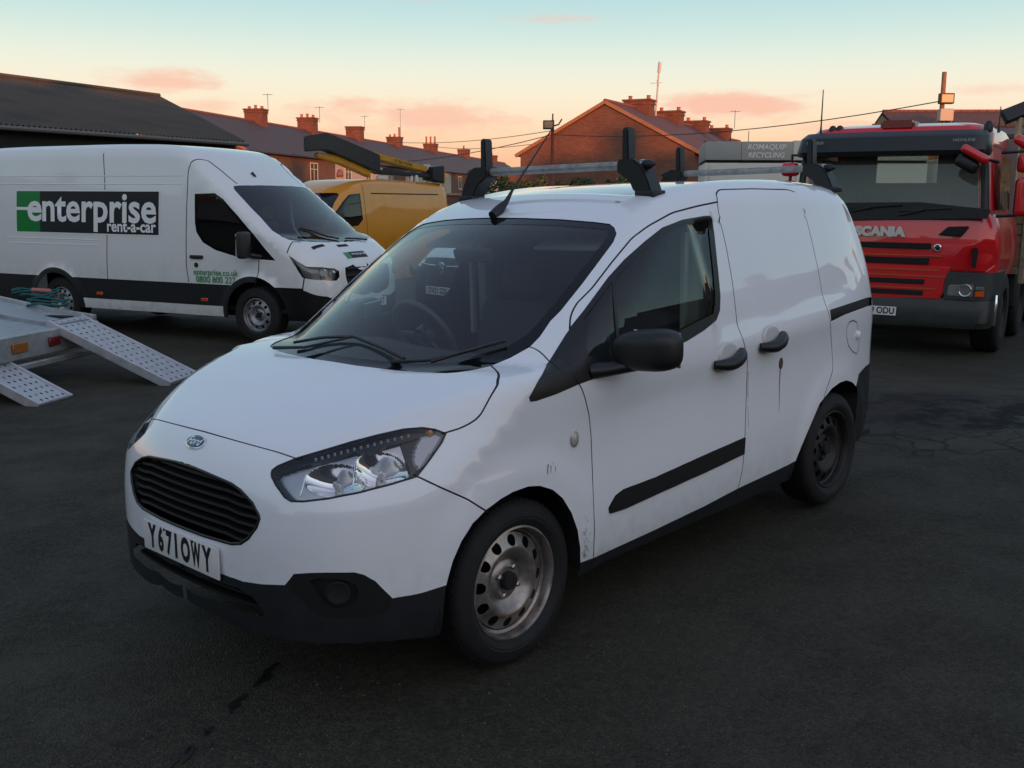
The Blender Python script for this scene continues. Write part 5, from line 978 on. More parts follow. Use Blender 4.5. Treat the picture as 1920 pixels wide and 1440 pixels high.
pane([(-.76, .885), (.385, .885), (.39, .945), (-.76, .945)], -.042, .06, HOLE, 'grille_slot', .006); pane([(-.74, .748), (.378, .748), (.386, .808), (-.74, .808)], -.042, .06, HOLE, 'grille_slot', .006)
for z, x1, y in ((1.232, .56, -.004), (1.060, .54, -.036), (.985, .63, -.036), (.832, .52, -.036)):
    pane([(-.80, z-.006), (x1, z-.006), (x1, z+.006), (-.80, z+.006)], y-.004, .012, OR, 'trim_line', .002)
for z in (1.345, 1.165): 
    for k in range(5):
        b = MB(); b.box(-.79, .42, -.016, -.010, z-.032+.014*k, z-.028+.014*k); b.build('slot_bar', LB, lt)
# corner panels with the vertical vent, headlamps and bumper
for s in (1, -1):
    P_ = [(.68, 1.065), (1.06, 1.055), (1.15, 1.14), (1.165, 1.25), (1.13, 1.44), (1.02, 1.46), (.92, 1.40), (.80, 1.36), (.70, 1.22)]
    b = MB(); vs = []
    def dep(x): return -.022+.20*max(0, (abs(x)-.93)/.24)**2
    for off in (0, .10): vs += [(s*x, dep(x)+off-(.03 if off == 0 and .75 < x < 1.12 and z > 1.1 else 0), z) for x, z in P_]
    n = len(P_); b.add(vs, [tuple(range(n)), tuple(range(n, 2*n))[::-1]]+[(i, (i+1) % n, n+(i+1) % n, n+i) for i in range(n)]); me = b.mesh('corner_panel'); bm = bmesh.new(); bm.from_mesh(me); bmesh.ops.bevel(bm, geom=[e for e in bm.edges if e.calc_face_angle(0) > .5], offset=.015, segments=2, affect='EDGES'); bm.to_mesh(me); bm.free(); shade(me, R(40)); obj('corner_panel', me, LR, lt)
    pane([(s*.905, 1.115), (s*.955, 1.105), (s*.965, 1.345), (s*.905, 1.352)], -.068, .05, HOLE, 'corner_vent', .01)
    pane([(s*.495, 1.487), (s*.755, 1.475), (s*.835, 1.60), (s*.60, 1.59)], -.006, .05, HOLE, 'air_vent', .008)
    loft([(([(s*x, y) for x, y in ((.62, -.02), (.80, -.015), (.98, .0), (1.08, .05), (1.16, .16), (1.18, .4), (1.18, .8))]), z) for z in (.72, 1.05)], LGREY, 'lamp_surround', True)
    pane([(s*.655, .765), (s*.945, .755), (s*.95, .915), (s*.665, .895)], -.035, .04, mat('lamp_bowl', (.75, .75, .70), .12, .85), 'headlamp', .012)
    b = MB(); b.lathe([(.07*math.sin(t), -.05*math.cos(t)) for t in np.linspace(.15, 1.5, 8)], 20, 'y', (s*.86, -.01, .835)); b.v = [(v[0], -v[1]-.07, v[2]) for v in b.v]; b.build('reflector', CHROME, lt, 60)
    pane([(s*.965, .76), (s*1.065, .765), (s*1.07, .835), (s*.968, .83)], -.02, .04, mat('lamp_orange', (.70, .10, .02), .2, coat=.6), 'indicator', .006); pane([(s*.965, .84), (s*1.065, .845), (s*1.07, .885), (s*.968, .885)], -.02, .04, mat('lamp_bowl', (.75, .75, .70), .12, .85), 'sidelight', .006)
    b = MB(); b.tube([(s*1.185, .12, .42), (s*1.195, .10, .62), (s*1.185, .14, .78)], .018, 8); b.build('bumper_strip', CHROME, lt, 60)
loft([(sec(1.14, .0, .2, 8, 1.0), .36), (sec(1.18, -.05, .2, 8, 1.0), .44), (sec(1.19, -.05, .2, 8, 1.0), .62), (sec(1.18, -.02, .2, 8, 1.0), .73)], LGREY, 'bumper')
b = MB(); b.bev(-.26, .26, -.066, -.058, -.0555, .0555, .003, 1); pl = b.build('number_plate', PLATE, lt, 40); pl.location = (-.17, 0, .535); text('plate_lettering', 'DX59 ODU', .112, INK, pl, (.0, -.068, 0), (R(90), 0, 0), bold=.003, sx=.86)
text('maker_lettering', 'SCANIA', .150, mat('bright_letter', (.72, .71, .68), .3, .4), lt, (-.19, -.012, 1.512), (R(90), 0, 0), bold=.011, sx=1.12, extr=.008)
b = MB(); b.lathe([(.045, 0), (.045, .012), (.036, .016), (.034, .010), (.001, .012)], 24, 'y'); b.v = [(v[0]+.507, -v[1]-.02, v[2]+1.335) for v in b.v]; bg_ = b.build('badge', CHROME, lt, 50)
b = MB(); b.lathe([(.030, .012), (.02, .017), (.001, .018)], 20, 'y'); b.v = [(v[0]+.507, -v[1]-.02, v[2]+1.335) for v in b.v]; b.build('badge_centre', INK, bg_, 50)
# screen, black lower band with wipers, visor
rows = [(1.76, .055), (1.90, .072), (2.15, .112), (2.38, .150), (2.50, .17)]
b = MB(); vs = []; xs = np.linspace(-1.02, 1.02, 17)
for z, y in rows: vs += [(x*1.06*(1-.045*(z-1.76)/.74)-.15, y+.05*(abs(x)/1.0)**2.5-.008, z) for x in xs]
b.add(vs, [(i*17+j, i*17+j+1, (i+1)*17+j+1, (i+1)*17+j) for i in range(4) for j in range(16)]); b.build('windscreen', LWS, lt, 60)
pane([(-1.03, 1.63), (1.02, 1.69), (1.05, 1.80), (.60, 1.845), (.25, 1.88), (-1.05, 1.86)], .015, .03, LB, 'wiper_panel', .008)
for x0, x1, z0, z1 in ((-.70, .05, 1.78, 1.84), (.02, .62, 1.77, 1.81), (-.9, -.3, 1.76, 1.80)):
    b = MB(); b.tube([(x0, .00, z0), (x1, .005, z1)], .012, 6); b.tube([(x0, .00, z0-.05), ((x0+x1)/2, -.01, (z0+z1)/2)], .014, 6); b.build('wiper', WP, lt, 60)
for s in (1, -1):
    b = MB(); b.tube([(s*1.12-.13, .07, 1.74), (s*1.09-.15, .15, 2.20), (s*1.06-.16, .20, 2.55)], .045, 8); b.build('screen_pillar', LB, lt, 60)
loft([(sec(1.06, -.14, .16, 6, .25, -.16), 2.44), (sec(1.07, -.16, .16, 6, .25, -.16), 2.49), (sec(1.05, -.10, .16, 6, .25, -.16), 2.66), (sec(1.0, .0, .16, 6, .3, -.16), 2.73)], mat('visor_black', (.010, .013, .014), .4), 'sun_visor', True)
for x, w in ((-1.02, .17), (.72, .20)):
    text('visor_lettering', 'PIONEER' if x < 0 else 'HIGHLINE', .05, mat('pale_print', (.30, .31, .30), .5), lt, (x, -.155, 2.60), (R(75), 0, 0), sx=1.1)
pane([(-.34, 2.76), (.08, 2.76), (.065, 2.88), (-.335, 2.885)], .25, .5, mat('roof_vent_red', (.20, .03, .02), .4, coat=.3), 'roof_box', .03)
for x in (-.86, -.95, .9): 
    b = MB(); b.lathe([(.05, 2.72), (.055, 2.80), (.03, 2.84), (.001, 2.85)], 12, 'z', (x, .35, 0)); b.build('roof_lamp', LB, lt, 50)
for x, h in ((-1.09, .60), (1.02, .30)):
    b = MB(); b.tube([(x, .30, 2.70), (x, .30, 2.70+h*.25), (x, .3, 2.70+h)], [.02, .010, .006], 6); b.build('aerial', LB, lt, 60)
# cab inside and rear window
b = MB(); b.box(-1.2, -.66, 1.60, 1.64, 1.1, 2.7); b.box(.14, 1.1, 1.60, 1.64, 1.1, 2.7); b.box(-.66, .14, 1.60, 1.64, 1.1, 2.14); b.box(-.66, .14, 1.60, 1.64, 2.55, 2.7); b.box(-1.05, 1.05, .22, .62, 1.5, 1.78); b.build('cab_interior', mat('cab_grey', (.20, .20, .18), .85), lt)
for x in (-.62, .62):
    b = MB(); b.bev(x-.25, x+.25, .95, 1.4, 1.3, 1.5, .06, 2); b.bev(x-.25, x+.25, 1.36, 1.5, 1.45, 2.05, .05, 2); b.build('seat', INT, lt, 50)
b = MB(); b.box(-.66, .14, 1.61, 1.615, 2.14, 2.55); b.build('rear_window', glass('clear_pane', (.85, .87, .85), 1.4), lt)
# side glass and mirrors
for s in (1, -1):
    k0_ = .0 if s > 0 else -.16
    pane2 = MB(); pane2.add([(s*1.105, .30, 1.80), (s*1.105, 1.25, 1.80), (s*1.065, 1.25, 2.42), (s*1.072, .42, 2.42)], [(0, 1, 2, 3)]); pane2.build('side_window', mat('side_dark_glass', (.01, .012, .012), .03, coat=.5), lt)
    for z0, z1, r_, nm in ((1.72, 2.18, .13, 'main_mirror'), (2.22, 2.45, .12, 'wide_mirror')) if s > 0 else ((2.20, 2.38, .1, 'main_mirror'), (1.98, 2.15, .1, 'wide_mirror')):
        b = MB(); b.bev(-.11, .11, -.10, .06, z0, z1, .07, 4, None, (s*1.40, .12, 0)); mo = b.build(nm, LR, lt, 60); b = MB(); b.bev(-.115, .09, -.02, .075, z0+.01, z1-.02, .05, 3, None, (s*1.385, .13, 0)); b.build('mirror_back', LB, mo, 60)
    b = MB(); b.tube([(s*1.10, .12, 2.46), (s*1.38, .10, 2.47), (s*1.40, .12, 2.15), (s*1.38, .10, 1.74), (s*1.10, .12, 1.72)], .022, 8); b.build('mirror_arm', LB, lt, 60)
# drooping kerb mirror hung before the screen on the right
b = MB(); b.bev(-.17, .17, -.10, .02, -.05, .05, .045, 3, Matrix.Rotation(R(30), 3, 'Y'), (.87, -.22, 2.43)); mo = b.build('front_mirror', LR, lt, 60)
b = MB(); b.bev(-.14, .14, -.06, .03, -.15, .0, .06, 3, Matrix.Rotation(R(30), 3, 'Y'), (.82, -.20, 2.39)); b.build('mirror_back', LB, mo, 60)
b = MB(); b.tube([(.95, -.16, 2.38), (1.08, .05, 2.35)], .02, 6); b.build('mirror_arm', LB, lt, 60)
b = MB(); b.bev(-.10, .10, -.05, .05, -.06, .06, .05, 3, Matrix.Rotation(R(35), 3, 'Y'), (1.30, .2, 2.58)); b.build('kerb_mirror', LR, lt, 60)
# chassis, wheels, tipping body with board sides
b = MB(); b.box(-.45, .45, .6, 7.0, .62, .85); b.box(-1.1, 1.1, .5, .62, .45, .6); b.build('chassis', HOLE, lt)
for y in (.98, 2.9, 5.2, 6.5):
    for s in (1, -1):
        w_ = make_wheel(lt, (0, 0, 0), .50, .30, .29, DARKRIM, s, 10); w_.rotation_euler = (0, 0, -math.pi/2); w_.location = (s*1.02, y, .50)
        w_.rotation_euler = (0, 0, math.pi/2*(-1))
BODYW = mat('weathered_board', (.20, .16, .10), .8, var=.35, vscale=6, bump=.3, bscale=30, stretch=(1, 1, 6)); POST = mat('body_post', (.26, .22, .15), .7, var=.3, vscale=10)
for s in (1, -1):
    for k in range(7):
        b = MB(); b.bev(s*1.21-.02, s*1.21+.02, 2.1, 7.2, 1.02+.145*k, 1.155+.145*k, .008, 1); b.build('side_board', BODYW, lt)
    for y in (2.05, 3.3, 4.6, 5.9, 7.2):
        b = MB(); b.bev(s*1.235-.035, s*1.235+.035, y-.05, y+.05, .80, 2.06, .008, 1); b.build('side_post', POST, lt)
for k in range(7):
    b = MB(); b.bev(-1.2, 1.2, 2.02, 2.06, 1.02+.145*k, 1.155+.145*k, .008, 1); b.build('head_board', BODYW, lt)
b = MB(); b.box(-1.2, 1.2, 2.0, 7.2, .93, 1.0); b.build('load_floor', BODYW, lt)
for (x, y, z0, z1, r_) in ((1.02, 1.78, .9, 1.9, .05), (.90, 1.86, .9, 2.0, .06)):
    b = MB(); b.tube([(x, y, z0), (x, y, z1)], r_, 12); b.build('exhaust_stack', mat('dull_steel', (.25, .25, .24), .45, .8, var=.3, vscale=20), lt, 50)
b = MB(); b.tube([(1.05, 1.75, 1.2), (1.12, 1.80, 1.0), (1.06, 1.9, .95), (1.1, 1.95, 1.25)], .018, 8); b.tube([(.98, 1.75, 1.3), (1.08, 1.78, 1.05), (1.0, 1.92, .9)], .014, 8); b.build('hose', HOLE, lt, 60)
for q in ((.95, 1.15, 2.3, 3.0, .45, .9), (.85, 1.18, 3.8, 4.5, .45, .92)): b = MB(); b.bev(*q, .03, 2); b.build('side_tank', LB, lt, 40)

# ------------------------------------------------------------------ recycling lorry behind
rq = thing('recycling_lorry', 'grey topped recycling lorry body standing left of the red lorry', 'lorry', (4.15, 22.0, -.1), R(-7))
RG = mat('curtain_grey', (.36, .35, .31), .6, var=.05, vscale=4, dirt=((.25, .22, .18), 0, 4, .3, 3)); RG2 = mat('curtain_grey_side', (.31, .31, .30), .6, var=.05, vscale=4); RW = mat('recycler_white', (.60, .57, .50), .5, var=.06, vscale=3, dirt=((.30, .25, .18), 0, 3, .4, 3))
for x0, x1, z0, z1, m_, nm in ((-.02, .74, 2.66, 3.05, RG2, 'top_panel'), (.744, 1.82, 2.66, 3.05, RG, 'top_panel'), (1.824, 4.6, 2.66, 3.07, RW, 'top_panel'), (-.02, 1.9, .9, 2.60, RW, 'body_panel'), (1.904, 4.6, .9, 2.60, RW, 'body_panel')):
    b = MB(); b.bev(x0, x1, 0, 2.3, z0, z1, .012, 2); b.build(nm, m_, rq, 40)
b = MB(); b.box(0, 4.58, .06, 2.26, 2.58, 2.68); b.build('body_gap', HOLE, rq); b = MB(); b.box(0, 6.2, .3, 2.1, .5, .9); b.build('chassis', HOLE, rq)
b = MB(); b.bev(4.8, 6.2, .05, 2.25, .55, 2.7, .08, 2); b.build('cab', RW, rq, 40)
for x in (1.2, 5.5):
    for y in (.15, 2.15):
        make_wheel(rq, (x, y, .48), .48, .28, .28, DARKRIM, -1 if y < 1 else 1, 10)
text('body_lettering', 'ROMAQUIP', .155, SGW, rq, (1.26, -.012, 2.93), (R(90), 0, 0), sx=1.0, bold=.002, shear=.2); text('body_lettering', 'RECYCLING', .150, SGW, rq, (1.26, -.012, 2.76), (R(90), 0, 0), sx=.95, bold=.002, shear=.2)
b = MB(); b.tube([(.08, -.01, .95), (.08, -.01, 2.55)], .02, 6); b.build('corner_rail', RW, rq)
b = MB(); b.tube([(.05, 1.0, 3.04), (.05, 1.0, 3.12)], .04, 8); b.build('roof_lamp', LB, rq); b = MB(); b.tube([(1.0, 1.2, 3.0), (1.0, 1.2, 3.35)], .008, 6); b.build('aerial', LB, rq)

# ------------------------------------------------------------------ car trailer with two loading ramps
tr = thing('car_trailer', 'galvanised car transporter trailer with a sloping tail deck', 'trailer', (-4.55, 9.0, -.12), math.atan2(-.215, .976))   # x points to the ramps
GV = mat('galvanised', (.42, .43, .44), .45, .6, var=.2, vscale=14, bump=.05, bscale=80); DK = mat('deck_plate', (.34, .36, .39), .42, .55, var=.25, vscale=12, rvar=.1)
prof = [(0, .56), (-.5, .615), (-1.0, .70), (-1.6, .80), (-2.2, .84), (-5.0, .84)]
for y0, y1 in ((-.78, -.20), (.62, 1.20)):
    b = MB(); n = len(prof); b.prism([(x, z) for x, z in prof]+[(x, z-.05) for x, z in prof[::-1]], 'y', y0, y1); b.build('deck_track', DK, tr, 30)
b = MB(); n = len(prof); b.prism([(x-.02, z-.03) for x, z in prof]+[(x-.02, z-.05) for x, z in prof[::-1]], 'y', -.20, .62); b.build('centre_deck', DK, tr, 30)
for y in (-.80, 1.20):
    b = MB(); b.prism([(x, z+.03) for x, z in prof]+[(x, z-.16) for x, z in prof[::-1]], 'y', y-.025, y+.025); b.build('side_rail', GV, tr, 30)
b = MB(); b.bev(-.06, .03, -.82, 1.22, .30, .53, .01, 1); b.build('rear_frame', GV, tr, 30); b = MB(); b.bev(-.05, .05, -.82, 1.22, .20, .26, .01, 1); b.build('rear_bar', GV, tr, 30)
for y, c_, w_ in ((1.05, RED, .09), (.50, mat('dull_red_lens', (.14, .01, .012), .25, coat=.4), .08), (-.62, mat('lamp_amber_dull', (.30, .10, .01), .3, coat=.4), .09), (.02, MATS['lamp_amber_dull'], .10)):
    b = MB(); b.bev(.03, .05, y-w_, y+w_, .37, .46, .006, 1); b.build('tail_lamp', c_, tr, 40)
for x in (-2.2, -3.0):
    for y in (-1.0, 1.4): 
        make_wheel(tr, (x, y, .30), .30, .19, .18, DARKRIM, -1 if y < 0 else 1, 8)
b = MB(); b.box(-5.0, -.1, -.6, -.5, .35, .6); b.box(-5.0, -.1, .9, 1.0, .35, .6); b.build('chassis_beam', HOLE, tr)
def ramp(name, p0, p1, w, label):
    """perforated aluminium ramp from the deck (p0) to the ground (p1): each punched hole is an opening"""
    p0, p1 = Vector(p0), Vector(p1); d = p1-p0; L = d.length; t = thing(name, label, 'ramp', tuple(p0), 0, 'loading ramps leaning on the trailer'); ex = d.normalized(); ey = Vector((-ex.y, ex.x, 0)).normalized(); ez = ex.cross(ey)
    t.rotation_euler = Matrix((ex, ey, ez)).transposed().to_euler()
    V, E = [], []
    def loop(pts):
        n0 = len(V); V.extend(Vector(p) for p in pts); E.extend((n0+i, n0+(i+1) % len(pts)) for i in range(len(pts)))
    loop([(0, -w/2), (L, -w/2), (L, w/2), (0, w/2)]); H = []
    nx, ny = int(L/.085), 5
    for i in range(nx):
        for j in range(ny):
            x = .06+i*(L-.12)/(nx-1); y = -w/2+.07+(w-.14)*j/(ny-1)+(.018 if i % 2 else -.018)
            if abs(y) < w/2-.03: H.append((x, y)); loop([(x+.017*math.cos(a), y+.013*math.sin(a)) for a in np.linspace(0, 2*math.pi, 9)[:-1]])
    c = delaunay_2d_cdt(V, E, [], 0, 1e-6); HA = np.array(H); keep = []
    for f in c[2]:
        m = sum((c[0][i] for i in f), Vector((0, 0)))/len(f)
        if (((HA-np.array(m))/[.0165, .0125])**2).sum(1).min() < .9: continue
        keep.append(tuple(f))
    b = MB(); b.add([(v.x, v.y, .0) for v in c[0]], keep); b.build('ramp_plate', mat('ramp_alloy', (.50, .51, .53), .40, .55, var=.12, vscale=10, rvar=.08), t)
    for y in (-w/2, w/2):
        q = MB(); q.bev(0, L, y-.016, y+.016, -.075, .014, .006, 1); q.build('ramp_rail', MATS['ramp_alloy'], t)
    for y in (-w*.2, w*.2):
        q = MB(); q.bev(0, L, y-.010, y+.010, -.07, -.004, .003, 1); q.build('ramp_rib', GV, t)
    q = MB(); q.box(-.0, .02, -w/2, w/2, -.06, .0); q.box(L-.02, L, -w/2, w/2, -.03, .0); q.build('ramp_end', GV, t); return t
ramp('loading_ramp', (-4.46, 9.86, .47), (-3.20, 9.60, -.085), .52, 'perforated silver ramp whose foot reaches behind the van bonnet')
ramp('loading_ramp', (-5.25, 8.85, .46), (-4.0, 8.56, -.10), .42, 'perforated silver ramp at the left edge ending in clear view')
st = MB(); rs_ = np.random.default_rng(4)
for k in range(4):
    c0 = np.array([-4.80-.12*k+rs_.normal(0, .05), 10.30-.0*k+.16*k*.9, .56+.035*k]); ts_ = np.linspace(0, 2*math.pi*1.2, 26); r_ = .07+.05*rs_.random(); ph = rs_.random()*6
    st.tube([(c0[0]+r_*math.cos(t+ph)*2.2, c0[1]+r_*.6*math.sin(t+ph), c0[2]-.02+.012*math.sin(3*t+ph)+.004*t) for t in ts_], .011, 6)
tag(st.build('tie_down_strap', mat('teal_webbing', (.012, .10, .10), .85, var=.4, vscale=30), None, 60), 'heap of teal tie down straps on the far edge of the trailer deck', 'strap')
st = MB(); st.bev(-.10, .10, -.05, .05, 0, .06, .02, 2); q = st.build('ratchet_handle', mat('faded_orange', (.45, .09, .05), .5), None, 50); q.location = (-5.10, 10.75, .62); q.rotation_euler = (.2, .1, .5); tag(q, 'small faded orange ratchet handle among the teal straps', 'ratchet')

# ------------------------------------------------------------------ buildings
def brick(name, c1, c2, mortar, scale=1., rough=.85, grime=.3):
    if name in MATS: return MATS[name]
    m = bpy.data.materials.new(name); m.use_nodes = True; t = m.node_tree; b = t.nodes['Principled BSDF']; b.inputs['Roughness'].default_value = rough
    tcn = t.nodes.new('ShaderNodeTexCoord'); geo = t.nodes.new('ShaderNodeNewGeometry')
    # bricks run level round every face: length along the wall, height up it
    s = t.nodes.new('ShaderNodeSeparateXYZ'); t.links.new(tcn.outputs['Object'], s.inputs[0]); ad = t.nodes.new('ShaderNodeMath'); ad.operation = 'ADD'; t.links.new(s.outputs[0], ad.inputs[0]); t.links.new(s.outputs[1], ad.inputs[1])
    c = t.nodes.new('ShaderNodeCombineXYZ'); t.links.new(ad.outputs[0], c.inputs[0]); t.links.new(s.outputs[2], c.inputs[1])
    br = t.nodes.new('ShaderNodeTexBrick'); t.links.new(c.outputs[0], br.inputs['Vector']); br.inputs['Scale'].default_value = 1; br.inputs['Brick Width'].default_value = .225*scale; br.inputs['Row Height'].default_value = .075*scale; br.inputs['Mortar Size'].default_value = .008*scale
    br.inputs['Color1'].default_value = (*c1, 1); br.inputs['Color2'].default_value = (*c2, 1); br.inputs['Mortar'].default_value = (*mortar, 1)
    n = t.nodes.new('ShaderNodeTexNoise'); n.inputs['Scale'].default_value = .9; n.inputs['Detail'].default_value = 8; n.inputs['Roughness'].default_value = .7; t.links.new(tcn.outputs['Object'], n.inputs['Vector'])
    q = t.nodes.new('ShaderNodeMapRange'); t.links.new(n.outputs[0], q.inputs[0]); q.inputs[1].default_value = .3; q.inputs[2].default_value = .75; q.inputs[3].default_value = 1+grime*.4; q.inputs[4].default_value = 1-grime
    mx = t.nodes.new('ShaderNodeMixRGB'); mx.blend_type = 'MULTIPLY'; mx.inputs[0].default_value = 1; t.links.new(br.outputs[0], mx.inputs[1]); t.links.new(q.outputs[0], mx.inputs[2]); t.links.new(mx.outputs[0], b.inputs['Base Color'])
    bp = t.nodes.new('ShaderNodeBump'); bp.inputs['Strength'].default_value = .4; bp.inputs['Distance'].default_value = .01; t.links.new(br.outputs[1], bp.inputs['Height']); bp.invert = True; t.links.new(bp.outputs[0], b.inputs['Normal'])
    MATS[name] = m; return m
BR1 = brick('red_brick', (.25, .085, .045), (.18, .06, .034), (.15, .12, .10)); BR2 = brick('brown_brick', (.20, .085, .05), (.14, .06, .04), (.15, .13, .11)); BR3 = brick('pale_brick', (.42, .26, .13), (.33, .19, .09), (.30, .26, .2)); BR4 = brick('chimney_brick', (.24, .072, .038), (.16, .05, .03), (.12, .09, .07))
SLATE = mat('roof_slate', (.062, .050, .053), .7, var=.3, vscale=5, bump=.3, bscale=9, stretch=(1.5, 1, 4)); RTILE = mat('red_roof_tile', (.12, .048, .036), .75, var=.3, vscale=5, bump=.3, bscale=10)
STONE = mat('stone_trim', (.34, .24, .16), .8, var=.25, vscale=6); RIDGE = mat('ridge_tile', (.22, .075, .05), .75, var=.3, vscale=5); POT = mat('clay_pot', (.42, .11, .05), .7, var=.2, vscale=8); WFR = mat('white_frame', (.66, .65, .62), .5); DARKG = mat('dark_pane', (.012, .014, .016), .04, coat=.6); RENDER = mat('pale_render', (.45, .40, .33), .85, var=.12, vscale=3); GUT = mat('gutter', (.03, .03, .032), .6)
def stack(parent, x, y, z0, z1, w=1.5, d=.75, pots=3, tall=None, m=BR4):
    """brick chimney: shaft, oversailing courses, clay pots"""
    b = MB(); b.box(x-d/2, x+d/2, y-w/2, y+w/2, z0, z1-.28); b.box(x-d/2-.05, x+d/2+.05, y-w/2-.05, y+w/2+.05, z1-.28, z1-.20); b.box(x-d/2-.02, x+d/2+.02, y-w/2-.02, y+w/2+.02, z1-.20, z1-.10); b.box(x-d/2-.08, x+d/2+.08, y-w/2-.08, y+w/2+.08, z1-.10, z1)
    c = b.build('chimney', m, parent)
    b = MB(); b.box(x-d/2-.06, x+d/2+.06, y-w/2-.10, y+w/2+.10, z0+.0, z0+.05)
    for k in range(pots):
        yy = y-w/2+.2+(w-.4)*(k/(max(1, pots-1))) if pots > 1 else y; h = (tall[k] if tall else .32); p = MB(); p.lathe([(.13, -.02), (.13, .05), (.105, .08), (.095, h-.06), (.12, h-.04), (.12, h), (.08, h), (.08, h-.15)], 14, 'z', (x, yy, z1)); p.build('chimney_pot', POT, c, 40)
    return c
def win(parent, x, z, w, h, y=0., m=DARKG, frame=WFR):
    f = MB(); t = .06; f.box(x-w/2, x+w/2, y-.03, y+.05, z-t, z); f.box(x-w/2, x+w/2, y-.03, y+.05, z+h, z+h+t); f.box(x-w/2-t, x-w/2, y-.03, y+.05, z-t, z+h+t); f.box(x+w/2, x+w/2+t, y-.03, y+.05, z-t, z+h+t); f.box(x-.025, x+.025, y-.02, y+.05, z, z+h); f.box(x-w/2, x-.026, y-.02, y+.05, z+h*.66, z+h*.66+.04); f.box(x+.026, x+w/2, y-.02, y+.05, z+h*.66, z+h*.66+.04)
    wo = f.build('window', frame, parent); g = MB(); g.box(x-w/2, x+w/2, y+.0, y+.02, z, z+h); g.build('pane', m, wo); s = MB(); s.box(x-w/2-.15, x+w/2+.15, y-.09, y-.002, z-.20, z-t-.004); s.build('sill', STONE, wo); return wo
def house(label, origin, along, L, depth, eave, ridge, wm, rm, chim=None, wins=True, group=None, name='terraced_house', verge=False, cat='house', facew=None, z0=-1.0):
    """one house of a terrace: x along the row, y backwards"""
    a = math.atan2(along[1], along[0]); t = thing(name, label, cat, (*origin[:2], origin[2] if len(origin) > 2 else 0), a, group)
    w = MB(); w.add([(x, y, z) for x in (0, L) for y, z in ((0, z0), (0, eave), (depth/2, ridge-.06), (depth, eave), (depth, z0))], [(0, 1, 2, 3, 4), (9, 8, 7, 6, 5), (0, 5, 6, 1), (4, 3, 8, 9)]); w.build('wall', wm, t)
    o = .28; dz = (ridge-eave)/(depth/2)*o; x0, x1 = (-.06 if verge else .004), L-.004
    r = MB()
    for sy in (0, 1):
        e = (-o, eave-dz) if sy == 0 else (depth+o, eave-dz); k = (depth/2, ridge); r.add([(x, e[0], e[1]+.03) for x in (x0, x1)]+[(x, k[0], k[1]+.03) for x in (x0, x1)]+[(x, e[0], e[1]+.12) for x in (x0, x1)]+[(x, k[0], k[1]+.12) for x in (x0, x1)], [(0, 1, 3, 2), (4, 6, 7, 5), (0, 4, 5, 1), (0, 2, 6, 4), (1, 5, 7, 3), (2, 3, 7, 6)])
    ro = r.build('roof', rm, t)
    q = MB(); n = max(2, int(L/.45)); 
    for k in range(n): q.tube([(x0+(x1-x0)*k/n+.01, depth/2, ridge+.13), (x0+(x1-x0)*(k+1)/n-.01, depth/2, ridge+.13)], .11, 6)
    q.build('ridge_tile', RIDGE, ro)['kind'] = 'stuff'
    if verge:
        q = MB()
        for sy in (0, 1):
            e = Vector((x0, -o if sy == 0 else depth+o, eave-dz+.06)); k = Vector((x0, depth/2, ridge+.06)); u = (k-e).normalized(); nn = Vector((0, -u.z, u.y)) if sy == 0 else Vector((0, u.z, -u.y))
            q.add([e+nn*.09+Vector((-.05, 0, 0)), k+nn*.09+Vector((-.05, 0, 0)), k-nn*.07+Vector((-.05, 0, 0)), e-nn*.07+Vector((-.05, 0, 0)), e+nn*.09+Vector((.10, 0, 0)), k+nn*.09+Vector((.10, 0, 0)), k-nn*.07+Vector((.10, 0, 0)), e-nn*.07+Vector((.10, 0, 0))], [(0, 1, 2, 3), (7, 6, 5, 4), (0, 4, 5, 1), (1, 5, 6, 2), (2, 6, 7, 3), (3, 7, 4, 0)])
        q.build('verge', mat('brick_verge', (.40, .17, .08), .8, var=.25, vscale=8), t)
    g = MB(); g.tube([(x0, -o-.04, eave-dz+.03), (x1, -o-.04, eave-dz+.03)], .06, 6); g.build('gutter', GUT, t)
    if wins:
        ww = 1.0 if L < 6 else 1.2
        for x in ((L*.27, L*.73) if L > 3.5 else (L/2,)):
            win(t, x, eave-1.75, ww, 1.25); 
        win(t, L*.3, .75, 1.3, 1.35); d = MB(); d.bev(L*.74-.45, L*.74+.45, -.04, .04, z0, 1.95, .01, 1); d.build('door', mat('door_paint', (.10, .03, .03), .5), t)
    if chim: 
        for c in chim: stack(t, *c)
    return t
def aerial(parent_z, p, h, label, n=5):
    b = MB(); x, y, z = p; b.tube([(x, y, z), (x, y, z+h)], .022, 6); b.tube([(x-.35, y, z+h-.08), (x+.35, y, z+h-.08)], .014, 5)
    for k in range(n): b.tube([(x-.30+.15*k, y-.22, z+h-.08), (x-.30+.15*k, y+.22, z+h-.08)], .009, 4)
    tag(b.build('roof_aerial', mat('aerial_metal', (.22, .20, .18), .5, .5), None), label, 'aerial', 'television aerials on the chimneys')
# --- long terrace on the left, running away from us; chimneys where the photograph shows them
D1 = np.array([.2217, .9751]); O1 = np.array([-16.8, 65.05])
def along1(t): return O1+D1*t
tt = [.102*90.2, .2016*90.2, .316*90.2, .436*90.2, .571*90.2, .726*90.2, .89*90.2]
CH1 = [('wide brick chimney at the near end', 1.4, .9, 8.12, [.20, .28, .20]), ('chimney with leaning pots', 1.4, .9, 8.22, [.22, .32, .28]), ('plain square chimney', 1.4, .95, 8.25, None), ('chimney with one tall red pot', 1.4, .95, 8.0, [.95, .3, .25]), ('chimney with tall crowded red pots', 1.4, 1.0, 8.0, [.8, .8, .8]), ('short chimney with a single pot', 1.35, .95, 8.1, [.45]), ('smallest and farthest chimney of the long row', 1.35, .95, 8.0, [.3])]
edges = [-1.0]+[(a+b)/2 for a, b in zip(tt[:-1], tt[1:])]+[tt[-1]+8]
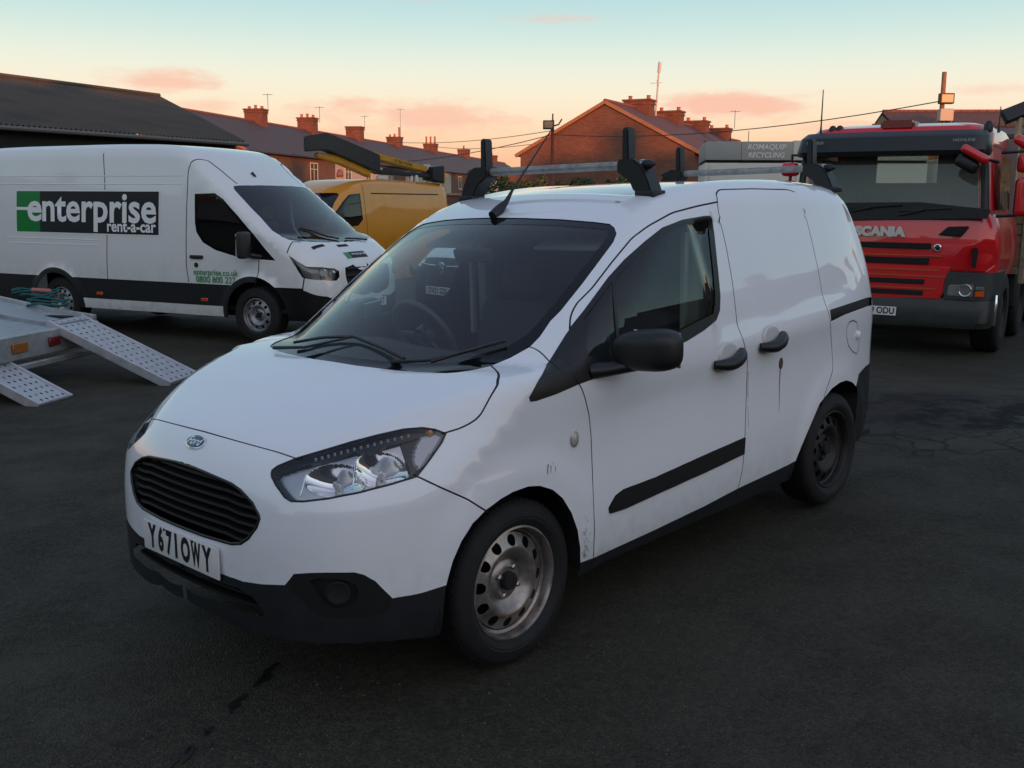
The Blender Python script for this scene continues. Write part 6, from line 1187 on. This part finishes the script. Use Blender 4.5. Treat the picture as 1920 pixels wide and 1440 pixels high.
for i, (nm, w_, d_, z1, ph) in enumerate(CH1):
    s0, s1 = edges[i], edges[i+1]; c0 = tt[i]-s0; pots = 0 if nm.startswith('plain') else (1 if ph and len(ph) == 1 else 3)
    house('slate roofed terraced house with '+('a ' if not nm.startswith('smallest') else 'the ')+nm, along1(s0), D1, s1-s0, 8.4, 4.75, 7.1, [BR2, RENDER, BR2, RENDER, BR2, RENDER, BR2][i], SLATE, [(c0, 4.2, 6.5, z1, w_, d_, pots, ph)], True, 'terraced houses of the long left row', verge=(i == 0))
for i, (dx, h, lb) in enumerate(((.9, 1.5, 'thin aerial on the first chimney of the left row'), (1.0, 1.3, 'thin aerial beside the second chimney of the left row'), (.9, 1.4, 'thin aerial beside the plain square chimney'), (.6, 3.2, 'tallest aerial of the left row, beside the tall red pot'))):
    p = along1(tt[i])+np.array([-.975, .2217])*4.2; aerial(0, (p[0]+dx, p[1], CH1[i][3]-.4), h, lb)
# --- gable ended terrace in the middle
D2 = np.array([.470, .8827]); O2 = np.array([8.83, 49.74])
tops = [7.12, 6.92, 6.72, 6.6]
for i in range(5):
    o = O2+D2*(5.0*i); dz = -.16*i
    house(['brick end house showing its broad gable wall to the yard', 'second house behind the brick gable, with a wide chimney', 'third house behind the brick gable, half shaded chimney', 'fourth house behind the brick gable, low chimney', 'farthest house behind the brick gable'][i], (*o, dz), D2, 5.0, 9.6, 4.1, 6.55, BR1, RTILE, [(4.5, 4.7, 5.9, tops[i]-dz, 1.45, .9, 2, [.22, .22])] if i < 4 else None, i == 0, 'houses of the gable ended terrace', verge=(i == 0))
b = MB(); o = O2+D2*0+np.array([-.8827, .470])*9.75; a2 = math.atan2(D2[1], D2[0])
t = thing('garden_wall', 'short brick wall at the left foot of the gable', 'wall', (o[0], o[1], 0), a2); b.box(0, .3, -.1, 1.2, -1, 3.1); b.build('wall', BR1, t); b = MB(); b.box(-.06, .36, -.16, 1.26, 3.1, 3.22); b.build('coping', STONE, t)
p = O2+D2*5.2+np.array([-.8827, .470])*4.0
b = MB(); b.tube([(p[0], p[1], 6.3), (p[0]+.12, p[1], 9.15)], .05, 8); b.tube([(p[0]+.1, p[1], 8.6), (p[0]+.14, p[1], 9.1)], .09, 8); b.tube([(p[0]-.35, p[1], 8.02), (p[0]+.3, p[1], 8.06)], .02, 6); b.tube([(p[0]+.05, p[1]-.2, 7.9), (p[0]+.07, p[1]+.2, 8.2)], .04, 6)
tag(b.build('radio_mast', mat('mast_white', (.6, .55, .5), .5)), 'white radio mast strapped to the first chimney behind the gable', 'mast')
p = O2+D2*20+np.array([-.8827, .470])*4.0; aerial(0, (p[0]+.2, p[1], 6.6), 1.2, 'small aerial on the lowest chimney behind the gable')
# small things on the gable wall
def on_gable(x_off, z, w_, h_, m_, nm, lb, cat):
    q = O2+np.array([-.8827, .470])*x_off; b = MB(); b.bev(-.08, .02, -w_/2, w_/2, 0, h_, .01, 1); o_ = b.build(nm, m_); o_.location = (q[0], q[1], z); o_.rotation_euler = (0, 0, a2); tag(o_, lb, cat)
on_gable(3.75, 2.42, .62, .42, mat('sign_cream', (.45, .36, .2), .6), 'wall_sign', 'cream notice board on the gable wall', 'sign'); on_gable(5.1, 2.35, .25, .2, WFR, 'wall_lamp', 'small white lamp box on the gable wall', 'lamp'); on_gable(3.9, .6, .35, 1.1, RENDER, 'gate_pillar', 'pale post at the foot of the gable wall', 'post')
# --- low red roofed house far right
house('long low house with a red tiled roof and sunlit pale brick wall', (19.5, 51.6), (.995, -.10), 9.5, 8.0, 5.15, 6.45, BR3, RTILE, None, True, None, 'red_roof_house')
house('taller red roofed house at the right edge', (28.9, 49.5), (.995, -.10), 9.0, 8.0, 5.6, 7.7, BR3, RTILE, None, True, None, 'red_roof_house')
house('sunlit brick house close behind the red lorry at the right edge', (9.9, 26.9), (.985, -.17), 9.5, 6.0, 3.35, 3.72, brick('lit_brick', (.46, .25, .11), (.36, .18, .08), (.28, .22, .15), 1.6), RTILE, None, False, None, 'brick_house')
# --- terraces round the rest of the yard (seen in the paintwork and glass; unseen row behind added to shade the yard)
for i in range(4):
    house('brick terraced house along the right side of the yard', (30.0, 24.0-5.2*i), (0, -1), 5.2, 8.0, 5.0+.15*(i % 2), 7.6+.15*(i % 2), BR2, SLATE, [(2.6, 4.0, 6.8, 9.0, 1.6, .9, 2)] if i % 2 else None, False, 'houses right of the yard')
for i in range(6):
    house('brick terraced house beyond the right side of the yard', (44.0, 62.0-7.0*i), (0, -1), 7.0, 8.0, 5.4, 8.4, BR2, SLATE, [(3.6, 4.0, 7.4, 9.8, 1.6, .9, 2)], False, 'houses beyond the right of the yard')
for i in range(15):  # unseen row added to block the low sun; one low gap lets it through
    low = i == 4; x0_ = ([66.0, 58.6, 51.2, 43.8, 36.6, 31.2]+[31.2-7.4*k for k in range(1, 11)])[i]; L_ = 7.2 if i == 3 else (5.4 if low else 7.4)
    house('unseen low block added behind the camera to let the sun through' if low else 'unseen brick house added behind the camera to shade the yard', (x0_, -30.0), (-1, 0), L_, 8.0, 3.6 if low else 5.4, 4.7 if low else 8.0+(1.2 if i > 5 else 0), BR2, SLATE, None if low else [(3.7, 4.0, 7.4, 9.4+(1.2 if i > 5 else 0), 1.6, .9, 2)], False, None if low else 'unseen houses added behind the yard for shade')
for i in range(4):
    house('brick terraced house along the left side of the yard', (-36.0, -14.0+7.2*i), (0, 1), 7.2, 8.0, 5.0, 7.6, mat('unlit_stone', (.05, .045, .04), .9, var=.3, vscale=2), SLATE, [(3.6, 4.0, 6.8, 9.0, 1.5, .9, 2)], False, 'houses left of the yard')  # stone colour darkened so the row reflects as an unlit silhouette
# --- long shed on the left: corrugated roof on a dark open front
shd = thing('long_shed', 'long low shed with a mossy dark corrugated roof on the left', 'shed', (0, 0, 0))
A, B_, C_, D_ = Vector((-9.4, 35.8, 3.62)), Vector((-18.6, 21.0, 3.62)), Vector((-25.6, 30.5, 6.35)), Vector((-16.2, 47.0, 6.22))
nu, nv = 420, 3; vs = []
nrm = (B_-A).cross(D_-A).normalized(); nrm = nrm if nrm.z > 0 else -nrm
for i in range(nu+1):
    e = A.lerp(B_, i/nu); k = D_.lerp(C_, i/nu)
    for j in range(nv+1): vs.append(e.lerp(k, j/nv)+nrm*(.035*math.cos(i*math.pi/2)))
b = MB(); b.add(vs, [(i*(nv+1)+j, i*(nv+1)+j+1, (i+1)*(nv+1)+j+1, (i+1)*(nv+1)+j) for i in range(nu) for j in range(nv)])
b.build('corrugated_roof', mat('asbestos_sheet', (.078, .062, .046), .85, var=.45, vscale=.5, bump=.2, bscale=4, dirt=((.075, .05, .025), 3, 9, .7, .5)), shd)
b = MB(); E_ = Vector((-23.0, 51.0, 3.6)); b.add([D_+Vector((0, 0, .01)), C_+Vector((0, 0, .01)), C_+(C_-B_)*.9+Vector((0, 0, -5.2)), D_+(D_-A)*.9+Vector((0, 0, -5.0))], [(0, 1, 2, 3)]); b.build('back_roof', MATS['asbestos_sheet'], shd)
b = MB(); b.tube([A+(A-B_).normalized()*.1+Vector((0, 0, -.08)), B_+Vector((0, 0, -.08))], .07, 8); b.build('gutter', mat('gutter_grey', (.12, .12, .11), .6), shd)
b = MB(); d0 = (A-B_).normalized(); inn = Vector((-d0.y, d0.x, 0)); inn = inn if inn.x < 0 else -inn
Aw, Bw = A+inn*.5, B_+inn*.5
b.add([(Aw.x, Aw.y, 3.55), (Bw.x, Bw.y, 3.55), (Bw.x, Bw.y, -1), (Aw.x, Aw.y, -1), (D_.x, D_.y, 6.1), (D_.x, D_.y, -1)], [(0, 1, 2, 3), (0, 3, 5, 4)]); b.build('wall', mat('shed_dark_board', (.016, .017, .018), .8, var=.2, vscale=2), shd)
b = MB(); b.tube([D_+(C_-D_)*0+Vector((0, 0, .05)), C_+Vector((0, 0, .05))], .10, 6); b.build('ridge_cap', MATS['asbestos_sheet'], shd)
q = A.lerp(B_, .62)+Vector((.3, -.3, -.12)); b = MB(); b.bev(-.10, .10, -.06, .06, -.06, .06, .03, 2, None, tuple(q)); b.tube([q+Vector((0, 0, .05)), q+Vector((-.3, .3, .12))], .02, 6); b.build('eave_lamp', WFR, shd)
# ------------------------------------------------------------------ posts, lamps, wires
RUSTP = mat('rusty_pole', (.23, .045, .025), .7, var=.3, vscale=8); GOLD = mat('lamp_glass_gold', (.34, .24, .12), .35)
t = thing('floodlight_pole', 'rusty red pole with a square floodlight in front of the gable', 'lamp post', (1.43, 38, 0)); b = MB(); b.tube([(0, 0, -.5), (0, 0, 4.62)], .06, 8); b.build('pole', RUSTP, t, 60)
b = MB(); b.bev(-.36, .04, -.16, .0, 4.28, 4.60, .02, 2); o_ = b.build('floodlight', LB, t); b = MB(); b.box(-.31, -.01, -.175, -.161, 4.33, 4.55); b.build('lamp_glass', GOLD, o_); b = MB(); b.tube([(0, 0, 4.40), (.22, 0, 4.46), (.34, 0, 4.66)], .03, 6); b.tube([(0, 0, 4.5), (0, 0, 4.85)], .03, 6); b.build('bracket', LB, t, 60)
t = thing('camera_mast', 'wooden mast carrying a floodlight above a white camera box', 'mast', (10.86, 26, 0)); b = MB(); b.tube([(0, 0, -.5), (-.06, 0, 4.93)], [.075, .06], 8); b.build('pole', mat('old_wood', (.28, .14, .08), .8, var=.3, vscale=10), t, 60)
b = MB(); b.bev(-.20, .16, -.22, -.06, 4.14, 4.40, .02, 2); o_ = b.build('floodlight', LB, t); b = MB(); b.box(-.16, .12, -.232, -.222, 4.18, 4.36); b.build('lamp_glass', GOLD, o_)
b = MB(); b.bev(-.18, .16, -.25, -.05, 3.72, 4.02, .02, 2); b.build('camera_box', mat('cream_box', (.46, .40, .33), .5), t); b = MB(); b.lathe([(.07, 0), (.11, .06), (.11, .14), (.001, .15)], 14, 'z', (.10, -.18, 3.58)); b.build('dome_camera', LB, t, 50); b = MB(); b.tube([(0, -.12, 3.5), (0, -.12, 3.3)], .06, 8); b.build('cable_box', mat('cream_box', (.46, .40, .33), .5), t)
t = thing('floodlight_post', 'pale steel post with a tilted black floodlight at the right edge', 'lamp post', (7.40, 15, 0)); b = MB(); b.tube([(0, 0, -.5), (-.02, 0, 2.92)], .045, 10); b.build('pole', mat('yellowed_steel', (.42, .34, .20), .5, .3, var=.2, vscale=12), t, 60); b = MB(); b.bev(-.19, .19, -.06, .06, -.10, .10, .02, 2, Matrix.Rotation(R(-22), 3, 'Y') @ Matrix.Rotation(R(-30), 3, 'X'), (-.08, 0, 2.98)); b.build('floodlight', LB, t)
CAB = mat('cable_black', (.03, .03, .03), .6)
def wire(p0, p1, sag, r, lb):
    b = MB(); p0, p1 = Vector(p0), Vector(p1); b.tube([p0.lerp(p1, k/14)-Vector((0, 0, sag*4*(k/14)*(1-k/14))) for k in range(15)], r, 5); tag(b.build('overhead_cable', CAB, None, 60), lb, 'cable', 'overhead cables')
wire((10.66, 25.9, 4.20), (1.43, 38, 4.10), .35, .014, 'overhead cable from the camera mast to the floodlight pole'); wire((1.43, 38, 4.10), (-14.5, 66.5, 4.6), .8, .016, 'overhead cable from the floodlight pole to the left terrace')
wire((6.0, 52.0, 6.0), (-9.8, 85.0, 6.4), .5, .02, 'faint upper cable between the gable and the left terrace'); wire((6.2, 53, 5.6), (-7.5, 95.0, 6.6), .6, .02, 'faint lower cable between the gable and the left terrace')
# ------------------------------------------------------------------ planting and walls at the yard edge
LEAF = mat('hedge_leaf', (.045, .075, .018), .6, var=.5, vscale=3); LEAF2 = mat('hedge_leaf_dark', (.030, .050, .016), .65, var=.5, vscale=3)
def hedge(loc, L, D_h, z0, z1, n, label, rz=0., m=LEAF, seed=1):
    t = thing('hedge', label, 'hedge', loc, rz); r = np.random.default_rng(seed); b = MB()
    for k in range(n):
        x = r.uniform(0, L); top = z1-.35*abs(math.sin(x*1.7+seed))-.25*abs(math.sin(x*4.1)); z = z0+(top-z0)*r.random()**.7; y = r.normal(0, D_h/3); s = r.uniform(.05, .13); d = Vector(r.normal(size=3)).normalized(); a = d.orthogonal().normalized(); c = d.cross(a); o = Vector((x, y, z)); b.add([o-a*s, o+c*s*.5, o+a*s, o-c*s*.5], [(0, 1, 2, 3)])
    b.build('foliage', m, t)['kind'] = 'stuff'; q = MB()
    for x in np.arange(.3, L, .8): q.tube([(x, 0, -.4), (x+.1, .05, (z0+z1)/2)], .03, 5)
    q.build('stem', mat('twig', (.06, .04, .03), .9), t)
hedge((-1.8, 46.5, 0), 7.2, 1.0, .8, 3.0, 5200, 'ragged green hedge on the yard edge below the gable', .05, LEAF, 1)
hedge((11.2, 24.6, 0), 6.0, 1.2, .3, 2.55, 3800, 'dark hedge behind the red lorry at the right edge', -.1, LEAF2, 3)
t = thing('yard_wall', 'long low brick wall along the back of the yard', 'wall', (-14, 47.6, 0), 0); b = MB(); b.box(0, 34, 0, .3, -1, 1.9); b.build('wall', BR2, t); b = MB(); b.box(-.05, 34.05, -.06, .36, 1.902, 2.0); b.build('coping', STONE, t)

# ------------------------------------------------------------------ yard surface
def gz(x, y):
    near = 1-sst(22, 40, math.hypot(x, y)); return float(near*(.0302*np.clip(x, -3.4, 3.5)-.30*sst(2.2, 4.8, x)*sst(7.5, 11.5, y))-.012)
co = [-1500, -600, -250, -120, -70, -45]+list(np.arange(-32, 32.1, .5))+[45, 70, 120, 250, 600, 1500]
n = len(co); g = MB(); g.add([(x, y+8, gz(x, y+8)) for x in co for y in co], [(i*n+j, (i+1)*n+j, (i+1)*n+j+1, i*n+j+1) for i in range(n-1) for j in range(n-1)])
me = g.mesh('ground'); me.polygons.foreach_set('use_smooth', [True]*len(me.polygons))
am = bpy.data.materials.new('worn_tarmac'); am.use_nodes = True; t = am.node_tree; bs = t.nodes['Principled BSDF']
def N(ty, **k):
    o = t.nodes.new(ty)
    for a, v in k.items(): setattr(o, a, v)
    return o
def lk(a, b): t.links.new(a, b)
tcg = N('ShaderNodeTexCoord')
def noise(sc, det=6, ro=.6, vec=None):
    o = N('ShaderNodeTexNoise'); o.inputs['Scale'].default_value = sc; o.inputs['Detail'].default_value = det; o.inputs['Roughness'].default_value = ro; lk(vec or tcg.outputs['Object'], o.inputs['Vector']); return o.outputs[0]
def mr(v, a, b, c, d, smooth=True):
    o = N('ShaderNodeMapRange', interpolation_type='SMOOTHSTEP' if smooth else 'LINEAR'); lk(v, o.inputs[0])
    for i, q in enumerate((a, b, c, d)): o.inputs[i+1].default_value = q
    return o.outputs[0]
def mm(op, a, b=None):
    o = N('ShaderNodeMath', operation=op)
    for i, v in enumerate((a, b)):
        if v is None: continue
        if isinstance(v, (int, float)): o.inputs[i].default_value = v
        else: lk(v, o.inputs[i])
    return o.outputs[0]
def mixc(f, a, b, bl='MIX'):
    o = N('ShaderNodeMixRGB', blend_type=bl)
    for i, v in enumerate((f, a, b)):
        if isinstance(v, (int, float)): o.inputs[i].default_value = v
        elif isinstance(v, tuple): o.inputs[i].default_value = (*v, 1)
        else: lk(v, o.inputs[i])
    return o.outputs[0]
big, mid, fine, grit = noise(.35, 5), noise(2.2, 6, .65), noise(24, 6, .7), noise(160, 3, .6)
sp = N('ShaderNodeSeparateXYZ'); lk(tcg.outputs['Object'], sp.inputs[0])
# damp broken patch right of the van: an uneven oval
wx = mm('ADD', sp.outputs[0], mm('MULTIPLY', mm('SUBTRACT', mid, .5), 1.1)); wy = mm('ADD', sp.outputs[1], mm('MULTIPLY', mm('SUBTRACT', noise(1.4, 6), .5), .9))
dx, dy = mm('DIVIDE', mm('SUBTRACT', wx, 4.3), 2.3), mm('DIVIDE', mm('SUBTRACT', wy, 7.45), .85)
wet = mr(mm('ADD', mm('MULTIPLY', dx, dx), mm('MULTIPLY', dy, dy)), .6, 1.2, 1, 0)
crx, cry = mm('DIVIDE', mm('SUBTRACT', wx, 4.0), 2.7), mm('DIVIDE', mm('SUBTRACT', wy, 7.1), 1.25)
crz = mr(mm('ADD', mm('MULTIPLY', crx, crx), mm('MULTIPLY', cry, cry)), .5, 1.3, 1, 0)
vw = N('ShaderNodeVectorMath', operation='ADD'); nv3 = N('ShaderNodeTexNoise'); nv3.inputs['Scale'].default_value = 3; lk(tcg.outputs['Object'], nv3.inputs['Vector']); sc3 = N('ShaderNodeVectorMath', operation='SCALE'); sc3.inputs['Scale'].default_value = .35; lk(nv3.outputs[1], sc3.inputs[0]); lk(tcg.outputs['Object'], vw.inputs[0]); lk(sc3.outputs[0], vw.inputs[1])
vor = N('ShaderNodeTexVoronoi', feature='DISTANCE_TO_EDGE'); vor.inputs['Scale'].default_value = 3.4; lk(vw.outputs[0], vor.inputs['Vector'])
vor2 = N('ShaderNodeTexVoronoi', feature='DISTANCE_TO_EDGE'); vor2.inputs['Scale'].default_value = .42; lk(vw.outputs[0], vor2.inputs['Vector'])
crack = mm('MULTIPLY', mr(vor.outputs[0], (.012), .07, 1, 0), crz); crack2 = mm('MULTIPLY', mr(vor2.outputs[0], .0015, .007, 1, 0), mr(noise(.8), .52, .62, 0, .8))
cr_all = mm('MAXIMUM', crack, mm('MULTIPLY', crack2, mr(sp.outputs[1], 7.5, 9.5, 0, .8)))
c0 = mixc(mr(big, .35, .65, 0, 1), (.030, .029, .022), (.049, .046, .035)); c1 = mixc(mr(mid, .38, .68, 0, .65), c0, (.022, .022, .018)); c2 = mixc(mr(fine, .40, .66, 0, .65), c1, (.056, .051, .038)); c3 = mixc(mr(grit, .55, .72, 0, .7), c2, (.105, .095, .072))
c3 = mixc(mr(noise(.9, 7, .7), .60, .70, 0, .5), c3, (.020, .021, .021)); vst = N('ShaderNodeTexVoronoi'); vst.inputs['Scale'].default_value = 130; lk(tcg.outputs['Object'], vst.inputs['Vector']); sv = N('ShaderNodeSeparateXYZ'); lk(vst.outputs['Color'], sv.inputs[0]); c3 = mixc(1.0, c3, mixc(sv.outputs[0], (.65, .65, .65), (1.38, 1.36, 1.30)), 'MULTIPLY'); c4 = mixc(wet, c3, mixc(mr(fine, .45, .65, 0, 1), (.0035, .004, .0055), (.010, .011, .013))); c5 = mixc(mm('MULTIPLY', cr_all, .8), c4, (.009, .009, .009)); lk(c5, bs.inputs['Base Color'])
rw = mr(noise(3.5, 5), .42, .62, .34, .75); ro_ = mixc(wet, mr(mid, .3, .7, .62, .82), rw); lk(ro_, bs.inputs['Roughness']); bs.inputs['Specular IOR Level'].default_value = .16
hsum = mm('ADD', mm('ADD', mm('MULTIPLY', grit, .5), mm('MULTIPLY', vst.outputs['Distance'], -.6)), mm('ADD', mm('MULTIPLY', fine, .8), mm('MULTIPLY', cr_all, -1.2))); bp = N('ShaderNodeBump'); bp.inputs['Strength'].default_value = .8; bp.inputs['Distance'].default_value = .012; lk(hsum, bp.inputs['Height']); lk(bp.outputs[0], bs.inputs['Normal'])
tag(obj('ground', me, am), kind='structure')
# dark oil dribble running away from the front of the van
rs2 = np.random.default_rng(11); ol = MB()
def blot(x, y, r, st=1., ang=0., n=14):
    ph = rs2.uniform(0, 6, 3); pts = []
    for k in range(n):
        a = 2*math.pi*k/n; q = r*(1+.25*math.sin(2*a+ph[0])+.15*math.sin(3*a+ph[1])+.1*math.sin(5*a+ph[2])); u, v = q*st*math.cos(a), q*math.sin(a); X, Y = x+u*math.cos(ang)-v*math.sin(ang), y+u*math.sin(ang)+v*math.cos(ang); pts.append((X, Y, gz(X, Y)+.004))
    ol.add(pts, [tuple(range(n))])
p0, p1 = np.array([-.86, 3.42]), np.array([-1.05, 2.62]); an = math.atan2(*(p1-p0)[::-1])
for f_, r_, s_ in ((.02, .010, 2.2), (.08, .016, 2.4), (.14, .018, 2.2), (.20, .008, 2.5), (.30, .012, 2.8), (.36, .016, 2.4), (.41, .010, 2.2), (.58, .012, 1.8), (.60, .009, 1.6), (.70, .012, 2.2), (.76, .018, 2.2), (.83, .010, 2.6), (.93, .016, 2.2), (1.0, .012, 2.6), (.72, .007, 1.2)):
    q = p0+(p1-p0)*f_+rs2.normal(0, .006, 2); blot(q[0], q[1], r_, s_, an)
tag(ol.build('oil_stain', mat('oil', (.006, .006, .006), .45)), 'dotted line of dark oil drips on the tarmac before the white van', 'stain')['kind'] = 'stuff'
gr_ = MB()
for k in range(2600):
    y = 1.6+abs(rs2.normal(0, 4.2)); x = rs2.uniform(-.62, .62)*y; s = rs2.uniform(.0025, .007)*(1+.05*y); z = gz(x, y); a = rs2.uniform(0, 6)
    gr_.add([(x+s*math.cos(a), y+s*math.sin(a), z-.002), (x+s*math.cos(a+2.1), y+s*math.sin(a+2.1), z-.002), (x+s*math.cos(a+4.2), y+s*math.sin(a+4.2), z-.002), (x, y, z+s*.7)], [(0, 1, 3), (1, 2, 3), (2, 0, 3)])
tag(gr_.build('loose_grit', mat('grit_stone', (.085, .08, .072), .9, var=.5, vscale=20)), kind='stuff')
